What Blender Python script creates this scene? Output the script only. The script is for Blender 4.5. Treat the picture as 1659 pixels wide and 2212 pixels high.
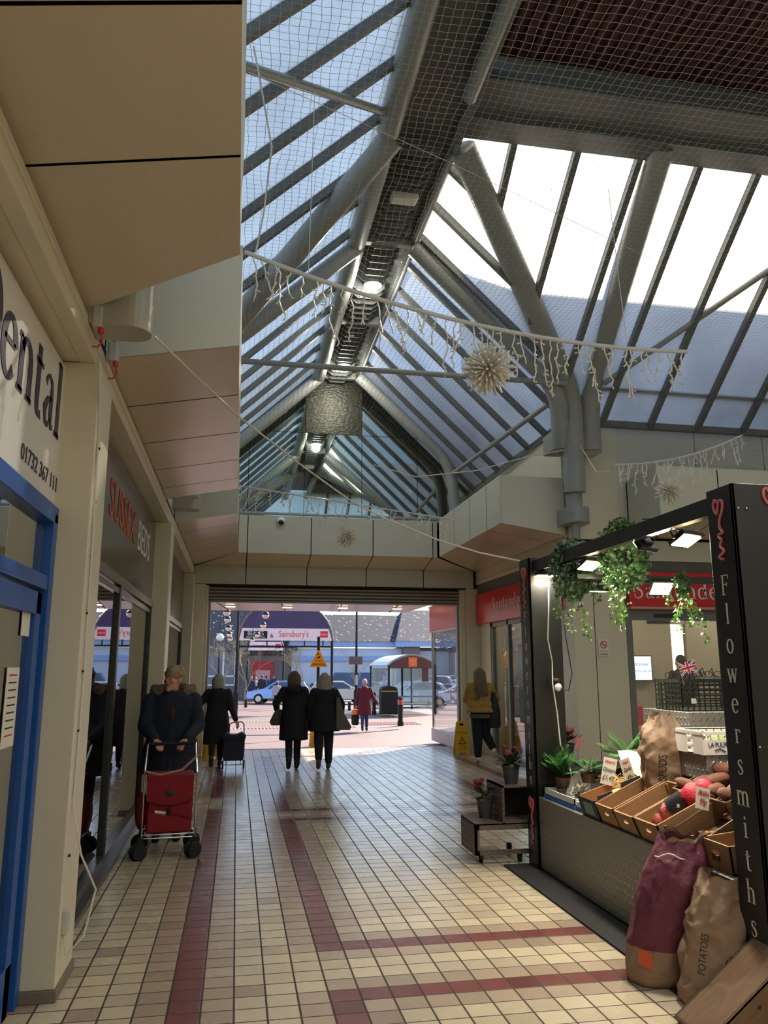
import bpy, math, random
from math import sin, cos, pi, radians
from mathutils import Vector as V, Matrix, noise, Euler
random.seed(7)
for _o in list(bpy.data.objects): bpy.data.objects.remove(_o)
SC = bpy.context.scene
COL = SC.collection

# ------------------------------------------------------------------ camera
cam = bpy.data.cameras.new('camera'); co = bpy.data.objects.new('camera', cam); COL.objects.link(co)
cam.sensor_fit = 'VERTICAL'; cam.sensor_height = 24.0; cam.lens = 1690.0 / 2212.0 * 24.0
cam.clip_start = .05; cam.clip_end = 400
PITCH, YAW = radians(11.245), radians(10.473)
co.location = (0, 0, 1.7); co.rotation_euler = (pi / 2 + PITCH, 0, -YAW)
SC.camera = co

# ------------------------------------------------------------------ sky, sun, exposure
SUN = V((.56, .62, .55)).normalized()
w = bpy.data.worlds.new('world'); SC.world = w; w.use_nodes = True
nt = w.node_tree; nt.nodes.clear()
sky = nt.nodes.new('ShaderNodeTexSky'); sky.sky_type = 'NISHITA'; sky.sun_disc = False
sky.sun_elevation = math.asin(SUN.z); sky.sun_rotation = math.atan2(SUN.x, SUN.y)
sky.air_density = 1.0; sky.dust_density = .6; sky.ozone_density = 2.0
bg = nt.nodes.new('ShaderNodeBackground'); bg.inputs[1].default_value = .145
wo = nt.nodes.new('ShaderNodeOutputWorld')
hz = nt.nodes.new('ShaderNodeMix'); hz.data_type = 'RGBA'; hz.inputs[0].default_value = .08; hz.inputs[7].default_value = (2.6, 2.75, 3.0, 1)
nt.links.new(sky.outputs[0], hz.inputs[6]); nt.links.new(hz.outputs[2], bg.inputs[0]); nt.links.new(bg.outputs[0], wo.inputs[0])
sl = bpy.data.lights.new('sun', 'SUN'); sl.energy = 6.0; sl.angle = radians(.6); sl.color = (1, .9, .76)
so = bpy.data.objects.new('sun', sl); COL.objects.link(so)
so.rotation_euler = (-SUN).to_track_quat('-Z', 'Y').to_euler(); so.location = (0, 0, 30)
SC.view_settings.view_transform = 'Standard'; SC.view_settings.look = 'None'
SC.view_settings.gamma = 1; SC.view_settings.use_curve_mapping = False
SC.view_settings.exposure = 1.38
cy = SC.cycles
cy.use_adaptive_sampling = True; cy.adaptive_threshold = .03
cy.max_bounces = 8; cy.diffuse_bounces = 4; cy.glossy_bounces = 4; cy.transmission_bounces = 6
cy.transparent_max_bounces = 24; cy.caustics_reflective = False; cy.caustics_refractive = False
cy.sample_clamp_indirect = 6; cy.use_denoising = True

# ------------------------------------------------------------------ materials
MATS = {}
def new_mat(name):
    m = bpy.data.materials.new(name); m.use_nodes = True; m.node_tree.nodes.clear(); MATS[name] = m
    return m, m.node_tree.nodes, m.node_tree.links
def srgb(c):
    return tuple((x / 255 / 12.92 if x / 255 <= .04045 else ((x / 255 + .055) / 1.055) ** 2.4) for x in c)
def M(name, rgb, rough=.6, metal=0., var=.12, sc=6., bump=0., bsc=30., spec=.5, emit=None, es=1., stretch=None, coat=0.):
    """principled with noise colour variation and bump; rgb in sRGB 0-255"""
    if name in MATS: return MATS[name]
    m, N, L = new_mat(name)
    p = N.new('ShaderNodeBsdfPrincipled'); o = N.new('ShaderNodeOutputMaterial'); L.new(p.outputs[0], o.inputs[0])
    c = srgb(rgb)
    p.inputs['Roughness'].default_value = rough; p.inputs['Metallic'].default_value = metal
    p.inputs['Specular IOR Level'].default_value = spec; p.inputs['Coat Weight'].default_value = coat
    tc = N.new('ShaderNodeTexCoord'); mp = N.new('ShaderNodeMapping'); L.new(tc.outputs['Object'], mp.inputs[0])
    if stretch: mp.inputs['Scale'].default_value = stretch
    if var > 0:
        n = N.new('ShaderNodeTexNoise'); n.inputs['Scale'].default_value = sc; n.inputs['Detail'].default_value = 5
        L.new(mp.outputs[0], n.inputs['Vector'])
        mx = N.new('ShaderNodeMix'); mx.data_type = 'RGBA'
        mx.inputs[6].default_value = (*[x * (1 - var) for x in c], 1); mx.inputs[7].default_value = (*[min(1, x * (1 + var)) for x in c], 1)
        L.new(n.outputs[0], mx.inputs[0]); L.new(mx.outputs[2], p.inputs['Base Color'])
    else: p.inputs['Base Color'].default_value = (*c, 1)
    if bump > 0:
        n2 = N.new('ShaderNodeTexNoise'); n2.inputs['Scale'].default_value = bsc; n2.inputs['Detail'].default_value = 4
        L.new(mp.outputs[0], n2.inputs['Vector'])
        b = N.new('ShaderNodeBump'); b.inputs['Strength'].default_value = bump; b.inputs['Distance'].default_value = .02
        L.new(n2.outputs[0], b.inputs['Height']); L.new(b.outputs[0], p.inputs['Normal'])
    if emit:
        p.inputs['Emission Color'].default_value = (*srgb(emit), 1); p.inputs['Emission Strength'].default_value = es
    return m

CREAM = M('cream_panel', (212, 204, 178), .42, var=.05, sc=2)
CREAM2 = M('cream_soffit', (206, 192, 168), .22, var=.06, sc=1.5, spec=.6)
GREYP = M('grey_panel', (200, 199, 180), .45, var=.05, sc=2)
DARKGAP = M('dark_gap', (30, 28, 24), .9, var=0)
STEEL = M('painted_steel', (140, 144, 140), .38, var=.06, sc=4)
STEELD = M('dark_steel', (92, 97, 96), .5, var=.08)
BLACK = M('black_paint', (26, 27, 27), .4, var=.2, sc=4)
BLACKM = M('black_matt', (20, 20, 21), .75, var=.2)
WHITE = M('white_paint', (225, 222, 215), .5, var=.03)
BLUE = M('blue_paint', (28, 84, 160), .35, var=.06)
RED = M('red_sign', (206, 30, 38), .3, var=.03)
MAROON = M('maroon_sheet', (78, 44, 52), .6, var=.1)
WOOD = M('crate_wood', (150, 116, 78), .7, var=.35, sc=9, bump=.15, bsc=60, stretch=(1, 5, 5))
WOODD = M('dark_crate_wood', (112, 84, 58), .75, var=.4, sc=8, bump=.15, bsc=60, stretch=(1, 5, 5))
PAPER = M('white_card', (228, 222, 208), .7, var=.04)
INK = M('black_ink', (22, 20, 22), .8, var=0)
REDINK = M('red_ink', (190, 40, 40), .8, var=0)
YELLOW = M('yellow_plastic', (232, 186, 22), .4, var=.05)
GREEN = M('leaf_green', (60, 96, 48), .55, var=.35, sc=14)
GREENL = M('light_leaf', (140, 172, 74), .55, var=.3, sc=14)
GREENV = M('variegated_leaf', (92, 118, 88), .55, var=.5, sc=30)
FERN = M('fern_green', (56, 128, 48), .5, var=.3, sc=12)
STEMM = M('stem', (92, 98, 52), .7, var=.2)
SKIN = M('skin', (205, 150, 125), .55, var=.08, sc=20)
CHROME = M('chrome', (200, 200, 200), .2, 1., var=0)
RUBBER = M('rubber', (28, 28, 28), .8, var=.15)
CABLEW = M('white_cable', (214, 208, 192), .5, var=0)
POT = M('grey_pot', (62, 64, 66), .55, var=.1)
BEIGEW = M('beige_wall', (190, 178, 152), .8, var=.04)

def glassmat(name, tint=(1, 1, 1), refl=.06, rough=.0, body=0., bodycol=(200, 210, 215), power=4.0):
    m, N, L = new_mat(name)
    tr = N.new('ShaderNodeBsdfTransparent'); tr.inputs[0].default_value = (*tint, 1)
    gl = N.new('ShaderNodeBsdfGlossy'); gl.inputs['Roughness'].default_value = rough
    lw = N.new('ShaderNodeLayerWeight'); lw.inputs[0].default_value = .5
    pw = N.new('ShaderNodeMath'); pw.operation = 'POWER'; L.new(lw.outputs['Facing'], pw.inputs[0]); pw.inputs[1].default_value = power
    mr = N.new('ShaderNodeMath'); mr.operation = 'MULTIPLY_ADD'; L.new(pw.outputs[0], mr.inputs[0]); mr.inputs[1].default_value = 1 - refl; mr.inputs[2].default_value = refl
    mx = N.new('ShaderNodeMixShader'); L.new(mr.outputs[0], mx.inputs[0]); L.new(tr.outputs[0], mx.inputs[1]); L.new(gl.outputs[0], mx.inputs[2])
    out = mx.outputs[0]
    if body > 0:
        df = N.new('ShaderNodeBsdfDiffuse'); df.inputs[0].default_value = (*srgb(bodycol), 1)
        m2 = N.new('ShaderNodeMixShader'); m2.inputs[0].default_value = body; L.new(out, m2.inputs[1]); L.new(df.outputs[0], m2.inputs[2]); out = m2.outputs[0]
    o = N.new('ShaderNodeOutputMaterial'); L.new(out, o.inputs[0])
    return m
GLASS = glassmat('window_glass', refl=.08, power=3.)
GLASSB = glassmat('shop_glass', (.75, .78, .78), .16, power=1.8)
SHELTERG = glassmat('shelter_glass', (.9, .95, .95), .08, body=.22)

def glazing_mat():
    m, N, L = new_mat('polycarbonate_glazing')
    tc = N.new('ShaderNodeTexCoord')
    n = N.new('ShaderNodeTexNoise'); n.inputs['Scale'].default_value = 1.1; n.inputs['Detail'].default_value = 7; L.new(tc.outputs['Object'], n.inputs['Vector'])
    wv = N.new('ShaderNodeTexWave'); wv.bands_direction = 'Y'; wv.inputs['Scale'].default_value = 9.; L.new(tc.outputs['Object'], wv.inputs['Vector'])
    cr = N.new('ShaderNodeMapRange'); cr.inputs['From Min'].default_value = .35; cr.inputs['From Max'].default_value = .7; cr.inputs['To Min'].default_value = .98; cr.inputs['To Max'].default_value = .72
    L.new(n.outputs[0], cr.inputs[0])
    mu = N.new('ShaderNodeMath'); mu.operation = 'MULTIPLY_ADD'; L.new(wv.outputs['Fac'], mu.inputs[0]); mu.inputs[1].default_value = .05; mu.inputs[2].default_value = .93
    m3 = N.new('ShaderNodeMath'); m3.operation = 'MULTIPLY'; L.new(cr.outputs[0], m3.inputs[0]); L.new(mu.outputs[0], m3.inputs[1])
    cc = N.new('ShaderNodeCombineColor')
    for i, k in enumerate((.92, .87, .76)):
        q = N.new('ShaderNodeMath'); q.operation = 'MULTIPLY'; L.new(m3.outputs[0], q.inputs[0]); q.inputs[1].default_value = k; L.new(q.outputs[0], cc.inputs[i])
    tl = N.new('ShaderNodeBsdfTranslucent'); L.new(cc.outputs[0], tl.inputs[0])
    df = N.new('ShaderNodeBsdfDiffuse'); df.inputs[0].default_value = (.7, .72, .72, 1)
    tr = N.new('ShaderNodeBsdfTransparent'); tr.inputs[0].default_value = (.9, .95, 1, 1)
    a = N.new('ShaderNodeMixShader'); a.inputs[0].default_value = .12; L.new(tl.outputs[0], a.inputs[1]); L.new(df.outputs[0], a.inputs[2])
    b = N.new('ShaderNodeMixShader'); b.inputs[0].default_value = .12; L.new(a.outputs[0], b.inputs[1]); L.new(tr.outputs[0], b.inputs[2])
    o = N.new('ShaderNodeOutputMaterial'); L.new(b.outputs[0], o.inputs[0])
    return m
GLAZ = glazing_mat()

def net_mat(name='netting', cell=.046, th=.055, col=(196, 192, 178)):
    m, N, L = new_mat(name)
    tc = N.new('ShaderNodeTexCoord')
    ns = N.new('ShaderNodeTexNoise'); ns.inputs['Scale'].default_value = 2.2; L.new(tc.outputs['Object'], ns.inputs['Vector'])
    sb = N.new('ShaderNodeVectorMath'); sb.operation = 'MULTIPLY_ADD'; L.new(ns.outputs['Color'], sb.inputs[0]); sb.inputs[1].default_value = (.07, .07, 0); L.new(tc.outputs['Object'], sb.inputs[2])
    n2 = N.new('ShaderNodeTexNoise'); n2.inputs['Scale'].default_value = 26; L.new(tc.outputs['Object'], n2.inputs['Vector'])
    sb2 = N.new('ShaderNodeVectorMath'); sb2.operation = 'MULTIPLY_ADD'; L.new(n2.outputs['Color'], sb2.inputs[0]); sb2.inputs[1].default_value = (.012, .012, 0); L.new(sb.outputs[0], sb2.inputs[2])
    sx = N.new('ShaderNodeSeparateXYZ'); L.new(sb2.outputs[0], sx.inputs[0])
    mk = []
    for i in (0, 1):
        d = N.new('ShaderNodeMath'); d.operation = 'DIVIDE'; L.new(sx.outputs[i], d.inputs[0]); d.inputs[1].default_value = cell
        f = N.new('ShaderNodeMath'); f.operation = 'FRACT'; L.new(d.outputs[0], f.inputs[0])
        l = N.new('ShaderNodeMath'); l.operation = 'LESS_THAN'; L.new(f.outputs[0], l.inputs[0]); l.inputs[1].default_value = th; mk.append(l)
    mx = N.new('ShaderNodeMath'); mx.operation = 'MAXIMUM'; L.new(mk[0].outputs[0], mx.inputs[0]); L.new(mk[1].outputs[0], mx.inputs[1])
    tr = N.new('ShaderNodeBsdfTransparent'); df = N.new('ShaderNodeBsdfDiffuse'); df.inputs[0].default_value = (*srgb(col), 1)
    ms = N.new('ShaderNodeMixShader'); L.new(mx.outputs[0], ms.inputs[0]); L.new(tr.outputs[0], ms.inputs[1]); L.new(df.outputs[0], ms.inputs[2])
    o = N.new('ShaderNodeOutputMaterial'); L.new(ms.outputs[0], o.inputs[0])
    return m
NET = net_mat()

def checker_mat(name, rgb, metal=.75, rough=.42):
    """five-bar tread plate: raised oval bars in alternating directions"""
    m, N, L = new_mat(name)
    p = N.new('ShaderNodeBsdfPrincipled'); p.inputs['Base Color'].default_value = (*srgb(rgb), 1); p.inputs['Metallic'].default_value = metal; p.inputs['Roughness'].default_value = rough
    tc = N.new('ShaderNodeTexCoord'); sx = N.new('ShaderNodeSeparateXYZ'); L.new(tc.outputs['Object'], sx.inputs[0])
    a = N.new('ShaderNodeMath'); a.operation = 'ADD'; L.new(sx.outputs[0], a.inputs[0]); L.new(sx.outputs[1], a.inputs[1])
    b = N.new('ShaderNodeMath'); b.operation = 'SUBTRACT'; L.new(sx.outputs[2], b.inputs[0]); L.new(sx.outputs[0], b.inputs[1]); 
    cb = N.new('ShaderNodeCombineXYZ'); L.new(a.outputs[0], cb.inputs[0]); L.new(b.outputs[0], cb.inputs[1])
    mp = N.new('ShaderNodeMapping'); mp.inputs['Rotation'].default_value = (0, 0, pi / 4); mp.inputs['Scale'].default_value = (26, 26, 1); L.new(cb.outputs[0], mp.inputs[0])
    s2 = N.new('ShaderNodeSeparateXYZ'); L.new(mp.outputs[0], s2.inputs[0])
    hs = []
    for i in (0, 1):
        f = N.new('ShaderNodeMath'); f.operation = 'PINGPONG'; L.new(s2.outputs[i], f.inputs[0]); f.inputs[1].default_value = .5; hs.append(f)
    ch = N.new('ShaderNodeTexChecker'); ch.inputs['Scale'].default_value = 1; L.new(mp.outputs[0], ch.inputs['Vector'])
    q1 = N.new('ShaderNodeMath'); q1.operation = 'MULTIPLY'; L.new(hs[0].outputs[0], q1.inputs[0]); L.new(hs[1].outputs[0], q1.inputs[1])
    gt = N.new('ShaderNodeMapRange'); L.new(q1.outputs[0], gt.inputs[0]); gt.inputs['From Min'].default_value = .06; gt.inputs['From Max'].default_value = .12
    q2 = N.new('ShaderNodeMath'); q2.operation = 'MULTIPLY'; L.new(gt.outputs[0], q2.inputs[0]); L.new(ch.outputs['Fac'], q2.inputs[1])
    bp = N.new('ShaderNodeBump'); bp.inputs['Strength'].default_value = .9; bp.inputs['Distance'].default_value = .006; L.new(q2.outputs[0], bp.inputs['Height']); L.new(bp.outputs[0], p.inputs['Normal'])
    rr = N.new('ShaderNodeMapRange'); L.new(q2.outputs[0], rr.inputs[0]); rr.inputs['To Min'].default_value = rough + .15; rr.inputs['To Max'].default_value = rough - .12; L.new(rr.outputs[0], p.inputs['Roughness'])
    o = N.new('ShaderNodeOutputMaterial'); L.new(p.outputs[0], o.inputs[0])
    return m
TREAD = checker_mat('tread_plate', (150, 146, 138))
TREADB = checker_mat('brown_tread_plate', (112, 98, 92), .4)

# ------------------------------------------------------------------ mesh helper
class MB:
    def __init__(s): s.v = []; s.f = []; s.m = []
    def add(s, vs, fs, mi=0):
        b = len(s.v); s.v += [V(x) for x in vs]; s.f += [tuple(i + b for i in f) for f in fs]; s.m += [mi] * len(fs); return s
    def box(s, a, b, mi=0):
        x0, y0, z0 = a; x1, y1, z1 = b
        return s.add([(x0, y0, z0), (x1, y0, z0), (x1, y1, z0), (x0, y1, z0), (x0, y0, z1), (x1, y0, z1), (x1, y1, z1), (x0, y1, z1)],
                     [(0, 3, 2, 1), (4, 5, 6, 7), (0, 1, 5, 4), (1, 2, 6, 5), (2, 3, 7, 6), (3, 0, 4, 7)], mi)
    def cbox(s, c, d, mi=0, rot=None):
        b = len(s.v); s.box([-x / 2 for x in d], [x / 2 for x in d], mi)
        R = Euler(rot).to_matrix() if rot else Matrix.Identity(3)
        for i in range(b, len(s.v)): s.v[i] = R @ s.v[i] + V(c)
        return s
    def beam(s, p, q, wd, ht, up=(0, 0, 1), mi=0):
        p, q, up = V(p), V(q), V(up); d = (q - p).normalized(); sd = d.cross(up).normalized(); u = sd.cross(d).normalized()
        vs = [c + sd * a * wd / 2 + u * b * ht / 2 for c in (p, q) for a, b in ((-1, -1), (1, -1), (1, 1), (-1, 1))]
        return s.add(vs, [(0, 1, 2, 3), (4, 7, 6, 5), (0, 4, 5, 1), (1, 5, 6, 2), (2, 6, 7, 3), (3, 7, 4, 0)], mi)
    def quad(s, a, b, c, d, mi=0): return s.add([a, b, c, d], [(0, 1, 2, 3)], mi)
    def tube(s, pts, r, n=10, mi=0, cap=True):
        pts = [V(p) for p in pts]; rs = r if isinstance(r, (list, tuple)) else [r] * len(pts)
        b = len(s.v); u = None
        for i, p in enumerate(pts):
            d = (pts[min(i + 1, len(pts) - 1)] - pts[max(i - 1, 0)])
            d = d.normalized() if d.length > 1e-9 else V((0, 0, 1))
            if u is None:
                u = d.orthogonal().normalized()
            else:
                u = (u - d * u.dot(d)); u = u.normalized() if u.length > 1e-6 else d.orthogonal().normalized()
            w_ = d.cross(u)
            for k in range(n):
                a = 2 * pi * k / n; s.v.append(p + (u * cos(a) + w_ * sin(a)) * rs[i])
        for i in range(len(pts) - 1):
            for k in range(n):
                s.f.append((b + i * n + k, b + i * n + (k + 1) % n, b + (i + 1) * n + (k + 1) % n, b + (i + 1) * n + k)); s.m.append(mi)
        if cap:
            s.f.append(tuple(b + k for k in range(n))[::-1]); s.m.append(mi)
            e = b + (len(pts) - 1) * n; s.f.append(tuple(e + k for k in range(n))); s.m.append(mi)
        return s
    def ell(s, c, r, n=14, k=9, mi=0, rot=None, fn=None):
        r = (r, r, r) if isinstance(r, (int, float)) else r
        R = Euler(rot).to_matrix() if rot else Matrix.Identity(3); b = len(s.v); c = V(c)
        for j in range(k + 1):
            t = pi * j / k
            for i in range(n if 0 < j < k else 1):
                a = 2 * pi * i / n; d = V((sin(t) * cos(a), sin(t) * sin(a), cos(t)))
                q = fn(d) if fn else 1
                s.v.append(c + R @ V((d.x * r[0] * q, d.y * r[1] * q, d.z * r[2] * q)))
        def ix(j, i): return b if j == 0 else (b + 1 + (k - 1) * n if j == k else b + 1 + (j - 1) * n + i % n)
        for j in range(k):
            for i in range(n):
                q = [ix(j, i), ix(j + 1, i), ix(j + 1, i + 1), ix(j, i + 1)]
                q = list(dict.fromkeys(q)); s.f.append(tuple(q)); s.m.append(mi)
        return s
    def chain(s, pts, rs, n=12, mi=0):
        """tapered capsules joined at round joints"""
        for p, r in zip(pts, rs): s.ell(p, r, n, 8, mi)
        for i in range(len(pts) - 1): s.tube([pts[i], pts[i + 1]], [rs[i], rs[i + 1]], n, mi)
        return s
    def prism(s, poly, y0, y1, ax='y', mi=0):
        """poly list of 2-D points extruded along an axis"""
        n = len(poly)
        mk = {'y': lambda p, t: (p[0], t, p[1]), 'x': lambda p, t: (t, p[0], p[1]), 'z': lambda p, t: (p[0], p[1], t)}[ax]
        vs = [mk(p, y0) for p in poly] + [mk(p, y1) for p in poly]
        return s.add(vs, [tuple(range(n))[::-1], tuple(range(n, 2 * n))] + [(i, (i + 1) % n, n + (i + 1) % n, n + i) for i in range(n)], mi)
    def loft(s, rings, mi=0, cap=True):
        b = len(s.v); n = len(rings[0])
        for r in rings: s.v += [V(p) for p in r]
        for j in range(len(rings) - 1):
            for i in range(n):
                s.f.append((b + j * n + i, b + j * n + (i + 1) % n, b + (j + 1) * n + (i + 1) % n, b + (j + 1) * n + i)); s.m.append(mi)
        if cap:
            s.f.append(tuple(b + i for i in range(n))[::-1]); s.m.append(mi); e = b + (len(rings) - 1) * n
            s.f.append(tuple(e + i for i in range(n))); s.m.append(mi)
        return s
    def lathe(s, prof, c=(0, 0, 0), n=18, mi=0):
        c = V(c); rings = [[c + V((r * cos(2 * pi * i / n), r * sin(2 * pi * i / n), z)) for i in range(n)] for r, z in prof]
        return s.loft(rings, mi)
    def xf(s, mat):
        s.v = [mat @ p for p in s.v]; return s
    def merge(s, o, mat=None):
        b = len(s.v); s.v += [(mat @ p if mat else p.copy()) for p in o.v]; s.f += [tuple(i + b for i in f) for f in o.f]; s.m += o.m; return s
    def build(s, name, mats, parent=None, off=None, smooth=False, bevel=0, sub=0, remesh=0, fixn=True):
        me = bpy.data.meshes.new(name); o_ = V(off) if off is not None else V((0, 0, 0))
        me.from_pydata([tuple(p - o_) for p in s.v], [], s.f)
        for m in (mats if isinstance(mats, (list, tuple)) else [mats]): me.materials.append(m)
        me.polygons.foreach_set('material_index', s.m)
        if fixn:
            import bmesh
            bm = bmesh.new(); bm.from_mesh(me); bmesh.ops.recalc_face_normals(bm, faces=bm.faces); bm.to_mesh(me); bm.free()
        if smooth: me.polygons.foreach_set('use_smooth', [True] * len(me.polygons))
        me.update()
        o = bpy.data.objects.new(name, me); COL.objects.link(o)
        if parent: o.parent = parent
        if remesh:
            r = o.modifiers.new('r', 'REMESH'); r.mode = 'VOXEL'; r.voxel_size = remesh; r.use_smooth_shade = True
            q = o.modifiers.new('s', 'SMOOTH'); q.iterations = 4; q.factor = .5
        if bevel:
            q = o.modifiers.new('b', 'BEVEL'); q.width = bevel; q.segments = 2; q.limit_method = 'ANGLE'; q.angle_limit = radians(50)
        if sub: q = o.modifiers.new('u', 'SUBSURF'); q.levels = sub; q.render_levels = sub
        if smooth == 'auto':
            try: me.set_sharp_from_angle(angle=radians(40))
            except Exception: pass
        return o

def tag(o, label, cat, group=None, kind=None):
    o['label'] = label
    if cat: o['category'] = cat
    if group: o['group'] = group
    if kind: o['kind'] = kind
    return o
def thing(name, label, cat, loc=(0, 0, 0), rz=0, group=None, rot=None, sc=None):
    o = bpy.data.objects.new(name, None); COL.objects.link(o); o.location = loc
    o.rotation_euler = rot if rot else (0, 0, rz); o.empty_display_size = .1
    if sc: o.scale = (sc, sc, sc)
    return tag(o, label, cat, group)
def P(T, name, mb, mat, w=False, **k):
    """a part of thing T; w: authored in world space (T unrotated)"""
    off = None
    if w:
        off = V(T.location); p = T.parent
        while p: off = off + p.location; p = p.parent
    return mb.build(name, mat, T, off, **k)
def struct(name, mb, mat, label=None, **k):
    o = mb.build(name, mat, **k); o['kind'] = 'structure'
    if label: o['label'] = label
    return o
def one(name, mb, mat, label, cat, loc, group=None, w=True, **k):
    """single-mesh thing with its origin at loc"""
    o = mb.build(name, mat, None, V(loc) if w else None, **k); o.location = loc
    return tag(o, label, cat, group)
def copy_tree(o, parent=None):
    c = o.copy(); COL.objects.link(c); c.parent = parent
    for ch in list(o.children): copy_tree(ch, c)
    return c
def txt(T, name, s, size, mat, loc, rot, ext=.001, align='CENTER', xs=1., parent=None, shear=0.):
    cu = bpy.data.curves.new(name, 'FONT'); cu.body = s; cu.size = size; cu.extrude = ext; cu.align_x = align; cu.align_y = 'CENTER'; cu.shear = shear
    cu.materials.append(mat); cu.resolution_u = 3
    tmp = bpy.data.objects.new('tmp', cu); COL.objects.link(tmp); dg = bpy.context.evaluated_depsgraph_get()
    me = bpy.data.meshes.new_from_object(tmp.evaluated_get(dg)); bpy.data.objects.remove(tmp); bpy.data.curves.remove(cu)
    me.materials.clear(); me.materials.append(mat)
    o = bpy.data.objects.new(name, me); COL.objects.link(o); o.parent = T
    off = V(T.location) if T is not None else V((0, 0, 0))
    o.location = V(loc) - off; o.rotation_euler = rot; o.scale = (xs, 1, 1)
    return o
FACEY = (pi / 2, 0, 0)            # text readable when looking along +Y
FACEXN = (pi / 2, 0, -pi / 2)     # on a surface facing -X (right-hand side of the mall)
FACEXP = (pi / 2, 0, pi / 2)      # on a surface facing +X (left-hand side)
def G(y):
    for (a, b), (c, d) in zip(((0, 0), (17.3, 0), (23, -.26), (50, -.6)), ((17.3, 0), (23, -.26), (50, -.6), (400, -.7))):
        if y <= c: return b + (d - b) * (y - a) / (c - a)
    return -.7

# ================================================================== THE SETTING
def tile_mats():
    out = []
    for nm, c in (('tile_cream', (204, 189, 160)), ('tile_beige', (176, 156, 134)), ('tile_red', (122, 72, 66))):
        m, N, L = new_mat(nm)
        p = N.new('ShaderNodeBsdfPrincipled'); o = N.new('ShaderNodeOutputMaterial'); L.new(p.outputs[0], o.inputs[0])
        p.inputs['Specular IOR Level'].default_value = .5
        tc = N.new('ShaderNodeTexCoord'); at = N.new('ShaderNodeAttribute'); at.attribute_name = 'tone'
        n = N.new('ShaderNodeTexNoise'); n.inputs['Scale'].default_value = 2.2; n.inputs['Detail'].default_value = 8; L.new(tc.outputs['Object'], n.inputs['Vector'])
        mr = N.new('ShaderNodeMapRange'); mr.inputs['To Min'].default_value = .86; mr.inputs['To Max'].default_value = 1.1; L.new(n.outputs[0], mr.inputs[0])
        mu = N.new('ShaderNodeMath'); mu.operation = 'MULTIPLY'; L.new(mr.outputs[0], mu.inputs[0]); L.new(at.outputs['Fac'], mu.inputs[1])
        vm = N.new('ShaderNodeVectorMath'); vm.operation = 'SCALE'; vm.inputs[0].default_value = srgb(c); L.new(mu.outputs[0], vm.inputs['Scale'])
        sx = N.new('ShaderNodeSeparateXYZ'); L.new(tc.outputs['Object'], sx.inputs[0])
        ms = []
        for i, (o0, d, g_) in enumerate(((.047, .165, .028), (4.44, .15, .026))):
            a = N.new('ShaderNodeMath'); a.operation = 'SUBTRACT'; L.new(sx.outputs[i], a.inputs[0]); a.inputs[1].default_value = o0 - d * 400
            b = N.new('ShaderNodeMath'); b.operation = 'DIVIDE'; L.new(a.outputs[0], b.inputs[0]); b.inputs[1].default_value = d
            f = N.new('ShaderNodeMath'); f.operation = 'FRACT'; L.new(b.outputs[0], f.inputs[0])
            s_ = N.new('ShaderNodeMath'); s_.operation = 'SUBTRACT'; L.new(f.outputs[0], s_.inputs[0]); s_.inputs[1].default_value = .5
            ab = N.new('ShaderNodeMath'); ab.operation = 'ABSOLUTE'; L.new(s_.outputs[0], ab.inputs[0])
            gt = N.new('ShaderNodeMapRange'); gt.inputs['From Min'].default_value = .5 - g_ - .012; gt.inputs['From Max'].default_value = .5 - g_ + .004; L.new(ab.outputs[0], gt.inputs[0]); ms.append(gt)
        mxm = N.new('ShaderNodeMath'); mxm.operation = 'MAXIMUM'; L.new(ms[0].outputs[0], mxm.inputs[0]); L.new(ms[1].outputs[0], mxm.inputs[1])
        mx = N.new('ShaderNodeMix'); mx.data_type = 'RGBA'; L.new(mxm.outputs[0], mx.inputs[0]); L.new(vm.outputs[0], mx.inputs[6]); mx.inputs[7].default_value = (*srgb((62, 52, 46)), 1)
        L.new(mx.outputs[2], p.inputs['Base Color'])
        n3 = N.new('ShaderNodeTexNoise'); n3.inputs['Scale'].default_value = 5; n3.inputs['Detail'].default_value = 6; L.new(tc.outputs['Object'], n3.inputs['Vector'])
        r = N.new('ShaderNodeMapRange'); r.inputs['To Min'].default_value = .15; r.inputs['To Max'].default_value = .36; L.new(n3.outputs[0], r.inputs[0])
        ra = N.new('ShaderNodeMath'); ra.operation = 'MAXIMUM'; L.new(r.outputs[0], ra.inputs[0])
        rb = N.new('ShaderNodeMath'); rb.operation = 'MULTIPLY'; L.new(mxm.outputs[0], rb.inputs[0]); rb.inputs[1].default_value = .85; L.new(rb.outputs[0], ra.inputs[1]); L.new(ra.outputs[0], p.inputs['Roughness'])
        h = N.new('ShaderNodeMath'); h.operation = 'MULTIPLY_ADD'; L.new(mxm.outputs[0], h.inputs[0]); h.inputs[1].default_value = -1.
        L.new(at.outputs['Alpha'], h.inputs[2])
        bp = N.new('ShaderNodeBump'); bp.inputs['Strength'].default_value = .5; bp.inputs['Distance'].default_value = .004; L.new(h.outputs[0], bp.inputs['Height'])
        n4 = N.new('ShaderNodeTexNoise'); n4.inputs['Scale'].default_value = 7; L.new(tc.outputs['Object'], n4.inputs['Vector'])
        b2 = N.new('ShaderNodeBump'); b2.inputs['Strength'].default_value = .12; b2.inputs['Distance'].default_value = .01; L.new(n4.outputs[0], b2.inputs['Height']); L.new(bp.outputs[0], b2.inputs['Normal'])
        L.new(b2.outputs[0], p.inputs['Normal']); out.append(m)
    return out
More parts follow.
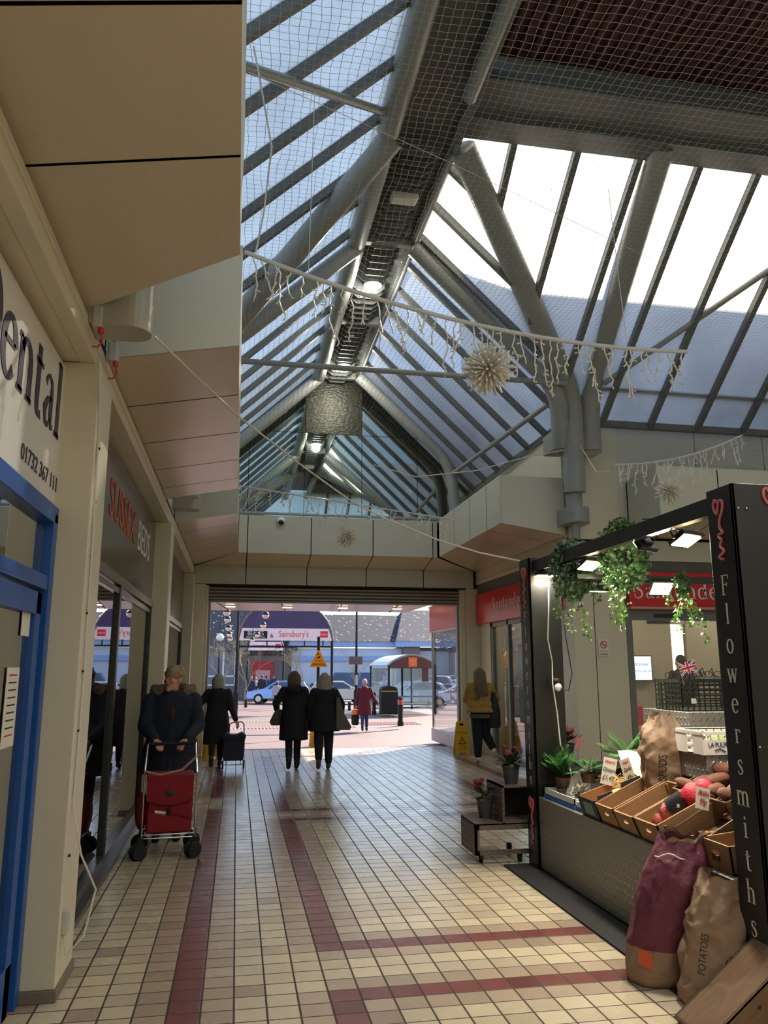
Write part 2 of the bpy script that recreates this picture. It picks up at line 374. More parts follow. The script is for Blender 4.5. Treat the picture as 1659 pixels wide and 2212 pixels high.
def floor():
    mb = MB(); tones = []; rnd = random.Random(3)
    def red(i, j):
        y = 4.44 + .15 * (j + .5)
        if i == -2: return y < 10.26 or 11.2 < y < 15.9
        if i == 3 and (y < 4.44 + .14 or 5.2 < y < 9.6 or 10.05 < y < 15.9): return True
        if 3 <= i <= 20 and (j in (0, 5, 33) or (i <= 20 and j in (37, 76))): return True
        if i == 20 and 10.05 < y < 15.9: return True
        return i == 25 and y > 10.0
    def code(i, j):
        if red(i, j): return 2
        if red(i - 1, j) or red(i + 1, j) or red(i, j - 1) or red(i, j + 1): return 1
        if rnd.random() < .02: return 1
        return 0
    for i in range(-9, 60):
        for j in range(-46, 86):
            x, y = .047 + .165 * i, 4.44 + .15 * j
            mb.quad((x, y, 0), (x + .165, y, 0), (x + .165, y + .15, 0), (x, y + .15, 0), code(i, j))
            tones.append(rnd.uniform(.86, 1.06) * (1. if rnd.random() > .08 else .86))
    o = struct('floor', mb, tile_mats(), 'cream quarry tiles with dark red tile bands', fixn=False)
    ca = o.data.color_attributes.new('tone', 'FLOAT_COLOR', 'CORNER')
    vals = []
    for t in tones: vals += [t, t, t, 1.] * 4
    ca.data.foreach_set('color', vals)
floor()

# outside ground: red block paving falling gently away from the mall
PAVE = M('block_paving', (112, 88, 83), .6, var=.2, sc=3, bump=.3, bsc=25)
ASPH = M('asphalt', (110, 112, 122), .85, var=.1, sc=4)
def ground():
    mb = MB(); ys = [17.33, 20, 23, 24.4]
    for a, b in zip(ys, ys[1:]): mb.quad((-40, a, G(a)), (60, a, G(a)), (60, b, G(b)), (-40, b, G(b)))
    ys = [24.4, 28, 34, 40, 46, 56, 70, 100]
    for a, b in zip(ys, ys[1:]): mb.quad((-40, a, G(a) + (.0 if a > 24.4 else 0)), (60, a, G(a)), (60, b, G(b)), (-40, b, G(b)))
    struct('floor_outside', mb, PAVE, 'pink block paving of the square outside', fixn=False)
    k = MB(); k.box((-6, 24.3, G(24.4) - .1), (3.4, 24.55, G(24.4) + .02)); k.beam((3.4, 24.42, G(24.4) - .03), (5.2, 26.0, G(26) - .03), .22, .1)
    struct('trim_kerb', k, M('kerb', (92, 82, 84), .6))
    r = MB()
    for x, y, n in ((-3, 27.5, 60), (-3, 31.5, 60), (4.6, 28.6, 18)):
        for i in range(n):
            for j in range(3 if x < 0 else 12): r.lathe([(.045, 0), (.035, .02)], (x + i * .12, y + j * .13, G(y) + .002), 6)
    struct('trim_tactile_studs', r, M('stud_paving', (186, 142, 128), .6))
    a = MB()
    for (y0, y1) in ((42.5, 50), (50, 58.5)): a.quad((3.4, y0, G(y0) + .02), (50, y0, G(y0) + .02), (50, y1, G(y1) + .02), (3.4, y1, G(y1) + .02))
    struct('floor_car_park', a, ASPH, fixn=False)
ground()

XW = -.9; ZB0, ZB1 = 3.5, 3.7      # left beam
def pillar(name, x0, y0, x1, y1, z, lab):
    mb = MB().box((x0, y0, .06), (x1, y1, z)); mb.box((x0 - .004, y0 + .01, 2.05), (x1 + .004, y0 + .02, z), 0)
    mb.box((x0 - .012, y0 - .012, 0), (x1 + .012, y1 + .012, .06), 1)
    o = struct(name, mb, [CREAM, M('plinth', (120, 110, 96), .7)], lab, bevel=.012)
# ---- left side
for i, y in enumerate((-.95, 4.7, 10.05, 15.55)):
    pillar('wall_left_pier', -1.35, y, XW + .03, y + .45, 3.5, 'cream clad pier on the left')
mb = MB(); mb.box((-1.35, -4, ZB0 + .005), (-.99, 16.2, ZB0 + .02)); mb.box((-.99, -4, ZB0), (XW, 16.0, ZB1 - .03)); mb.box((-.935, -4, ZB0 + .09), (XW + .012, 16.0, ZB0 + .105))
struct('wall_left_beam', mb, CREAM, bevel=.006)
struct('wall_left_cavity', MB().box((-1.4, -4, ZB1 - .06), (-.925, 16, ZB1 + .06)).box((-1.36, -4, ZB1), (-1.3, 16.2, 5.6)), DARKGAP)
struct('wall_left_upper', MB().box((-1.3, -4, ZB1 + .06), (-1.2, 16.3, 5.45)), CREAM)

def canopy_box(name, side, y0, y1, seams, mitre0=0, mitre1=0, endcap=(0, 0), skew=0):
    """projecting fascia: inner strip, sloped soffit and upright fascia; gaps between panels show a dark backing"""
    if side == 'L': xi, xs, xo = -.93, -.85, -.06
    else: xi, xs, xo = 4.93, 4.85, 3.9
    zi, zo, zt = 3.71, 3.87, 4.62
    sg = 1 if side == 'L' else -1
    mb = MB(); g = .009
    cuts = [y0] + seams + [y1]
    def m_(x, y):  # mitre at end wall: 45 degree cut
        if mitre1 and abs(y - y1) < 1e-6: return y - abs(x - xi) + .03
        if skew and abs(y - y1) < 1e-6: return y + skew * (xo - x) / (xo - xi)
        return y
    for a, b in zip(cuts, cuts[1:]):
        a2, b2 = a + (g if a != y0 else 0), b - (g if b != y1 else 0)
        t = .02 * sg
        mb.quad((xi, a2, zi), (xi, m_(xi, b2) if b == y1 else b2, zi), (xs, m_(xs, b2) if b == y1 else b2, zi + .015), (xs, a2, zi + .015), 0)
        mb.quad((xs, a2, zi + .015), (xs, m_(xs, b2) if b == y1 else b2, zi + .015), (xo, m_(xo, b2) if b == y1 else b2, zo), (xo, a2, zo), 0)
        mb.quad((xo, a2, zo), (xo, m_(xo, b2) if b == y1 else b2, zo), (xo, m_(xo, b2) if b == y1 else b2, zt), (xo, a2, zt), 1)
        e = m_(xo, y1) if b == y1 else b2
        mb.quad((xo, a2, zt), (xo, e, zt), (xo - sg * .06, e, zt), (xo - sg * .06, a2, zt), 1)
    d = .015 * sg; ye = y1 - (abs(xo - xi) if mitre1 else 0)
    mb.prism([(xi - d, zi + .02), (xs - d, zi + .04), (xo - d * 1.5, zo + .02), (xo - d * 1.5, zt - .01), (xi, zt - .01)], y0 + .02, ye - .02, 'y', 2)
    if skew:
        f_ = lambda x: y1 + skew * (xo - x) / (xo - xi)
        mb.add([(xi, f_(xi), zi), (xs, f_(xs), zi + .015), (xo, f_(xo), zo), (xo, f_(xo), zt), (xi, f_(xi), zt)], [(0, 1, 2, 3, 4)], 1)
    for yy, on in ((y0, endcap[0]), (y1, endcap[1] and not skew)):
        if on:
            s = -1 if yy == y0 else 1
            mb.prism([(xi, zi), (xs, zi + .015), (xo, zo), (xo, zt), (xi, zt)], yy - .008, yy + .008, 'y', 1)
    return struct(name, mb, [CREAM2, GREYP, DARKGAP], fixn=False)
canopy_box('ceiling_soffit', 'L', -4, 3.92, [-1.4, 0, 1.2, 2.27, 3.08], endcap=(0, 1), skew=.5)
canopy_box('ceiling_soffit', 'L', 5.15, 9.62, [6.15, 7.2, 8.2, 9.05], endcap=(1, 1))
canopy_box('ceiling_soffit', 'L', 11.2, 16.02, [12.1, 13.1, 14.1], mitre1=1, endcap=(1, 0))
canopy_box('ceiling_soffit', 'R', 11.25, 16.02, [11.95, 12.9, 13.9], mitre1=1, endcap=(1, 0))
# cream strip of wall in the gaps behind the brackets
# ---- end wall with its own canopy
mb = MB(); g = .009
xs_ = [-.9, .12, 1.35, 2.58, 3.8, 4.9]
for a, b in zip(xs_, xs_[1:]):
    a0, b0 = a + g, b - g
    mb.quad((a0, 16, 3.34), (b0, 16, 3.34), (b0, 16, 3.7), (a0, 16, 3.7), 1)
xo_ = [-.06, .12, 1.35, 2.58, 3.8, 3.9]
xi_ = [-.9, .12, 1.35, 2.58, 3.8, 4.9]
for i in range(5):
    a, b, c, d = xi_[i] + g, xi_[i + 1] - g, xo_[i + 1] - g, xo_[i] + g
    mb.quad((a, 16, 3.7), (b, 16, 3.7), (c, 15.15, 3.87), (d, 15.15, 3.87), 0)
    mb.quad((d, 15.15, 3.87), (c, 15.15, 3.87), (c, 15.15, 4.6), (d, 15.15, 4.6), 1)
mb.box((-1.2, 16.02, 3.34), (5.2, 16.2, 4.62), 2)
mb.prism([(16.0, 3.72), (15.17, 3.89), (15.17, 4.58), (16.0, 4.58)], -.04, 3.88, 'x', 2)
mb.box((-.9, 15.99, 3.32), (4.9, 16.35, 3.345), 2); mb.box((-.66, 16.2, 3.26), (4.72, 16.35, 3.34), 2)
mb.box((-.9, 15.2, 4.6), (4.9, 16.3, 4.62), 1)
struct('wall_end_fascia', mb, [CREAM2, GREYP, DARKGAP], fixn=False)
mb = MB(); mb.box((-1.3, 15.98, 0), (-.66, 16.3, 3.34)); mb.box((4.72, 15.98, 0), (5.1, 16.3, 3.34)); mb.box((-.66, 16.04, 0), (-.6, 16.26, 3.34), 0); mb.box((4.6, 16.04, 0), (4.72, 16.26, 3.34), 0)
struct('wall_end_jambs', mb, [CREAM], bevel=.01)
# roller shutter housing
T = thing('roller_shutter', 'rolled-up slatted metal shutter across the top of the wide exit', 'shutter', (2, 16.2, 3.0))
mb = MB()
for i in range(4):
    z = 3.03 + i * .07; mb.prism([(16.18, z), (16.15, z + .02), (16.15, z + .05), (16.18, z + .068), (16.22, z + .068), (16.22, z)], -.6, 4.6, 'x')
P(T, 'slat_curtain', mb, M('shutter_metal', (150, 140, 124), .5, .3, var=.1), w=True)
P(T, 'bottom_rail', MB().box((-.6, 16.14, 2.99), (4.6, 16.23, 3.03)), STEEL, w=True, bevel=.006)
P(T, 'guide', MB().box((-.6, 16.13, 0), (-.55, 16.24, 3.0)), STEEL, w=True)
P(T, 'guide', MB().box((4.55, 16.13, 0), (4.6, 16.24, 3.0)), STEEL, w=True)

# ---- right side: corner block (corridor face x=5, transept face y=11.25)
mb = MB(); mb.box((5.0, 11.25, 0), (5.86, 11.7, 3.62)); mb.box((5.005, 11.245, 3.62), (5.86, 11.7, 3.66), 1); mb.box((4.99, 11.24, 3.66), (5.86, 11.7, 5.6)); mb.box((5.34, 11.243, 0), (5.35, 11.26, 3.62), 1); mb.box((4.985, 11.235, 3.4), (5.86, 11.3, 3.41), 1)
struct('wall_right_corner_pier', mb, [CREAM, DARKGAP], 'cream corner pier behind the flower stall', bevel=.01)
mb = MB(); mb.box((4.95, 11.3, 3.42), (5.2, 16.2, 3.7)); mb.box((4.93, 11.3, 3.48), (4.96, 16.0, 3.49)); mb.box((5.0, 15.3, 0), (5.2, 16.0, 3.42)); mb.box((4.94, 11.3, 3.7), (5.3, 16.3, 5.5))
struct('wall_right_beam', mb, CREAM, bevel=.006)
mb = MB()
for a, b in ((5.86, 6.0), (6.0, 7.25), (7.27, 8.5), (8.52, 12)):
    mb.box((a, 11.25, 4.6), (b, 11.35, 5.6), 0)
mb.box((5.86, 11.3, 3.3), (12, 11.5, 5.58), 1); mb.box((5.86, 11.25, 3.66), (6.0, 11.3, 4.6), 0); mb.box((5.86, 11.22, 3.34), (12, 11.4, 3.66), 0)
mb.box((5.86, 11.26, 2.6), (12, 11.5, 3.34), 2); mb.box((5.86, 11.2, 5.56), (12, 11.5, 5.62), 0)
struct('wall_back_transept', mb, [GREYP, DARKGAP, M('grey_fascia', (96, 94, 88), .6)])
# projecting box of the transept
mb = MB(); cuts = [6.0, 6.95, 8.1, 9.3, 12]
for a, b in zip(cuts, cuts[1:]):
    a0, b0 = a + .009 * (a > 6), b - .009
    mb.quad((a0, 11.2, 3.7), (b0, 11.2, 3.7), (b0, 10.25, 3.87), (a0, 10.25, 3.87), 0)
    mb.quad((a0, 10.25, 3.87), (b0, 10.25, 3.87), (b0, 10.25, 4.62), (a0, 10.25, 4.62), 1)
mb.prism([(11.2, 3.7), (10.25, 3.87), (10.25, 4.62), (11.2, 4.62)], 5.99, 6.0, 'x', 1)
mb.prism([(11.2, 3.73), (10.27, 3.9), (10.27, 4.6), (11.2, 4.6)], 6.02, 12, 'x', 2)
struct('ceiling_soffit_transept', mb, [CREAM2, GREYP, DARKGAP], fixn=False)

# ---- roof steel and glazing
ZR, XL, XR = 8.0, 1.5, 2.34
ML = 2.5 / 2.63; MT = 2.5 / 3.1
def zl(x): return ZR - ML * (XL - x)
def zr(x): return ZR - ML * (x - XR)
def zt(y): return ZR - MT * (y - 7.95)
GY1 = 16.2
mb = MB().quad((XL, 4.4, ZR), (XL, GY1, ZR), (-1.3, GY1, zl(-1.3)), (-1.3, 1.2, zl(-1.3)))
struct('window_1', mb, GLAZ, 'translucent glazing of the left roof slope', fixn=False)
vb = V((XR + 2.62, 7.95 + 2.62 * ML / MT, zr(XR + 2.62)))
mb = MB().add([(XR, 7.95, ZR), (XR, GY1, ZR), (vb.x, GY1, vb.z), tuple(vb)], [(0, 1, 2, 3)])
struct('window_2', mb, GLAZ, 'translucent glazing of the right roof slope', fixn=False)
mb = MB().add([(XR, 7.95, ZR), tuple(vb), (12, vb.y, vb.z), (12, 7.95, ZR)], [(0, 1, 2, 3)])
struct('window_3', mb, GLAZ, 'translucent glazing over the side hall', fixn=False)
mb = MB().quad((XL, 4.4, ZR), (12, 4.4, ZR), (12, 1.2, 5.5), (-1.3, 1.2, zl(-1.3)))
struct('window_4', mb, GLAZ, 'translucent end slope of the roof behind', fixn=False)
# glazing bars
mb = MB()
k = 1.14
while k < GY1:
    ytop = max(4.4, k) if k < 4.4 else k
    f = 1 if k >= 4.4 else (k - 1.2) / 3.2
    if f > .05: mb.beam((XL - 2.8 * (1 - f), k, zl(XL - 2.8 * (1 - f)) - .05), (-1.3, k, zl(-1.3) - .05), .08, .1, up=(-.69, 0, .72))
    if k > 8.2:
        q = min(1, (k - 7.95) / (vb.y - 7.95)); xe = XR + 2.62 * q
        mb.beam((XR, k, ZR - .05), (xe, k, zr(xe) - .05), .08, .1, up=(.69, 0, .72))
    k += .82
x = 3.07
while x < 12:
    q = min(1, (x - XR) / 2.62); ye = 7.95 + (vb.y - 7.95) * q
    mb.beam((x, 7.95, ZR - .05), (x, ye, zt(ye) - .05), .08, .1, up=(0, .63, .77))
    mb.beam((x, 4.4, ZR - .05), (x, 1.2, 5.45), .08, .1, up=(0, -.63, .77)); x += .82
mb.beam((-1.2, 5, zl(-1.2) - .04), (-1.2, GY1, zl(-1.2) - .04), .12, .12)
mb.beam((vb.x, vb.y, vb.z - .03), (vb.x, GY1, vb.z - .03), .1, .1); mb.beam((vb.x, vb.y, vb.z - .03), (12, vb.y, vb.z - .03), .1, .1)
struct('ceiling_glazing_bars', mb, STEELD)

# ridge strip with louvred ventilator
mb = MB(); mb.box((XL - .12, 4.4, ZR + .02), (XR + .12, GY1, ZR + .1))
for s, xx in ((-1, XL - .02), (1, XR + .02)): mb.box((xx - .05, 4.4, ZR - .18), (xx + .05, GY1, ZR + .03))
struct('ceiling_ridge', mb, STEELD)
T = thing('ridge_ventilator', 'long louvred steel ventilator under the roof ridge', 'ventilator', (1.92, 8, 7.9))
T['kind'] = 'thing'
mb = MB(); y = 8.2; 
while y < 16.0:
    w_ = .27; mb.prism([(1.92 - w_, 7.98), (1.92 - w_, 7.86), (1.92 - w_ * .55, 7.76), (1.92 + w_ * .55, 7.76), (1.92 + w_, 7.86), (1.92 + w_, 7.98)], y, y + .012, 'y')
    y += .2
P(T, 'louvre_blades', mb, M('louvre', (96, 102, 100), .45, var=.08), w=True)
mb = MB(); 
for yy in (10.35, 13.1, 15.9): P(T, 'cross_plate', MB().box((1.5, yy - .05, 7.8), (2.34, yy + .05, 7.95)), STEEL, w=True)
# tubes
def tube_thing(lab, pts, r, name='roof_tube', group=None, mat=STEEL, n=14):
    return one(name, MB().tube(pts, r, n), mat, lab, 'roof tube', pts[0], group, smooth='auto')
def bend(p0, p1, p2, n=8, k=.35):
    """straight p0-p1 then p1-p2, joined by a curve"""
    p0, p1, p2 = V(p0), V(p1), V(p2); d1 = (p0 - p1).normalized() * k; d2 = (p2 - p1).normalized() * k
    out = [p0]
    for i in range(n + 1):
        t = i / n; out.append((p1 + d1) * (1 - t) ** 2 + p1 * 2 * t * (1 - t) + (p1 + d2) * t * t)
    return out + [p2]
for a, b, l in ((4.4, 7.85, 'nearest'), (8.1, 10.3, 'second'), (10.42, 15.8, 'farthest')):
    tube_thing('%s length of thick tube running along the left of the ridge' % l, [(XL + .0, a, ZR - .22), (XL + .0, b, ZR - .22)], .14)
tube_thing('slim bright tube running along the right of the ridge', [(XR + .04, 8.0, ZR - .14), (XR + .04, 16, ZR - .14)], .05)
tube_thing('tube beside the dark ceiling running overhead along the ridge', [(XR - .06, 4.4, ZR - .2), (XR - .06, 7.2, ZR - .2)], .08)
RAF = 'left slope rafter tubes'
for y, l in ((4.95, 'left rafter tube nearest the camera under the glazing'), (10.4, 'left rafter tube halfway along under the blue glazing'), (15.8, 'left rafter tube just before the mirrored gable')):
    if y > 5: tube_thing(l, [(XL + .02, y, ZR - .24), (-1.1, y, zl(-1.1) - .2)], .12)
tube_thing('thick diagonal tube crossing the left blue glazing down from the crossing', [(XL + .08, 8.0, ZR - .2), (-.9, 10.75, zl(-.9) - .15)], .15)
tube_thing('slim bright tube sloping from the soffit edge up to the crossing', [(XL + .05, 7.72, ZR - .12), (-1.0, 4.3, 5.55)], .045)
# right cluster
SW = []
pa = bend((XR + .02, 10.3, ZR - .24), (4.62, 10.55, 5.82), (4.76, 10.85, 5.0))
tube_thing('right rafter tube from the ridge bending down at the corner column', pa, .135)
tube_thing('wide diagonal valley tube bending down to the corner column', bend((XR + .12, 8.1, ZR - .15), (4.9, 10.72, 5.85), (4.95, 10.85, 4.3), k=.4), .165)
tube_thing('thick rafter tube over the side hall bending down beside the corner column', bend((4.92, 7.8, ZR - .02), (5.2, 10.7, 5.95), (5.25, 10.9, 5.0), k=.4), .16)
tube_thing('right rafter tube by the mirrored gable curving to the fascia', bend((XR + .02, 15.7, ZR - .2), (4.35, 15.68, 6.0), (4.45, 15.68, 4.6), k=.5), .12)
T = thing('corner_column', 'pale steel tube column with sleeved brackets at the corner pier', 'column', (4.95, 10.9, 3.55))
P(T, 'shaft', MB().tube([(4.95, 10.9, 3.98), (4.95, 10.9, 5.3)], .125, 20), STEEL, w=True, smooth='auto')
def sleeve(cx, cy_, z0, z1, r, back):
    pts = [(cx + r * cos(a), cy_ + r * sin(a)) for a in [pi + pi * i / 12 for i in range(13)]]
    pts += [(cx + r, cy_ + back), (cx - r, cy_ + back)]
    return MB().prism(pts, z0, z1, 'z')
for cx, cyy, z0, z1, r, b in ((4.95, 10.86, 4.98, 5.32, .15, .4), (4.76, 10.95, 4.96, 5.26, .13, .3), (5.3, 10.95, 4.97, 5.32, .16, .3), (5.0, 10.95, 3.84, 4.08, .19, .3)):
    P(T, 'sleeve', sleeve(cx, cyy, z0, z1, r, b), STEEL, w=True, bevel=.004)
P(T, 'drain_pipe', MB().tube([(4.97, 10.95, 3.6), (4.97, 10.95, 3.85)], .07, 12), STEEL, w=True, smooth='auto')
SLV = M('sleeve_steel', (176, 172, 156), .35, .2, var=.05)
# left brackets (half-round sleeves)
for y, l, z in ((4.5, 'near half-round steel sleeve between the left soffit boxes', 3.62), (10.1, 'far half-round steel sleeve beside the second left pier', 3.84), (10.75, 'farthest half-round steel sleeve on the left pier', 3.8)):
    T = thing('column_sleeve', l, 'sleeve', (-.7, y, z))
    r = .12; pts = [(-.93, y - r)] + [(-.68 + r * cos(a), y + r * sin(a)) for a in [-pi / 2 + pi * i / 12 for i in range(13)]] + [(-.93, y + r)]
    P(T, 'shell', MB().prism(pts, z, z + .34, 'z'), SLV, w=True, bevel=.003)
    P(T, 'tube_stub', MB().tube([(-.68, y, z + .1), (-.68, y, 5.2)], .095, 16), STEEL, w=True, smooth='auto')
# ties and braces
tube_thing('slim horizontal tie tube across the hall at eaves height', [(-1.1, 10.4, 5.86), (4.7, 10.4, 5.86)], .04)
tube_thing('slim horizontal tie tube continuing into the side hall', [(5.1, 10.6, 5.92), (11, 10.6, 5.92)], .04)
tube_thing('slim brace tube low on the right slope between columns', [(4.62, 10.95, 5.72), (4.35, 15.5, 5.72)], .045)
tube_thing('slim brace tube rising to the right across the bright glazing', [(5.35, 10.5, 5.95), (8.3, 7.95, 7.95)], .045)
tube_thing('slim tie tube seen before the mirrored gable', [(-1.1, 15.5, 4.72), (4.4, 15.5, 4.72)], .03)

# crossing ceiling: grey box beam, dark red corrugated sheet
mb = MB(); mb.box((XR, 7.05, ZR - .05), (12, 7.95, ZR + .25)); mb.box((XR, 7.6, ZR - .12), (12, 7.95, ZR))
struct('ceiling_beam_crossing', mb, STEELD)
mb = MB(); x = XR
while x < 12:
    mb.prism([(x, 8.3), (x + .05, 8.3), (x + .07, 8.36), (x + .13, 8.36), (x + .15, 8.3), (x + .15, 8.4), (x, 8.4)], 3.9, 7.5, 'y'); x += .15
struct('ceiling_corrugated', mb, MAROON)
struct('ceiling_beam_back', MB().box((XR, 3.8, ZR - .05), (12, 4.5, ZR + .25)), STEELD)

# mirrored gable
MIR = M('mirror', (190, 205, 200), .02, 1., var=0)
mb = MB(); Ym = 16.15
def tri(x): return zl(x) if x < XL else (zr(x) if x > XR else ZR)
xsn = [-1.3, .1, 1.27, 2.5, 3.72, 4.95]
for a, b in zip(xsn, xsn[1:]):
    a0, b0 = a + .006, b - .006
    for z0, z1 in ((4.55, 6.63), (6.64, 9)):
        top = [(x, min(z1, tri(x))) for x in (b0, XR, XL, a0) if a0 <= x <= b0 and tri(x) > z0]
        if z1 < 9: poly = [(a0, z0), (b0, z0)] + [(b0, min(z1, tri(b0))), ] + [(x, z1) for x in ((XR + (ZR - z1) / ML), (XL - (ZR - z1) / ML)) if a0 < x < b0] + [(a0, min(z1, tri(a0)))]
        else:
            poly = [(a0, z0), (b0, z0)] + top
            if tri(a0) < z0: poly[0] = (XL - (ZR - z0) / ML, z0)
            if tri(b0) < z0: poly[1] = (XR + (ZR - z0) / ML, z0)
            if poly[0][0] > b0 or poly[1][0] < a0: continue
        mi = 1 if (z1 == 9 and abs(a - 1.27) < .01) else 0  # upper centre panel takes a dark mottled material
        mb.prism(poly, Ym, Ym + .01, 'y', mi)
mb.box((-1.3, Ym + .02, 4.5), (5.1, Ym + .1, 8.2), 2)
struct('wall_end_mirror', mb, [MIR, M('dark_mottled_panel', (52, 54, 46), .35, .6, var=.7, sc=14, bump=.6, bsc=12, stretch=(1, 1, 2.5)), DARKGAP], 'mirror panels filling the gable')

# close the hall behind the camera and beyond view
mb = MB(); mb.box((-3.5, -4.3, 0), (12, -4.2, 5.6));  mb.box((12, -4.2, 0), (12.1, 11.3, 8)); mb.box((4.9, 3.0, ZR + .5), (5.0, 3.1, ZR + .6))
struct('wall_back', mb, CREAM)
mb = MB().quad((-1.3, -4.3, 5.55), (12, -4.3, 5.55), (12, 1.2, 5.55), (-1.3, 1.2, 5.55))  # flat glazing added out of view to brighten the hall
struct('added_rooflight', mb, GLAZ, 'added flat rooflight lighting the hall from behind the camera', fixn=False)
# netting under the roof
mb = MB(); zN = 4.66
mb.quad((-.06, 2, zN), (3.92, 2, zN), (3.92, 15.15, zN), (-.06, 15.15, zN)); mb.quad((3.92, 2, zN), (12, 2, zN), (12, 10.2, zN), (3.92, 10.2, zN))
mb.quad((3.92, 10.2, zN), (3.92, 15.15, zN), (4.9, 15.15, 5.45), (4.9, 10.2, 5.45)); mb.quad((4.9, 10.2, zN), (12, 10.2, zN), (12, 11.2, 5.45), (4.9, 11.2, 5.45))
o = mb.build('bird_netting', NET, fixn=False); tag(o, 'fine pale bird netting stretched below the glazed roof', 'netting', kind='stuff')

# neighbouring roof block north-east, unseen, stepped to cast shade on the lower glazing
struct('wall_outside_shading_block', MB().box((5.9, 12.6, 3.8), (16, 15, 9.3)).box((5.9, 15, 3.8), (16, 20, 11.7)), M('brown_brick', (118, 92, 80), .9))

# ================================================================== LEFT SHOPFRONTS
XS = -1.1
# dental practice: sign board, blue framed shopfront
T = thing('shop_sign', 'big white shop sign with dark serif lettering above the blue shopfront', 'sign', (XS, 3.7, 2.6))
P(T, 'board', MB().box((-1.16, -2.0, 2.6), (-1.07, 4.72, 3.47)), M('white_sign', (222, 218, 208), .35, var=.03), w=True, bevel=.008)
DINK = M('dark_purple_lettering', (58, 44, 66), .5, var=0)

# stroke serif alphabet: list of ribbons [(x, y, width)...] in em units (x-height .48, cap .7)
def S_(a, b, wd): return [(a[0], a[1], wd), (b[0], b[1], wd)]
def arc(cx, cy_, rx, ry, a0, a1, w0, w1=None, n=12):
    w1 = w0 if w1 is None else w1; o = []
    for i in range(n + 1):
        t = i / n; a = radians(a0 + (a1 - a0) * t); f = abs(cos(a))
        o.append((cx + rx * cos(a), cy_ + ry * sin(a), w1 + (w0 - w1) * f))
    return o
TH, TN = .085, .032
def ser(x, y, l=.2): return S_((x - l / 2, y), (x + l / 2, y), TN)
GL = {
 'F': (.5, [S_((.12, 0), (.12, .7), TH), ser(.12, .012), S_((.02, .69), (.46, .69), TN), S_((.46, .69), (.46, .56), TN), S_((.12, .37), (.36, .37), TN), S_((.36, .44), (.36, .3), TN)]),
 'l': (.24, [S_((.12, 0), (.12, .72), TH), ser(.12, .012), S_((.03, .7), (.12, .71), TN)]),
 'o': (.46, [arc(.23, .23, .17, .235, 0, 360, TH, TN, 24)]),
 'w': (.66, [S_((.08, .46), (.2, .0), TH), S_((.2, .0), (.33, .44), TN), S_((.33, .44), (.46, .0), TH), S_((.46, .0), (.58, .46), TN), ser(.08, .46, .16), ser(.33, .46, .12), ser(.58, .46, .14)]),
 'e': (.42, [arc(.22, .23, .16, .235, 10, 320, TH, TN, 22), S_((.07, .27), (.37, .27), TN)]),
 'r': (.36, [S_((.12, 0), (.12, .46), TH), ser(.12, .012), S_((.03, .45), (.12, .46), TN), arc(.25, .33, .12, .12, 150, 45, TN, TN, 8), arc(.33, .4, .02, .02, 0, 360, .04, .04, 8)]),
 's': (.36, [[(.3, .36, TN), (.28, .43, TN), (.2, .465, .04), (.1, .43, .06), (.08, .34, .07), (.17, .26, TH), (.27, .19, TH), (.3, .1, .07), (.24, .02, .05), (.15, -.005, TN), (.07, .03, TN), (.05, .12, TN)]]),
 'm': (.78, [S_((.12, 0), (.12, .46), TH), ser(.12, .012, .18), S_((.03, .45), (.12, .46), TN), arc(.26, .3, .13, .16, 160, 0, TH, TN, 8), S_((.39, .3), (.39, 0), TH), ser(.39, .012, .18), arc(.52, .3, .13, .16, 160, 0, TH, TN, 8), S_((.65, .3), (.65, 0), TH), ser(.65, .012, .18)]),
 'n': (.52, [S_((.12, 0), (.12, .46), TH), ser(.12, .012, .18), S_((.03, .45), (.12, .46), TN), arc(.26, .3, .14, .16, 160, 0, TH, TN, 8), S_((.4, .3), (.4, 0), TH), ser(.4, .012, .18)]),
 'h': (.52, [S_((.12, 0), (.12, .72), TH), ser(.12, .012, .18), S_((.03, .7), (.12, .71), TN), arc(.26, .3, .14, .16, 160, 0, TH, TN, 8), S_((.4, .3), (.4, 0), TH), ser(.4, .012, .18)]),
 'i': (.24, [S_((.12, 0), (.12, .46), TH), ser(.12, .012), S_((.03, .45), (.12, .46), TN), arc(.115, .62, .022, .022, 0, 360, .05, .05, 8)]),
 't': (.32, [S_((.13, .1), (.13, .6), TH), arc(.23, .1, .1, .1, 180, 300, TH, TN, 8), S_((.03, .45), (.28, .45), TN)]),
 'a': (.44, [[(.08, .37, .05), (.12, .44, TN), (.2, .465, TN), (.29, .42, .06), (.3, .3, TH), (.3, .1, TH), (.34, .02, .05), (.41, .03, TN)], [(.3, .28, TN), (.16, .23, .05), (.08, .13, TH), (.12, .02, .05), (.2, .0, TN), (.3, .08, TN)]]),
 'd': (.52, [S_((.38, 0), (.38, .72), TH), S_((.29, .7), (.38, .71), TN), S_((.38, .01), (.47, .02), TN), arc(.23, .23, .15, .235, 20, 340, TH, TN, 20)]),
 'S': (.5, [[(.42, .52, TN), (.4, .65, TN), (.27, .71, .05), (.13, .65, .07), (.1, .53, .09), (.22, .4, TH), (.37, .3, TH), (.42, .16, .08), (.35, .04, .06), (.22, -.01, .04), (.1, .04, TN), (.07, .19, TN)]]),
 'D': (.68, [S_((.14, 0), (.14, .7), .1), S_((.03, .012), (.3, .012), TN), S_((.03, .69), (.3, .69), TN), arc(.28, .35, .32, .338, -90, 90, .11, TN, 18)]),
}
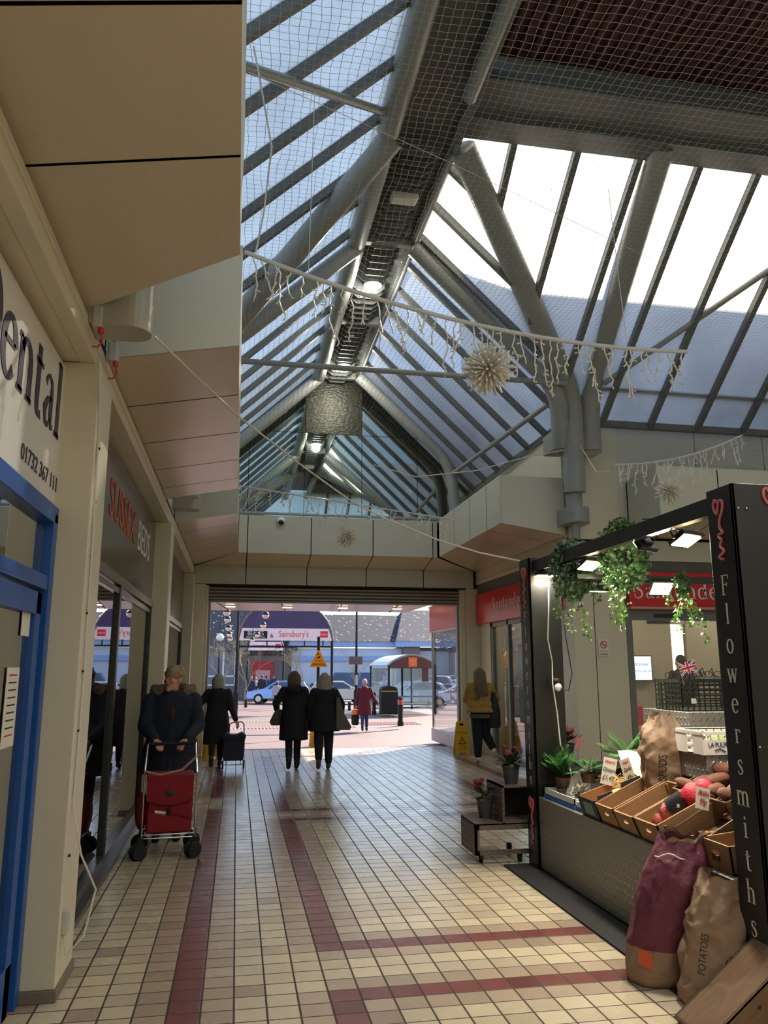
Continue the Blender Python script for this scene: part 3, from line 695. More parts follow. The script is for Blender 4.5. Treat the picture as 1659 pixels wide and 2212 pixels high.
def ribbons(word, size, xs=1., gap=.03, vertical=0., centre=True, d=.002, bold=1.):
    mb = MB(); x = 0; y = 0
    tot = sum(GL[c][0] + gap for c in word) - gap
    if not vertical and centre: x = -tot / 2
    for c in word:
        wd, st = GL[c]; ox = -wd / 2 if vertical else x
        for rb in st:
            L_, R_ = [], []
            for i, (px, py, ww) in enumerate(rb):
                a = rb[max(i - 1, 0)]; b = rb[min(i + 1, len(rb) - 1)]
                dx, dy = b[0] - a[0], b[1] - a[1]; l = math.hypot(dx, dy) or 1
                ww *= bold; nx, ny = -dy / l * ww / 2, dx / l * ww / 2
                L_.append(((ox + px + nx) * size * xs, (y + py + ny) * size)); R_.append(((ox + px - nx) * size * xs, (y + py - ny) * size))
            for i in range(len(rb) - 1):
                q = [L_[i], L_[i + 1], R_[i + 1], R_[i]]
                mb.add([(p[0], p[1], d) for p in q] + [(p[0], p[1], 0) for p in q], [(0, 1, 2, 3), (0, 4, 5, 1), (1, 5, 6, 2), (2, 6, 7, 3), (3, 7, 4, 0)])
        if vertical: y -= vertical / size
        else: x += wd + gap
    return mb
def put(T, name, mb, mat, loc, rot):
    o = mb.build(name, mat, T); o.location = V(loc) - V(T.location); o.rotation_euler = rot; return o
put(T, 'lettering', ribbons('Dental', .6, .98, gap=.02, centre=False, bold=1.45), DINK, (-1.068, 3.06, 3.0), FACEXP)
txt(T, 'phone_number', '01732 367 111', .12, DINK, (-1.067, 4.33, 2.735), FACEXP, xs=1.1)

# blue shopfront
mb = MB()
T = thing('blue_shopfront', 'blue framed glazed shopfront and door under the white sign', 'shopfront', (XS, 3.5, 0))
P(T, 'frame', MB().box((-1.14, 4.62, 0), (-1.04, 4.7, 2.56)), BLUE, w=True, bevel=.006)
P(T, 'header', MB().box((-1.14, -2, 2.5), (-1.04, 4.7, 2.6)), BLUE, w=True, bevel=.006)
P(T, 'transom', MB().box((-1.13, -2, 2.12), (-1.05, 4.62, 2.2)), BLUE, w=True, bevel=.006)
P(T, 'door_rail', MB().box((-1.125, -2, 1.98), (-1.06, 4.56, 2.1)).box((-1.125, 4.46, .0), (-1.06, 4.56, 2.1)).box((-1.125, -2, 0), (-1.06, 4.56, .25)), BLUE, w=True, bevel=.004)
P(T, 'glass', MB().box((-1.1, -2, .2), (-1.09, 4.6, 2.5)), GLASSB, w=True)
P(T, 'blind', MB().box((-1.35, 4.3, 2.2), (-1.33, 4.55, 2.45)), PAPER, w=True)
T = thing('notice', 'white opening hours notice taped inside the blue framed door', 'notice', (-1.085, 4.22, 1.55))
P(T, 'sheet', MB().box((-1.084, 4.1, 1.32), (-1.082, 4.32, 1.7)), PAPER, w=True)
for i in range(9): P(T, 'text_line', MB().box((-1.0815, 4.14, 1.66 - i * .036), (-1.081, 4.28, 1.667 - i * .036)), REDINK if i in (0, 8) else INK, w=True)
one('notice', MB().box((-1.084, 4.28, 1.86), (-1.082, 4.44, 2.02)), PAPER, 'small white card near the top of the blue door glass', 'notice', (-1.083, 4.36, 1.9))
# interior behind both shops
struct('wall_left_shop_back', MB().box((-4.2, -4, 0), (-4.1, 16, 3.5)).box((-4.2, 4.8, 0), (-1.36, 4.9, 3.5)).box((-4.2, 15.95, 0), (-1.3, 16.05, 3.5)), M('dim_wall', (120, 112, 100), .8))
struct('ceiling_left_shop', MB().box((-4.2, -4, 3.45), (-1.1, 16, 3.5)), M('shop_ceiling', (150, 146, 138), .8))
struct('floor_left_shop', MB().box((-4.2, -4, .0), (-1.16, 16, .012)), M('wood_floor', (160, 100, 62), .25, var=.25, sc=3, stretch=(4, .6, 1)))

# bed shop front (two bays)
ANTH = M('dark_sign_panel', (66, 66, 64), .18, var=.04)
ORANGE = M('orange_letter', (196, 92, 50), .5, var=0)
def shop_bay(y0, y1, lab, sign):
    T = thing('shopfront', lab, 'shopfront', (XS, (y0 + y1) / 2, 0))
    P(T, 'sign_panel', MB().box((-1.13, y0, 2.5), (-1.06, y1, 3.47)), ANTH, w=True)
    P(T, 'head_rail', MB().box((-1.12, y0, 2.42), (-1.04, y1, 2.5)).box((-1.1, y0, 2.35), (-1.06, y1, 2.4)), M('aluminium', (170, 165, 158), .25, .8, var=.03), w=True)
    P(T, 'sill', MB().box((-1.14, y0, .0), (-1.04, y1, .14)).box((-1.14, y0, 0), (-.99, y1, .05)), M('sill_metal', (100, 98, 96), .3, .5), w=True)
    n = 2 if sign else 1
    ys = [y0 + .05, y0 + (y1 - y0) * .46, y1 - .05] if sign else [y0 + .05, y1 - .05]
    for y in ys: P(T, 'mullion', MB().box((-1.12, y - .05, .14), (-1.05, y + .05, 2.42)), BLACK, w=True, bevel=.004)
    for a, b in zip(ys, ys[1:]): P(T, 'pane', MB().box((-1.09, a + .05, .14), (-1.08, b - .05, 2.42)), GLASSB, w=True)
    return T
T = shop_bay(5.15, 10.05, 'bed shop window with dark sign panel and reflective glass', 1)
txt(T, 'orange_letters', 'SUSSEX', .46, ORANGE, (-1.057, 7.3, 3.06), FACEXP, xs=1.08, ext=.002)
txt(T, 'white_letters', 'BEDS', .46, WHITE, (-1.057, 8.92, 3.05), FACEXP, xs=1.08, ext=.002)
shop_bay(10.5, 15.55, 'farther dark shop window between the second pier and the exit', 0)
# bed inside
T = thing('display_bed', 'bed with dark blue cover displayed behind the shop glass', 'bed', (-2.3, 7.6, 0))
P(T, 'mattress', MB().box((-3.1, 6.7, .3), (-1.6, 8.6, .6)), M('white_bedding', (190, 188, 184), .8), w=True, bevel=.06)
P(T, 'base', MB().box((-3.1, 6.7, .05), (-1.6, 8.6, .3)), M('navy_fabric', (30, 40, 60), .9), w=True, bevel=.02)
P(T, 'headboard', MB().box((-3.1, 8.6, .05), (-1.6, 8.72, 1.2)), M('navy_fabric', (30, 40, 60), .9), w=True, bevel=.03)

# switch boxes with red glands, cable down the pier, plug
for y, z, l in ((4.42, 3.6, 'grey junction box with red gland at the top of the near pier'), (4.98, 3.62, 'second grey junction box with red gland just behind the first')):
    T = thing('junction_box', l, 'junction box', (-.8, y, z))
    P(T, 'box', MB().box((-.88, y - .05, z), (-.82, y + .05, z + .13)), M('grey_plastic', (190, 188, 180), .5), w=True, bevel=.012)
    P(T, 'conduit', MB().tube([(-.85, y, z + .12), (-.85, y, z + .22)], .015, 8), STEEL, w=True)
    P(T, 'gland', MB().tube([(-.83, y - .02, z), (-.83, y - .02, z - .03)], .018, 8), M('red_plastic', (200, 48, 36), .4), w=True)
    P(T, 'red_wire', MB().tube([(-.83, y - .02, z - .03), (-.82, y - .01, z - .08), (-.84, y - .03, z - .12), (-.86, y - .06, z - .13)], .006, 6), M('red_plastic', (200, 48, 36), .4), w=True)
T = thing('pier_cable', 'thin pale cable clipped down the side of the near pier to a plug', 'cable', (-.86, 4.9, .2))
P(T, 'wire', MB().tube([(-.862, 4.6, 3.5), (-.862, 4.72, 3.2), (-.862, 4.8, 2.4), (-.862, 4.83, 1.6), (-.862, 4.8, .95), (-.8, 4.78, .7), (-.72, 4.85, .5), (-.76, 4.8, .28), (-.84, 4.76, .2), (-.86, 4.79, .3)], .006, 6), CABLEW, w=True)
P(T, 'plug', MB().box((-.872, 4.76, .3), (-.84, 4.83, .42)), M('grey_plastic', (190, 188, 180), .5), w=True, bevel=.006)
for i in range(8): P(T, 'clip', MB().cbox((-.864, 4.81, 3.0 - i * .33), (.008, .02, .012)), INK, w=True)

# ================================================================== BANK SHOP (corner block)
struct('wall_bank_inner', MB().box((5.2, 13.6, 0), (7.98, 13.7, 3.3)).box((8.28, 13.6, 0), (12, 13.7, 3.3)).box((7.5, 13.6, 2.5), (8.3, 13.7, 3.3)), BEIGEW)
struct('ceiling_bank', MB().box((5.2, 11.5, 3.3), (12, 16, 3.36)), WHITE)
struct('wall_bank_side', MB().box((7.6, 13.7, 0), (7.7, 16, 3.3)).box((5.2, 15.9, 0), (8.7, 16.0, 3.4)).box((9.95, 15.9, 0), (12, 16.0, 3.4)).box((8.7, 15.9, 0), (9.95, 16, .9)).box((8.7, 15.9, 2.7), (9.95, 16, 3.4)).box((12, 11.4, 0), (12.1, 16, 3.4)), BEIGEW)
# red fascia facing the mall
def bank_flame(T, mat, loc, rot, s):
    mb = MB(); n = 14
    for k, (ox, rr) in enumerate(((0, 1),)):
        pts = [(rr * cos(a) * .55, rr * sin(a) * .28 - .2) for a in [pi + pi * i / n for i in range(n + 1)]]
        pts += [(.42, .1), (.2, .42), (.05, .75), (-.1, .5), (-.02, .2), (-.3, .45), (-.42, .1)]
        mb.add([(x * s, y * s, .002) for x, y in pts], [tuple(range(len(pts)))])
    o = mb.build('flame_logo', mat, T); o.location = V(loc) - V(T.location); o.rotation_euler = rot; return o
T = thing('bank_sign', 'glossy red bank fascia along the right side of the mall', 'sign', (4.98, 13.4, 2.9))
P(T, 'panel', MB().box((4.92, 11.6, 2.58), (5.04, 15.95, 3.2)), RED, w=True, bevel=.01)
put(T, 'lettering', ribbons('Santander', .4), WHITE, (4.917, 14.0, 2.76), FACEXN)
bank_flame(T, WHITE, (4.916, 12.15, 2.9), FACEXN, .3)
struct('wall_right_sign_backing', MB().box((4.97, 11.5, 3.2), (5.1, 16, 3.42)), M('grey_fascia', (96, 94, 88), .6))
T = thing('bank_sign', 'glossy red bank fascia on the back wall above the screen window', 'sign', (7.6, 11.2, 2.9))
P(T, 'panel', MB().box((5.9, 11.14, 2.62), (11.9, 11.26, 3.16)), RED, w=True, bevel=.01)
P(T, 'trim_strip', MB().box((5.9, 11.13, 2.585), (11.9, 11.26, 2.62)), M('pale_red_trim', (210, 150, 140), .5), w=True)
put(T, 'lettering', ribbons('Santander', .37, bold=1.15), WHITE, (6.74, 11.135, 2.75), FACEY)
# mall-side bank window
T = thing('bank_window', 'bank shopfront glazing with pale phone number beside the flower stall', 'shopfront', (5.05, 13.5, 0))
for y in (11.75, 12.9, 14.3, 15.25): P(T, 'mullion', MB().box((5.02, y - .04, 0), (5.1, y + .04, 2.6)), M('grey_frame', (112, 116, 112), .4), w=True)
for a, b in ((11.79, 12.86), (12.94, 14.26), (14.34, 15.21)): P(T, 'pane', MB().box((5.055, a, .08), (5.065, b, 2.56)), GLASS, w=True)
P(T, 'rail', MB().box((5.02, 11.7, 2.5), (5.1, 15.3, 2.6)), M('grey_frame', (112, 116, 112), .4), w=True)
P(T, 'sill', MB().box((5.0, 11.7, 0), (5.1, 15.3, .08)), M('grey_frame', (112, 116, 112), .4), w=True)
txt(T, 'number', '0800 389 7821', .26, PAPER, (5.05, 13.3, 2.3), FACEXN, xs=.9)
P(T, 'blind_strip', MB().box((5.3, 11.8, .1), (5.32, 12.5, 2.55)), M('yellow_blind', (214, 204, 158), .8), w=True)
# cash machine with lit strip
T = thing('cash_machine', 'grey cash machine surround with a bright vertical light strip', 'cash machine', (5.0, 13.0, 0))
P(T, 'surround', MB().box((4.95, 12.55, .75), (5.05, 13.6, 2.1)), M('grey_machine', (104, 116, 116), .4), w=True, bevel=.02)
P(T, 'light_strip', MB().box((4.935, 13.25, .95), (4.95, 13.28, 1.95)), M('strip_light', (220, 255, 245), .4, emit=(215, 255, 240), es=3.5), w=True)
P(T, 'pad', MB().box((4.94, 12.7, 1.2), (4.95, 13.1, 1.5)), BLACK, w=True)
# stair seen through
T = thing('staircase', 'dim pale staircase behind the bank window', 'stairs', (6.2, 14.5, 0))
mb = MB()
for i in range(9): mb.box((5.6, 15.7 - i * .22, .3 + i * .22), (6.6, 15.92 - i * .22, .34 + i * .22))
P(T, 'treads', mb, M('tread_wood', (120, 108, 92), .6), w=True)
P(T, 'handrail', MB().beam((5.62, 15.8, 1.2), (5.62, 13.9, 3.1), .04, .06), WHITE, w=True)
# back wall shop window
T = thing('bank_window', 'bank window facing the stall with grey frame on the back wall', 'shopfront', (8, 11.3, 0))
FR = M('grey_frame', (112, 116, 112), .4)
for x in (5.93, 7.95, 8.05, 9.8): P(T, 'mullion', MB().box((x - .05, 11.28, 0), (x + .05, 11.36, 2.6)), FR, w=True)
P(T, 'rail', MB().box((5.88, 11.27, 2.42), (11.9, 11.36, 2.6)), FR, w=True)
P(T, 'vent_grille', MB().box((6.35, 11.255, 2.46), (6.8, 11.27, 2.52)), BLACK, w=True)
for a, b in ((5.98, 7.9), (8.1, 9.75)): P(T, 'pane', MB().box((a, 11.31, .05), (b, 11.32, 2.42)), GLASS, w=True)
P(T, 'queue_emblem', MB().lathe([(.085, 0), (.085, .004)]).xf(Matrix.Translation((8.25, 11.305, 1.72)) @ Matrix.Rotation(pi / 2, 4, 'X')), BLACK, w=True)
P(T, 'queue_emblem', MB().lathe([(.085, 0), (.085, .004)]).xf(Matrix.Translation((8.46, 11.305, 1.72)) @ Matrix.Rotation(pi / 2, 4, 'X')), BLACK, w=True)
P(T, 'queue_emblem', MB().lathe([(.085, 0), (.085, .004)]).xf(Matrix.Translation((8.67, 11.305, 1.72)) @ Matrix.Rotation(pi / 2, 4, 'X')), BLACK, w=True)
T = thing('wall_screen', 'wall mounted screen showing a pale bank advert', 'screen', (7.05, 13.5, 1.7))
P(T, 'casing', MB().box((6.68, 13.5, 1.46), (7.5, 13.58, 1.92)), BLACK, w=True, bevel=.008)
P(T, 'display', MB().box((6.7, 13.492, 1.48), (7.48, 13.5, 1.9)), M('lit_screen', (206, 222, 232), .3, emit=(190, 215, 232), es=.75), w=True)
txt(T, 'lettering', 'Santander', .09, REDINK, (7.25, 13.488, 1.76), FACEY)
txt(T, 'caption', 'Download the app now.', .06, M('grey_ink', (90, 110, 130), .8), (7.22, 13.488, 1.64), FACEY)
P(T, 'badge', MB().box((6.95, 13.488, 1.535), (7.04, 13.492, 1.56)), INK, w=True); P(T, 'badge', MB().box((7.07, 13.488, 1.535), (7.16, 13.492, 1.56)), INK, w=True)
bank_flame(T, REDINK, (7.0, 13.489, 1.76), FACEY, .05)
one('chair', MB().box((6.8, 13.0, .42), (7.2, 13.4, .48)).box((6.8, 13.36, .48), (7.2, 13.42, 1.02)).box((6.82, 13.02, 0), (6.86, 13.06, .42)).box((7.14, 13.02, 0), (7.18, 13.06, .42)).box((6.82, 13.34, 0), (6.86, 13.38, .42)).box((7.14, 13.34, 0), (7.18, 13.38, .42)), RED, 'red chair inside the bank below the screen', 'chair', (7.0, 13.2, 0), bevel=.01)
T = thing('no_smoking_sign', 'small white no smoking notice on the cream corner pier', 'sign', (5.46, 11.23, 2.0))
P(T, 'card', MB().box((5.38, 11.23, 1.87), (5.55, 11.236, 2.12)), PAPER, w=True)
mb = MB(); mb.tube([(5.465 + .05 * cos(a), 11.228, 2.04 + .05 * sin(a)) for a in [2 * pi * i / 20 for i in range(21)]], .006, 6); mb.tube([(5.43, 11.228, 2.075), (5.5, 11.228, 2.005)], .006, 6)
P(T, 'red_ring', mb, REDINK, w=True); P(T, 'cigarette', MB().box((5.44, 11.227, 2.034), (5.49, 11.229, 2.044)), INK, w=True)
txt(T, 'caption', 'NO SMOKING', .02, REDINK, (5.465, 11.229, 1.945), FACEY); txt(T, 'small_print', 'It is against the law to smoke in these premises', .0065, INK, (5.465, 11.229, 1.915), FACEY)
P(T, 'caption_line', MB().box((5.4, 11.228, 1.89), (5.53, 11.23, 1.9)), INK, w=True)
T = thing('purple_poster', 'small purple poster standing inside the bank window', 'poster', (5.5, 12.2, 1.3))
P(T, 'panel', MB().box((5.45, 12.2, 1.3), (5.75, 12.21, 1.75)), M('purple_poster', (112, 56, 118), .5), w=True)
P(T, 'stand', MB().box((5.55, 12.18, 0), (5.65, 12.24, 1.3)), BLACK, w=True)
# glowing ceiling panels added to light the bank interior
for x, y, l in ((6.6, 12.4, 'added square light panel inside the bank near the screen'), (9.0, 12.6, 'added square light panel inside the bank farther right'), (6.3, 14.8, 'added square light panel in the bank behind the inner wall')):
    T = thing('added_light_panel', l, 'added light panel', (x, y, 3.28))
    P(T, 'frame', MB().box((x - .32, y - .32, 3.27), (x + .32, y + .32, 3.3)), WHITE, w=True)
    P(T, 'diffuser', MB().box((x - .3, y - .3, 3.26), (x + .3, y + .3, 3.268)), M('added_panel_glow', (255, 250, 238), .5, emit=(255, 248, 230), es=6.), w=True)

# ================================================================== OUTSIDE
def at(px, y, ratio_px=None):
    return px * y
# canopy over the pavement beyond the exit
struct('ceiling_outside_canopy', MB().box((-9, 16.35, 3.2), (4.6, 21.4, 3.24)), M('canopy_lining', (196, 184, 174), .2, var=.03, spec=.6))
mb = MB()
for x in (-.75, .75, 2.2, 3.6): mb.beam((x, 16.4, 3.195), (x + .5, 21.4, 3.195), .02, .01)
struct('trim_canopy_joints', mb, DARKGAP)
n = 0
CL = thing('canopy_downlight', 'small square downlight in the lining of the outdoor canopy', 'downlight', (0.1, 17.2, 3.2), group='downlights in the outdoor canopy')
P(CL, 'frame', MB().box((-.13, -.13, -.02), (.13, .13, 0)), WHITE); P(CL, 'lens', MB().box((-.11, -.11, -.03), (.11, .11, -.02)), M('downlight_lens', (255, 244, 214), .4, emit=(255, 240, 205), es=2.5))
for x, y in ((1.55, 17.2), (3.0, 17.2), (-.2, 19.8), (1.2, 19.8), (2.6, 19.8), (4.0, 19.8)):
    c = copy_tree(CL); c.location = (x, y, 3.2)
struct('wall_outside_left_column', MB().box((-1.1, 17.6, 0), (-.72, 18.0, 3.2)), M('brown_column', (74, 54, 48), .6), bevel=.01)
struct('wall_outside_left', MB().box((-6, 16.3, 0), (-1.1, 17.0, 3.2)), M('brown_brick', (118, 92, 80), .9))
# shop on the right of the exit
struct('wall_outside_right', MB().box((4.72, 16.3, .3), (5.9, 16.5, 3.4)).box((5.4, 16.5, 0), (5.9, 19, 3.9)), CREAM)
T = thing('corner_shop_window', 'glass shop window just outside the exit on a pale plinth', 'shopfront', (4.9, 17.8, 0))
P(T, 'plinth', MB().box((4.62, 16.4, 0), (5.4, 18.8, .3)), M('pale_plinth', (196, 192, 200), .4), w=True, bevel=.02)
P(T, 'pane', MB().box((4.66, 16.4, .3), (4.67, 18.75, 2.55)), GLASS, w=True); P(T, 'pane', MB().box((4.66, 18.74, .3), (5.4, 18.75, 2.55)), GLASS, w=True)
P(T, 'corner_post', MB().box((4.64, 18.72, .3), (4.68, 18.76, 2.55)), CHROME, w=True)
P(T, 'lettering', MB().box((4.9, 18.6, 1.1), (5.25, 18.61, 1.15)), RED, w=True)
T = thing('shop_sign', 'plain glossy red box sign over the corner window outside the exit', 'sign', (4.8, 17.6, 2.8))
P(T, 'box', MB().box((4.58, 16.35, 2.55), (5.4, 18.7, 3.16)), RED, w=True, bevel=.01); P(T, 'edge_strip', MB().box((4.575, 16.35, 2.53), (5.4, 18.72, 2.55)), WHITE, w=True)

def lichen_roof():
    m, N, L = new_mat('lichen_roof')
    p = N.new('ShaderNodeBsdfPrincipled'); p.inputs['Roughness'].default_value = .85; o = N.new('ShaderNodeOutputMaterial'); L.new(p.outputs[0], o.inputs[0])
    tc = N.new('ShaderNodeTexCoord'); vo = N.new('ShaderNodeTexVoronoi'); vo.inputs['Scale'].default_value = 2.6; L.new(tc.outputs['Object'], vo.inputs['Vector'])
    lt = N.new('ShaderNodeMath'); lt.operation = 'LESS_THAN'; L.new(vo.outputs['Distance'], lt.inputs[0]); lt.inputs[1].default_value = .2
    mx = N.new('ShaderNodeMix'); mx.data_type = 'RGBA'; mx.inputs[6].default_value = (*srgb((40, 42, 58)), 1); mx.inputs[7].default_value = (*srgb((170, 176, 190)), 1); L.new(lt.outputs[0], mx.inputs[0]); L.new(mx.outputs[2], p.inputs['Base Color'])
    return m
LR = lichen_roof(); PALE = M('pale_cladding', (196, 204, 218), .6, var=.03); BRN = M('far_brick', (120, 108, 106), .9, var=.15, sc=2)
T = thing('supermarket_building', 'long pale supermarket with a dark lichen-spotted roof across the car park', 'building', (5, 62, -.61))
P(T, 'wall', MB().box((4.2, 62, -.61), (12.9, 70, 3.2)), PALE, w=True)
P(T, 'wall', MB().box((-14, 62, -.61), (-.1, 70, 3.1)).box((-.1, 62.3, -.61), (4.2, 70, 3.2)), BRN, w=True)
P(T, 'brick_wing', MB().box((12.9, 61.2, -.61), (14.2, 70, 3.3)).box((16.9, 61.2, -.61), (24, 70, 3.3)).box((14.2, 62.4, -.61), (16.9, 70, 3.3)), BRN, w=True)
P(T, 'white_panel', MB().box((14.3, 62.2, 1.2), (16.8, 62.4, 3.0)), PALE, w=True)
P(T, 'fascia_band', MB().box((4.0, 61.7, 3.25), (12.9, 62.1, 3.75)), M('pale_blue_band', (150, 172, 216), .5), w=True)
P(T, 'fascia_band', MB().box((12.2, 60.9, 3.3), (24, 61.3, 3.75)), M('pale_blue_band', (150, 172, 216), .5), w=True)
P(T, 'fascia_band', MB().box((4.2, 61.8, 2.2), (12.9, 62.0, 2.6)), M('pale_blue_band', (150, 172, 216), .5), w=True)
P(T, 'roof', MB().prism([(61.6, 3.7), (66.5, 6.1), (70, 6.1), (70, 3.7)], 4.0, 13.6, 'x'), LR, w=True)
P(T, 'roof', MB().prism([(61.6, 2.95), (67.5, 7.6), (70, 7.6), (70, 2.95)], -14, 4.6, 'x'), LR, w=True)
P(T, 'roof', MB().add([(12.2, 60.8, 3.75), (24, 60.8, 3.75), (24, 67, 6.6), (14, 67, 6.6), (12.2, 70, 3.75)], [(0, 1, 2, 3), (0, 3, 4)]), LR, w=True)
mb = MB()
for x in (5.5, 7.1, 8.7, 10.3, 11.9): mb.box((x, 61.98, -.61), (x + .05, 62.0, 2.2))
P(T, 'wall_joints', mb, WHITE, w=True)
P(T, 'handrail', MB().box((4.5, 60.5, .15), (12, 60.55, .2)).box((4.5, 60.5, -.1), (12, 60.55, -.06)), STEEL, w=True)
P(T, 'window', MB().box((-8, 61.95, .5), (-.1, 62.0, 3.0)), M('far_window', (112, 116, 134), .2), w=True)
mb = MB()
for x in (-8, -6.2, -4.9, -3.4, -2.2, -1.0, -.1): mb.box((x - .07, 61.9, .4), (x + .07, 61.95, 3.0))
for z in (.4, 1.05, 3.0): mb.box((-8, 61.9, z - .06), (-.05, 61.95, z + .06))
P(T, 'window_frame', mb, WHITE, w=True)
P(T, 'entrance', MB().box((1.2, 62.2, -.6), (2.8, 62.32, 2.2)), M('far_red', (176, 44, 50), .5), w=True)
P(T, 'entrance_glass', MB().box((1.45, 62.15, -.6), (2.55, 62.2, 1.5)), M('far_pink', (206, 150, 150), .4), w=True)

def arch_gate(x0, x1, y, lab, big=True):
    b = G(y); T = thing('arch_gateway', lab, 'gateway', ((x0 + x1) / 2, y, b)); cx = (x0 + x1) / 2; hw = (x1 - x0) / 2
    zs = b + 3.55; 
    for x in (x0, x1): P(T, 'post', MB().tube([(x, y, b), (x, y, zs)], .07, 8), BLACKM, w=True)
    pts = [(cx + hw * cos(a), y, zs + hw * .85 * sin(a)) for a in [pi * i / 18 for i in range(19)]]
    P(T, 'arch', MB().tube(pts, .06, 8), M('arch_paint', (104, 96, 92), .5), w=True)
    P(T, 'cross_bar', MB().box((x0, y - .05, b + 3.15), (x1, y + .05, b + 3.25)), BLACKM, w=True)
    mb = MB()
    for i in range(5): mb.box((x0 + (i + .5) * (x1 - x0) / 5 - .03, y - .03, b + 3.25), (x0 + (i + .5) * (x1 - x0) / 5 + .03, y + .03, b + 3.5))
    P(T, 'hanger', mb, BLACKM, w=True)
    m2 = hw * .93
    poly = [(cx + m2 * cos(a), zs + .35 + (m2 * .8) * sin(a)) for a in [pi * i / 18 for i in range(19)]]
    P(T, 'canopy_panel', MB().prism(poly, y - .02, y + .9, 'y'), M('purple_panel', (70, 56, 96), .5, var=.05), w=True)
    P(T, 'sign_board', MB().prism([(x0 + .02, b + 3.5), (x1 - .02, b + 3.5), (x1 - .22, b + 4.1), (x0 + .16, b + 4.1)], y - .09, y - .02, 'y'), M('pink_white_board', (246, 222, 222), .5, var=.02), w=True)
    OR = M('orange_red_letters', (226, 92, 66), .6, var=0)
    if big:
        P(T, 'black_plate', MB().box((x0 + .25, y - .11, b + 3.6), (x0 + 1.4, y - .09, b + 3.97)), INK, w=True)
        txt(T, 'store_name', 'BEALES', .3, WHITE, (x0 + .825, y - .115, b + 3.84), FACEY, xs=.85)
        txt(T, 'store_caption', 'DEPARTMENT STORE', .1, WHITE, (x0 + .825, y - .115, b + 3.66), FACEY, xs=.95)
        txt(T, 'ampersand', '&', .27, INK, (x0 + 1.62, y - .1, b + 3.72), FACEY)
        txt(T, 'supermarket_name', "Sainsbury's", .44, OR, (x0 + 2.72, y - .1, b + 3.82), FACEY, xs=.78)
        P(T, 'red_badge', MB().box((x1 - .62, y - .11, b + 3.66), (x1 - .24, y - .09, b + 3.98)), M('badge_red', (224, 44, 50), .5), w=True)
        txt(T, 'badge_text', 'Argos', .14, WHITE, (x1 - .43, y - .115, b + 3.82), FACEY)
    else:
        txt(T, 'supermarket_name', "Sainsbury's", .4, OR, (cx - .2, y - .1, b + 3.82), FACEY, xs=.8)
        P(T, 'red_badge', MB().box((x1 - .62, y - .11, b + 3.66), (x1 - .24, y - .09, b + 3.98)), M('badge_red', (224, 44, 50), .5), w=True)
    return T
arch_gate(.05, 4.72, 40, 'near arched gateway with purple panel and two store names')
arch_gate(.75, 3.3, 57.5, 'smaller distant arched gateway with purple panel over the path', False)

# shelter
T = thing('trolley_shelter', 'brown barrel-roofed trolley shelter with glass sides and orange emblem', 'shelter', (8, 36, G(36)))
b = G(37); x0, x1, y0, y1 = 6.88, 9.05, 36.0, 41.0
def vault(x0, x1, z, h, n=12): return [(x0 + (x1 - x0) * i / n, z + h * sin(pi * i / n) ** .8) for i in range(n + 1)]
top = vault(x0 - .1, x1 + .1, b + 2.25, .5); bot = vault(x0 - .05, x1 + .05, b + 2.2, .45)
P(T, 'roof', MB().loft([[(p[0], y, p[1]) for p in top] + [(p[0], y, p[1] - .04) for p in reversed(top)] for y in (y0, y1)]), M('grey_roof', (170, 172, 168), .4), w=True)
P(T, 'gable_panel', MB().prism(bot + [(x1 + .05, b + 2.1), (x0 - .05, b + 2.1)], y0 - .03, y0 + .02, 'y'), M('brown_gable', (92, 56, 52), .5), w=True)
P(T, 'orange_emblem', MB().box((7.8, y0 - .05, b + 2.17), (8.2, y0 - .03, b + 2.6)), M('orange_plate', (240, 110, 40), .5, var=0), w=True)
mb = MB(); mb.tube([(7.86, y0 - .055, b + 2.5), (7.92, y0 - .055, b + 2.5), (7.96, y0 - .055, b + 2.34), (8.12, y0 - .055, b + 2.34), (8.15, y0 - .055, b + 2.46), (7.94, y0 - .055, b + 2.46)], .008, 5)
mb.ell((7.98, y0 - .055, b + 2.27), .018, 8, 6).ell((8.1, y0 - .055, b + 2.27), .018, 8, 6)
P(T, 'trolley_symbol', mb, WHITE, w=True)
for x, y in ((x0, y0), (x1, y0), (x0, y1), (x1, y1), (8.0, y0 + 2.4)): P(T, 'post', MB().box((x - .04, y - .04, b), (x + .04, y + .04, b + 2.25)), BLACKM, w=True)
for a, c in (((x0, y0 + .1, b + .2), (x0 + .02, y1, b + 2.1)), ((x1 - .02, y0, b + .2), (x1, y1, b + 2.1)), ((x0, y1 - .02, b + .2), (x1, y1, b + 2.1))): P(T, 'glass_side', MB().box(a, c), SHELTERG, w=True)
for z in (.45, .8): P(T, 'rail', MB().box((x0, y0 - .02, b + z), (x1 + .2, y0 + .04, b + z + .06)), M('grey_rail', (130, 128, 120), .5), w=True)
P(T, 'bench', MB().box((x0 + .2, y0 + 1, b + .4), (x1 - .1, y0 + 1.4, b + .47)), M('grey_rail', (130, 128, 120), .5), w=True)
P(T, 'notice_board', MB().box((8.45, y0 + .05, b + 1.5), (8.75, y0 + .1, b + 2.15)), M('brown_gable', (92, 56, 52), .5), w=True)

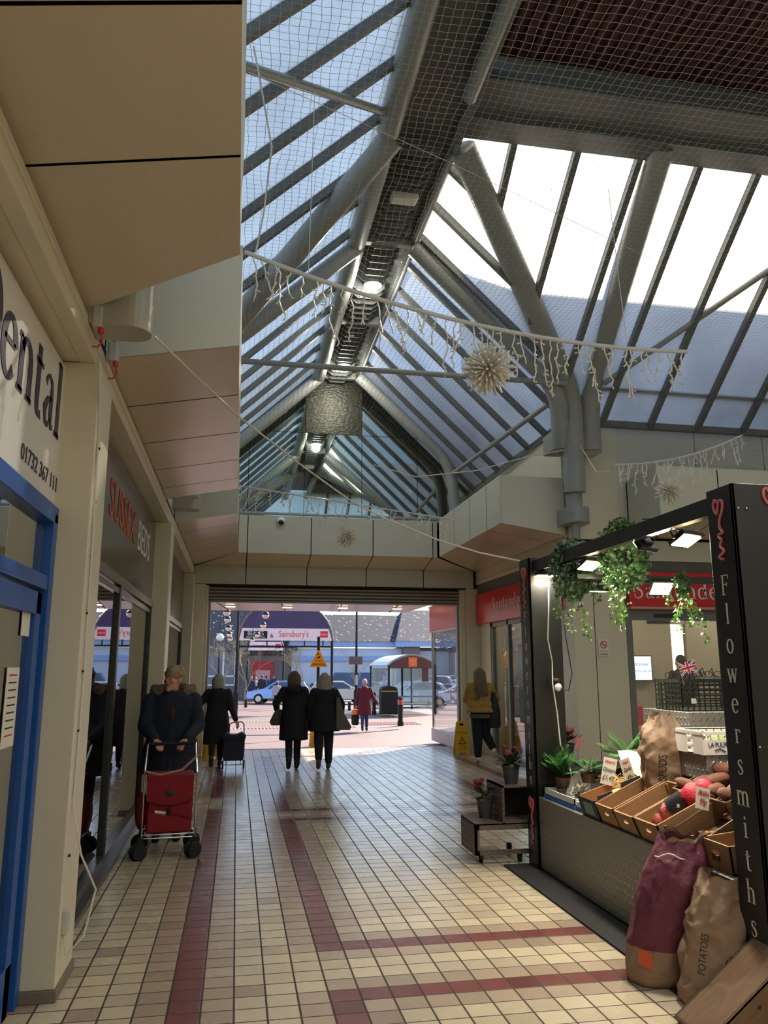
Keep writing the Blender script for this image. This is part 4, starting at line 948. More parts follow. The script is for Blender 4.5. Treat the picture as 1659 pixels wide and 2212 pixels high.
def bollard(x, y, lab, h=1.0, band=True):
    T = thing('bollard', lab, 'bollard', (x, y, G(y)))
    P(T, 'post', MB().lathe([(.11, 0), (.11, .14), (.085, .2), (.08, h - .3), (.085, h - .28), (.085, h - .06), (.05, h)]), BLACKM)
    P(T, 'band', MB().lathe([(.088, h - .27), (.088, h - .1)]), M('red_band', (206, 60, 50), .4)); P(T, 'white_patch', MB().box((-.09, -.03, h - .27), (-.05, .03, h - .1)), WHITE)
bollard(5.77, 28.0, 'dark bollard with red and white band nearest the exit')
bollard(6.3, 36.6, 'dark bollard with red band beside the litter bin')
bollard(-.45, 28, 'dark bollard with red band left of the path behind the walker')
T = thing('litter_bin', 'tall black litter bin with gold trim in front of the shelter', 'bin', (6.75, 35.4, G(35.4)))
P(T, 'body', MB().box((-.38, -.3, .05), (.38, .3, 1.1)), BLACKM, bevel=.02); P(T, 'hood', MB().prism([(-.38, 1.1), (.38, 1.1), (.3, 1.25), (0, 1.32), (-.3, 1.25)], -.3, .3, 'y'), BLACKM)
[P(T, 'gold_trim', MB().box((-.39, -.31, z_), (.39, -.29, z_ + .04)), M('gold', (196, 160, 60), .4)) for z_ in (1.06, .05)]; P(T, 'slot', MB().box((-.2, -.305, .9), (.2, -.3, .98)), INK)
def lamp_post(x, y, lab, h=6.):
    T = thing('lamp_post', lab, 'lamp post', (x, y, G(y)))
    P(T, 'base', MB().lathe([(.13, 0), (.13, 1.0), (.07, 1.1)]), BLACKM); P(T, 'pole', MB().lathe([(.07, 1.1), (.05, h)]), BLACKM)
    return T
T = lamp_post(6.15, 41.2, 'tall black lamp post with a small brown plate in the middle of the square')
P(T, 'plate', MB().box((-.4, -.1, 2.35), (.3, -.07, 2.75)), M('brown_plate', (112, 88, 90), .5)); P(T, 'sticker', MB().box((-.06, -.09, 1.3), (.06, -.07, 1.8)), PAPER)
P(T, 'lamp_head', MB().ell((0, 0, 6.1), (.25, .25, .2)), BLACKM)
T = lamp_post(.0, 37, 'plain dark pole left of the near gateway', 6)
T = thing('globe_lamp', 'small globe lamp on a thin pole left of the square', 'lamp post', (-1.2, 56, G(56)))
P(T, 'pole', MB().tube([(0, 0, 0), (0, 0, 4.1)], .06, 8), BLACKM); P(T, 'globe', MB().ell((0, 0, 4.35), .27, 14, 10), M('globe_white', (240, 232, 220), .3), smooth=True); P(T, 'finial', MB().tube([(0, 0, 4.75), (0, 0, 5.4)], [.05, .02], 8), BLACKM)
# globe string
GLB = M('globe_white', (240, 232, 220), .3)
T0 = thing('globe_lamp', 'white hanging globe lamp with dark cap in the string under the canopy', 'lamp', (-.32, 22, 3.18), group='hanging globe lamps in a row')
P(T0, 'globe', MB().ell((0, 0, 0), .1, 14, 10), GLB, smooth=True); P(T0, 'cap', MB().ell((0, 0, .012), (.103, .103, .1), 14, 10, fn=lambda d: 1 if d.z > -.1 else .5), BLACK, smooth=True); P(T0, 'flex', MB().tube([(0, 0, .1), (0, 0, .6)], .006, 6), BLACK)
for i, (x, y, z) in enumerate(((-.32, 24.2, 3.12), (-.31, 26.6, 2.98), (-.3, 29.3, 2.88), (-.29, 32.0, 2.82), (.75, 22.4, 3.14), (.8, 26, 3.05), (.72, 30, 2.9), (.62, 34, 2.85))):
    c = copy_tree(T0); c.location = (x, y, z)
    c['label'] = 'white hanging globe lamp with dark cap in the string under the canopy'
# benches
T = thing('street_bench', 'low dark bench with pale seat beside the lamp post', 'bench', (5.45, 41.6, G(41)))
P(T, 'seat', MB().box((-.7, -.3, .42), (.5, .3, .5)), M('pale_seat', (196, 186, 176), .6))
for x in (-.6, -.1, .4): P(T, 'leg', MB().box((x - .04, -.25, 0), (x + .04, .25, .42)), BLACKM)
# wet floor signs
def wet_sign(x, y, rz, lab, s=1.):
    T = thing('wet_floor_sign', lab, 'warning sign', (x, y, G(y)), rz)
    T.scale = (s, s, s)
    for sg, nm in ((-1, 'front_panel'), (1, 'rear_panel')):
        mb = MB()
        A = lambda px, z: (px, sg * (.16 - .15 * z / .63), z)
        out = [(-.15, 0), (-.08, 0), (-.06, .04), (.06, .04), (.08, 0), (.15, 0), (.105, .6), (.085, .63), (-.085, .63), (-.105, .6)]
        th = .012
        f = [V(A(p[0], p[1])) for p in out]; bk = [p + V((0, -sg * th, 0)) for p in f]; n = len(f)
        mb.add(f + bk, [tuple(range(n)), tuple(range(n, 2 * n))[::-1]] + [(i, (i + 1) % n, n + (i + 1) % n, n + i) for i in range(n)])
        pn = P(T, nm, mb, YELLOW)
        q = lambda px, z: tuple(V(A(px, z)) + V((0, sg * .003, 0)))
        hb = MB(); hb.add([q(-.04, .55), q(.04, .55), q(.04, .59), q(-.04, .59)], [(0, 1, 2, 3)]); P(pn, 'hand_slot', hb, DARKGAP)
        tri_ = MB()
        c = [(-.075, .2), (.075, .2), (0, .33)]
        for i in range(3):
            a, b2 = c[i], c[(i + 1) % 3]; tri_.tube([q(*a), q(*b2)], .006, 5)
        tri_.tube([q(0, .235), q(0, .295)], .006, 5); tri_.ell(q(0, .22), .006, 6, 4)
        P(pn, 'warning_triangle', tri_, INK)
        if sg == -1:
            for s_, z, sz in (('CAUTION', .41, .05), ('CLEANING', .15, .042), ('IN PROGRESS', .1, .034)):
                o = txt(None, 'lettering', s_, sz, REDINK, (0, 0, 0), FACEY, xs=.9); o.parent = pn; o.location = V(q(0, z)) + V((0, -.002, 0)); o.rotation_euler = (pi / 2 - .23, 0, 0)
wet_sign(4.52, 15.85, -.1, 'yellow wet floor sign at the right jamb of the exit')
wet_sign(-.4, 15.85, .1, 'yellow wet floor sign at the left jamb behind the woman with trolley')
wet_sign(1.83, 18.2, 0, 'yellow wet floor sign outside half hidden between the two walking women', 1.1)
T = thing('cctv_sign', 'orange triangular camera warning sign on a pole outside the exit', 'sign', (2.27, 22.5, G(22.5)))
P(T, 'pole', MB().tube([(0, 0, 0), (0, 0, 2.8)], .045, 10), BLACKM)
P(T, 'plate', MB().prism([(-.25, 1.95), (.25, 1.95), (.03, 2.42), (-.03, 2.42)], -.07, -.05, 'y'), M('orange_yellow', (240, 168, 22), .45, var=.02))
P(T, 'camera_symbol', MB().cbox((0, -.075, 2.22), (.1, .005, .035), rot=(0, -.5, 0)).cbox((-.02, -.075, 2.31), (.05, .005, .03)), INK)
o = txt(None, 'lettering', 'CCTV', .075, INK, (0, 0, 0), FACEY); o.parent = T; o.location = (0, -.073, 2.11)
for i in range(3): P(T, 'text_line', MB().box((-.17 - .02 * i, -.073, 2.05 - i * .03), (.17 + .02 * i, -.071, 2.06 - i * .03)), INK)
# planter + wall left
one('planter', MB().box((-7, 33, G(34)), (-1.3, 34, .9)), M('dark_wall', (70, 66, 74), .7), 'low dark wall left of the square behind the walking woman', 'wall', (-4, 33, G(34)), bevel=.03)

# cars
def car(x, y, rz, col, lab, L=4.2, H=1.45, van=False):
    T = thing('car' if not van else 'van', lab, 'car' if not van else 'van', (x, y, G(y) + .02), rz)
    pm = M('car_' + '_'.join(map(str, col)), col, .25, .3, var=.02, coat=1)
    h = L / 2; W = .86
    if van: prof = [(-h, .3), (-h, 1.7), (-h + .1, H), (h - 1.2, H), (h - .6, 1.15), (h - .05, .95), (h, .3)]; gp = [(h - 1.9, 1.12), (h - .75, 1.12), (h - 1.28, H - .12), (h - 1.9, H - .12)]
    else: prof = [(-h, .35), (-h + .02, .8), (-h + .18, .95), (-h + .5, H - .12), (-h + 1.0, H), (h - 1.9, H), (h - 1.15, .98), (h - .2, .8), (h, .62), (h, .3)]; gp = [(-h + .45, .98), (-h + .72, H - .14), (-h + 1.05, H - .08), (h - 1.95, H - .08), (h - 1.3, .98)]
    rings = []
    for t, s in ((-1, .86), (-.93, 1), (.93, 1), (1, .86)):
        rings.append([(p[0] * (.985 if abs(t) == 1 else 1), t * W * (1 - (.16 * max(0, p[1] - .95) / .5)), .3 + (p[1] - .3) * (.98 if abs(t) == 1 else 1)) for p in prof])
    P(T, 'body', MB().loft(rings), pm, bevel=.03, smooth='auto')
    gm = M('car_glass', (48, 60, 78), .08, var=0, spec=1)
    for sg in (-1, 1):
        yy = lambda z: sg * (W * (1 - .16 * max(0, z - .95) / .5) + .006)
        pts = [(p[0], yy(p[1]), p[1]) for p in gp]
        P(T, 'side_window', MB().add(pts, [tuple(range(len(pts)))]), gm)
    if not van:
        P(T, 'windscreen', MB().add([(h - 1.16, -.7, 1.0), (h - 1.16, .7, 1.0), (h - 1.86, .62, H - .03), (h - 1.86, -.62, H - .03)], [(0, 1, 2, 3)]).xf(Matrix.Translation((.03, 0, .03))), gm)
        P(T, 'rear_window', MB().add([(-h + .24, -.65, 1.0), (-h + .24, .65, 1.0), (-h + .5, .6, H - .16), (-h + .5, -.6, H - .16)], [(0, 1, 2, 3)]).xf(Matrix.Translation((-.03, 0, .02))), gm)
    for sx in (-h + .75, h - .8):
        for sg in (-1, 1):
            wh = P(T, 'wheel', MB().lathe([(.05, -.09), (.3, -.09), (.32, -.06), (.32, .06), (.3, .09), (.05, .09)], n=20).xf(Matrix.Translation((sx, sg * (W - .08), .32)) @ Matrix.Rotation(pi / 2, 4, 'X')), RUBBER)
            P(wh, 'hub', MB().lathe([(.02, 0), (.19, 0), (.19, .02), (.02, .02)], n=12).xf(Matrix.Translation((sx, sg * (W + .02), .32)) @ Matrix.Rotation(pi / 2, 4, 'X')), CHROME)
    for sg in (-1, 1):
        P(T, 'headlight', MB().ell((h - .08, sg * .62, .68), (.09, .16, .08)), M('lamp_glass', (230, 232, 236), .1)); P(T, 'tail_light', MB().ell((-h + .05, sg * .7, .85), (.06, .1, .13)), M('tail_red', (176, 30, 30), .3))
        P(T, 'wing_mirror', MB().ell((h - 1.5, sg * (W + .08), 1.0), (.07, .1, .07)), pm)
car(6.4, 50.5, .05, (196, 186, 178), 'silver hatchback parked side-on behind the two walking women')
car(2.9, 52.4, 2.9, (110, 140, 200), 'blue car parked beyond the silver hatchback')
car(8.1, 56.5, pi, (58, 66, 96), 'dark navy van parked behind the silver hatchback', 4.9, 1.95, True)
car(9.9, 45.0, pi + .25, (186, 200, 226), 'pale blue car seen through the glass shelter')
car(12.6, 53.0, pi, (188, 192, 204), 'light grey tall car beyond the glass shelter', 4.3, 1.75)
car(14.6, 49.5, 1.3, (228, 226, 222), 'white hatchback seen from behind at the right of the exit', 4.0, 1.5)
car(16.8, 57, .4, (206, 210, 222), 'white car at the far right edge of the exit view')
car(-2.6, 41, .3, (206, 206, 214), 'white car behind the walking woman with trolley at far left')

# bare trees
def tree(x, y, h, seed, lab, col=(150, 140, 110), leafy=0):
    rnd = random.Random(seed); mb = MB()
    def br(p, d, l, r, n):
        q = p + d * l; mb.tube([p, p + d * l * .5 + V((rnd.uniform(-1, 1), rnd.uniform(-1, 1), 0)) * l * .06, q], [r, r * .85, r * .65], 5)
        if n == 0: return
        for i in range(3 if n > 1 else 4):
            nd = (d + V((rnd.uniform(-1, 1), rnd.uniform(-1, 1), rnd.uniform(-.35, .6))) * .75).normalized(); br(q if i else p + d * l * .7, nd, l * rnd.uniform(.6, .85), r * .55, n - 1)
    br(V((0, 0, 0)), V((0, 0, 1)), h * .32, h * .014, 5)
    T = thing('bare_tree', lab, 'tree', (x, y, G(y)))
    P(T, 'branches', mb, M('bark_%d' % col[0], col, .8, var=.1))
    P(T, 'tree_guard', MB().tube([(0, 0, 0), (0, 0, h * .1)], h * .02, 8), BLACKM)
tree(.6, 47, 4.4, 1, 'pale bare young tree left of the path beyond the gateway')
tree(3.9, 47.5, 4.2, 2, 'pale bare young tree right of the path beyond the gateway')
tree(6.9, 46, 3.6, 3, 'thin bare sapling beside the lamp post')
tree(-.9, 50, 4.6, 5, 'pale bare tree in front of the left supermarket windows')
tree(19.5, 74, 11, 4, 'brown bare tree rising behind the right end of the roof', (156, 118, 84))
tree(26.5, 79, 12, 6, 'larger brown bare tree farther right behind the roof', (146, 108, 78))

T = thing('festoon_wire', 'thin wire carrying the left row of globe lamps', 'wire', (-.32, 22, 3.3))
P(T, 'wire', MB().tube([(-.34, 21.3, 3.72), (-.32, 26, 3.62), (-.29, 34, 3.3)], .008, 6), BLACK, w=True)
T = thing('festoon_wire', 'thin wire carrying the right row of globe lamps', 'wire', (.75, 22, 3.3))
P(T, 'wire', MB().tube([(.75, 21.3, 3.68), (.8, 26, 3.6), (.62, 36, 3.3)], .008, 6), BLACK, w=True)

# ================================================================== PEOPLE
def hand(mb, wrist, d, side, s=1., curl=.5, palm=None):
    """palm, four unequal bent fingers and a thumb; d: direction of the fingers"""
    d = V(d).normalized(); up = V(palm) if palm else V((0, 0, 1)); 
    if abs(d.dot(up)) > .9: up = V((0, 1, 0))
    n = d.cross(up).normalized(); u = n.cross(d).normalized()      # n: across the knuckles, u: palm normal
    w_ = V(wrist)
    for k in (-1, 0, 1): mb.chain([w_ + n * k * .012 * s, w_ + d * .085 * s + n * k * .025 * s], [.018 * s, .015 * s], 8)
    for k, (L, o) in enumerate(((.062, -.033), (.072, -.011), (.068, .011), (.052, .032))):
        b = w_ + d * .09 * s + n * o * s; p1 = b + (d * cos(curl * .6) - u * sin(curl * .6)) * L * .5 * s
        p2 = p1 + (d * cos(curl * 1.6) - u * sin(curl * 1.6)) * L * .32 * s; p3 = p2 + (d * cos(curl * 2.6) - u * sin(curl * 2.6)) * L * .25 * s
        mb.chain([b, p1, p2, p3], [.0095 * s, .0088 * s, .008 * s, .007 * s], 7)
    b = w_ + d * .03 * s - n * side * .028 * s
    mb.chain([b, b + (d * .6 - n * side * .7 - u * .25).normalized() * .038 * s, b + (d * .6 - n * side * .7 - u * .25).normalized() * .038 * s + (d * .9 - n * side * .2 - u * .3).normalized() * .03 * s], [.013 * s, .011 * s, .009 * s], 7)

def person(lab, loc, rz, h=1.65, legs=None, arms=None, coat=None, coat_len=.5, coat_col=(20, 20, 26), trs=(24, 24, 30), shoe=(26, 24, 24), hair=(170, 165, 155), hair_style='long',
           head_turn=0., wide=1., boots=0, lean=0., skin=SKIN, vox=.014, face=False, flare=1., trouser_w=1., shoulders=1., cat='person', hood=None, hair_len=.25, detail=True, puffer=0):
    T = thing('person', lab, cat, loc, rz); s = h / 1.65
    hipz = .86 * s; shz = 1.345 * s; sx = .175 * s * shoulders; hx = .085 * s
    L = legs or [((-hx, .02, .47), (-hx, .0, .09), (-hx - .01, .13, .03)), ((hx, .02, .47), (hx, 0, .09), (hx + .01, .13, .03))]
    A = arms or [((-.23, 0, 1.1), (-.25, .04, .87)), ((.23, 0, 1.1), (.25, .04, .87))]
    L = [[V(p) * s for p in l] for l in L]; A = [[V(p) * s for p in a] for a in A]
    ln = V((0, lean, 0)); hips = [V((-hx, 0, hipz)), V((hx, 0, hipz))]; shs = [V((-sx, lean, shz)), V((sx, lean, shz))]
    hc = V((0, lean * 1.3 + .015 * s, 1.53 * s)); HR = Matrix.Rotation(head_turn, 3, 'Z')
    # ---- body, one continuous surface
    b = MB()
    b.chain([(0, 0, hipz), (0, lean * .5, 1.1 * s), (0, lean, 1.28 * s), tuple(V((0, lean, 1.38 * s))), tuple(hc - V((0, .0, .06 * s)))], [.105 * s, .1 * s, .085 * s, .05 * s, .052 * s])
    b.ell((0, lean, 1.24 * s), (.14 * s, .08 * s, .11 * s))
    for i in (0, 1):
        b.chain([hips[i], L[i][0], L[i][1]], [.085 * s, .055 * s, .038 * s]); b.chain([L[i][1], L[i][2]], [.04 * s, .03 * s])
        b.chain([shs[i], A[i][0], A[i][1]], [.05 * s, .04 * s, .028 * s]); hand(b, A[i][1], (A[i][1] - A[i][0]), -1 if i == 0 else 1, s * (1 if detail else 1.15), .55)
    hd = lambda v: hc + HR @ (V(v) * s)
    b.ell(hc + V((0, 0, .02 * s)), (.077 * s, .097 * s, .1 * s), 18, 12, rot=(0, 0, head_turn)); b.ell(hd((0, .03, -.045)), (.058 * s, .07 * s, .07 * s), 14, 9, rot=(0, 0, head_turn))
    b.chain([hd((0, .088, .03)), hd((0, .108, -.01))], [.009 * s, .012 * s], 8); b.ell(hd((0, .088, -.05)), (.024 * s, .01 * s, .01 * s), 10, 6, rot=(0, 0, head_turn)); b.ell(hd((0, .08, -.095)), (.03 * s, .028 * s, .025 * s), 10, 6)
    for sg in (-1, 1): b.ell(hd((sg * .08, -.005, -.005)), (.012 * s, .022 * s, .033 * s), 8, 6, rot=(0, 0, head_turn)); b.ell(hd((sg * .045, .07, -.02)), (.026 * s, .022 * s, .022 * s), 8, 6)
    P(T, 'body', b, skin, smooth=True, remesh=vox * .75 if face else vox * .9)
    if face:
        for sg in (-1, 1):
            e = P(T, 'eye', MB().ell(hd((sg * .03, .088, .02)), (.011 * s, .008 * s, .0055 * s), 10, 8), M('eye_white', (222, 214, 206), .3), smooth=True); P(e, 'pupil', MB().ell(hd((sg * .03, .0955, .02)), (.0045, .002, .0045), 8, 6), INK)
            P(T, 'eyebrow', MB().tube([hd((sg * .015, .097, .042)), hd((sg * .048, .085, .042))], .004, 6), M('brow', (150, 125, 105), .8))
        P(T, 'lips', MB().ell(hd((0, .096, -.05)), (.02 * s, .005 * s, .005 * s), 10, 6, rot=(0, 0, head_turn)), M('lips', (160, 100, 88), .6), smooth=True)
        mb = MB()
        for sg in (-1, 1): mb.tube([hd((sg * .031 + .022 * cos(a), .106 - .004 * abs(cos(a)), .018 + .018 * sin(a))) for a in [2 * pi * i / 16 for i in range(17)]], .0022, 5); mb.tube([hd((sg * .06, .1, .022)), hd((sg * .08, .0, .015))], .002, 5)
        mb.tube([hd((-.008, .108, .022)), hd((.008, .108, .022))], .002, 5)
        P(T, 'glasses', mb, M('glasses_metal', (120, 100, 80), .3, .8))
    # ---- trousers / tights
    t = MB(); tw = trouser_w
    for i in (0, 1):
        k, a = L[i][0], L[i][1]; t.chain([hips[i], k, a + (k - a) * (.16 if not boots else .25)], [.098 * s, .068 * s * tw, (.052 * s * tw if not boots else .06 * s)])
    t.ell((0, 0, hipz + .02 * s), (.16 * s * wide ** .5, .12 * s, .12 * s))
    P(T, 'trousers', t, M('cloth_%d_%d_%d' % trs, trs, .9, var=.15, bump=.2, bsc=40), smooth=True, remesh=vox)
    for i in (0, 1):
        a, to = L[i][1], L[i][2]; sh = MB(); dr = (to - a); sh.chain([a + V((0, 0, .0)), a + dr * .5, to], [.048 * s, .045 * s, .04 * s]); sh.ell(a - dr * .18 - V((0, 0, .035 * s)), .036 * s)
        if boots: sh.chain([a, a + (L[i][0] - a) * .8], [.052 * s, .062 * s])
        P(T, 'boot' if boots else 'shoe', sh, M('shoe_%d_%d_%d' % shoe, shoe, .6, var=.1), smooth=True, remesh=vox * .8)
    # ---- coat
    c = MB(); zb = coat_len * s; n = 24; cm = M('coat_%d_%d_%d' % coat_col, coat_col, .85, var=.2, sc=10, bump=.5, bsc=14)
    prof = [(1.425, .075, .078), (1.395, .105, .098), (1.355, .165 * shoulders, .122), (1.26, .19 * shoulders, .13), (1.1, .185, .135), (.98, .18 * wide, .135 * wide), (.86, .205 * wide, .155 * wide)]
    if zb < .8 * s: prof += [(.7 * .5 + zb / s * .5 + .08, .215 * wide * (1 + (flare - 1) * .5), .165 * wide), (zb / s, .225 * wide * flare, .175 * wide * flare)]
    else: prof = [p for p in prof if p[0] > zb / s + .03] + [(zb / s, .19 * wide, .15 * wide)]
    if puffer:
        q2 = []
        for (a_, b_) in zip(prof, prof[1:]):
            for t in (0, .25, .5, .75): q2.append(tuple(a_[i] + (b_[i] - a_[i]) * t for i in range(3)))
        prof = [(z, rx * (1 + puffer * abs(sin(z * 26))), ry * (1 + puffer * abs(sin(z * 26)))) for z, rx, ry in q2 + [prof[-1]]]
    rings = []
    for j, (z, rx, ry) in enumerate(prof):
        zz = z * s; ly = lean * max(0, (zz - hipz) / (shz - hipz))
        rings.append([(rx * s * (wide ** .5 if z > .98 else 1) * cos(a) * (1 + .03 * sin(5 * a + j)), ly + ry * s * sin(a) * (1 + .03 * cos(4 * a + j)), zz) for a in [2 * pi * i / n for i in range(n)]])
    c.loft(rings)
    for i in (0, 1):
        w2 = A[i][1] + (A[i][0] - A[i][1]) * .08
        c.chain([shs[i] + V((-.0, 0, -.02)), A[i][0], w2], [.075 * s * wide ** .3, .064 * s * wide ** .4, .05 * s])
    P(T, 'coat' if zb < .8 * s else 'jacket', c, cm, smooth=True, remesh=vox)
    # ---- hair
    hr = MB(); hm = M('hair_%d_%d_%d' % hair, hair, .6, var=.35, sc=24, bump=.8, bsc=60, stretch=(6, 6, 1))
    R_ = (0, 0, head_turn)
    if hair_style == 'bald_short': hr.ell(hd((0, -.02, .045)), (.082 * s, .1 * s, .092 * s), 16, 10, rot=R_)
    else:
        hr.ell(hd((0, -.018, .04)), (.09 * s, .112 * s, .1 * s), 18, 12, rot=R_)
        if hair_style == 'curly':
            rnd = random.Random(5)
            for i in range(46):
                a, q = rnd.uniform(0, 2 * pi), rnd.uniform(-.25, 1); y_ = sin(a) * math.sqrt(1 - min(1, q * q) * .9)
                if y_ > .55 and q < .5: continue
                hr.ell(hd((.085 * cos(a) * math.sqrt(max(.1, 1 - q * q)), -.015 + .1 * y_, .045 + .085 * q)), .026 * s, 7, 5)
        if hair_style in ('long', 'bob', 'xlong'):
            dl = hair_len
            for k in range(15):
                a = pi * (1.0 + (k - 0) / 14.0); xx, yy = .082 * cos(a), .088 * sin(a) - .005
                f = 1 + .35 * (dl > .2); hr.chain([hd((xx, yy, .05)), hd((xx * 1.05, min(yy, -.05) - .05, -.12)), hd((xx * 1.2 + .02 * sin(5 * k), -.175, .04 - dl * (.8 + .2 * cos(3 * k))))] if dl > .3 else [hd((xx, yy, .05)), hd((xx * 1.12, yy * 1.1, -.04)), hd((xx * f * 1.05, yy * 1.15, .04 - dl * (.85 + .15 * cos(3 * k))))], [.03 * s, .032 * s, (.018 if dl > .3 else .026) * s], 8)
    P(T, 'hair', hr, hm, smooth=True, remesh=.009 if detail else .014)
    T['_'] = 0; del T['_']
    return T, dict(A=A, L=L, s=s, hd=hd, shs=shs)

step = lambda hx, a, b: [((-hx, .03 + a, .47), (-hx, -.02 + a * 1.6, .09 + max(0, -a) * .9), (-hx, .11 + a * 1.6, .035 + max(0, -a) * .25)), ((hx, .03 + b, .47), (hx, -.02 + b * 1.6, .09 + max(0, -b) * .9), (hx, .11 + b * 1.6, .035 + max(0, -b) * .25))]
# 1 elderly woman with red trolley, facing the camera, looking to image left
T, D = person('elderly woman in a dark navy fur-hooded parka and glasses pushing a red trolley, looking aside', (-.64, 8.66, 0), pi + .06, 1.70, coat_col=(18, 28, 44), trs=(20, 24, 32), hair=(178, 156, 128), hair_style='curly',
    arms=[((-.26, .08, 1.08), (-.14, .33, .965)), ((.26, .08, 1.08), (.14, .33, .965))], coat_len=.62, wide=1.32, head_turn=-.7, face=True, vox=.012, lean=.03, shoulders=1.18, flare=.95)
hd = D['hd']
fur = MB(); rnd = random.Random(11)
for i in range(70):
    a = radians(-215 + 250 * i / 69.); p = V((.175 * cos(a), -.05 + .13 * sin(a), 1.44 + .02 * sin(3 * a) - .06 * max(0, sin(a))))
    for k in range(3): fur.ell(p + V((0, 0, .02)) + V((rnd.uniform(-.03, .03), rnd.uniform(-.03, .03), rnd.uniform(-.035, .035))), rnd.uniform(.034, .05), 6, 4)
P(T, 'fur_trim', fur, M('fur', (128, 112, 96), .95, var=.6, sc=60, bump=1., bsc=120), smooth=True, remesh=.01)
P(T, 'scarf', MB().chain([(-.05, .1, 1.34), (0, .13, 1.28), (.0, .135, 1.2)], [.03, .035, .03]), M('red_scarf', (84, 34, 34), .9), smooth=True)
P(T, 'zip', MB().tube([(0, .165, 1.22), (0, .2, .95), (0, .24, .66)], .005, 6), M('dark_zip', (60, 60, 66), .4, .6))
T['label'] = 'elderly woman in a dark navy fur-hooded parka and glasses pushing a red trolley, looking aside'

# red four wheeled trolley
T = thing('shopping_trolley', 'red fabric four-wheeled shopping trolley pushed by the elderly woman', 'shopping trolley', (-.58, 8.05, 0), .08)
TR = M('red_canvas', (138, 22, 38), .85, var=.15, sc=8, bump=.25, bsc=120); TRD = M('dark_red_seam', (96, 16, 28), .9)
bag = MB()
rr = []
for z, w_, d0, d1 in ((.2, .2, -.15, .16), (.22, .205, -.165, .17), (.45, .21, -.18, .175), (.66, .208, -.17, .17), (.7, .2, -.16, .165)):
    k = .03; rr.append([(-w_ + k, d0, z), (w_ - k, d0, z), (w_, d0 + k, z), (w_, d1 - k, z), (w_ - k, d1, z), (-w_ + k, d1, z), (-w_, d1 - k, z), (-w_, d0 + k, z)])
P(T, 'bag', bag.loft(rr), TR, smooth='auto', bevel=.008)
P(T, 'lid', MB().box((-.215, -.19, .665), (.215, .18, .715)), TR, bevel=.015)
fl = MB(); n = 10
pts = [(-.21, .68), (.21, .68)] + [(.21 - .42 * i / n, .5 - .045 * sin(pi * i / n)) for i in range(n + 1)]
P(T, 'front_flap', MB().prism(pts, -.205, -.19, 'y'), TR, bevel=.004)
P(T, 'flap_piping', MB().tube([(.21 - .42 * i / n, -.206, .5 - .045 * sin(pi * i / n)) for i in range(n + 1)], .005, 6), TRD)
P(T, 'oval_badge', MB().ell((0, -.206, .56), (.045, .006, .03), 16, 8), M('dark_badge', (46, 40, 38), .5), smooth=True)
P(T, 'pocket', MB().prism([(-.19, .42), (-.12, .385), (.1, .36), (.2, .32), (.2, .22), (-.19, .22)], -.2, -.18, 'y'), TR, bevel=.004)
P(T, 'pocket_piping', MB().tube([(-.19, -.202, .42), (-.12, -.203, .385), (.1, -.203, .36), (.2, -.202, .32)], .004, 6), TRD)
P(T, 'zip_pull', MB().ell((.0, -.21, .4), (.014, .01, .04), 8, 6), BLACKM)
P(T, 'leaflet', MB().cbox((-.08, -.2, .39), (.1, .008, .03), rot=(0, .15, 0)), PAPER)
P(T, 'side_bag', MB().ell((-.25, 0, .38), (.06, .14, .17), 14, 9), TR, smooth=True)
fr = MB()
for sx in (-.235, .235): fr.tube([(sx, -.2, .13), (sx, -.2, .74), (sx * .98, .0, .86), (sx * .96, .16, .97)], .009, 8)
for y in (-.2, .17): fr.tube([(-.235, y, .17), (.235, y, .17)], .007, 8); fr.tube([(-.235, y, .2), (.235, y, .2)], .005, 8)
for sx in (-.235, .235): fr.tube([(sx, -.2, .17), (sx, .19, .17)], .008, 8)
P(T, 'frame', fr, CHROME)
P(T, 'handlebar', MB().tube([(-.225, .16, .97), (.225, .16, .97)], .016, 10), BLACKM)
P(T, 'strap', MB().tube([(-.24, -.2, .76), (-.1, -.19, .72), (.1, -.1, .75), (.23, -.02, .86)], .012, 6), M('pink_strap', (160, 120, 116), .8))
for sx in (-.24, .24):
    for y in (-.22, .19):
        cst = P(T, 'castor', MB().cbox((sx, y, .13), (.05, .05, .09)), BLACKM)
        for o in (-.034, .034): P(cst, 'wheel', MB().lathe([(.02, -.017), (.062, -.017), (.07, -.008), (.07, .008), (.062, .017), (.02, .017)], n=20).xf(Matrix.Translation((sx, y - .02, .07)) @ Matrix.Rotation(-1.05 if sx < 0 else -.95, 4, 'Z') @ Matrix.Translation((o, -.02, 0)) @ Matrix.Rotation(pi / 2, 4, 'Y')), RUBBER, smooth='auto')

# 2 woman with grey bob pulling a dark bag
T, D = person('woman with grey bob in a long black coat walking away pulling a dark trolley bag', (-.3, 14.35, 0), .05, 1.58, legs=step(.08, -.14, .12), coat_col=(22, 22, 32), trs=(30, 24, 26), shoe=(70, 54, 46), hair=(186, 184, 176), hair_style='bob', hair_len=.16,
    arms=[((-.32, .02, 1.12), (-.40, .10, .95)), ((.24, -.06, 1.08), (.33, -.16, .84))], coat_len=.42, wide=1.08)
P(T, 'collar', MB().tube([(.1 * cos(a), .02 + .08 * sin(a), 1.345) for a in [2 * pi * i / 16 for i in range(17)]], .02, 8), M('cream_collar', (190, 184, 176), .9), smooth=True)
T = thing('trolley_bag', 'dark two-wheeled trolley bag pulled by the woman with the grey bob', 'shopping trolley', (0.0, 14.1, 0), 0)
NV = M('navy_nylon', (30, 34, 48), .7, var=.15, bump=.2, bsc=80)
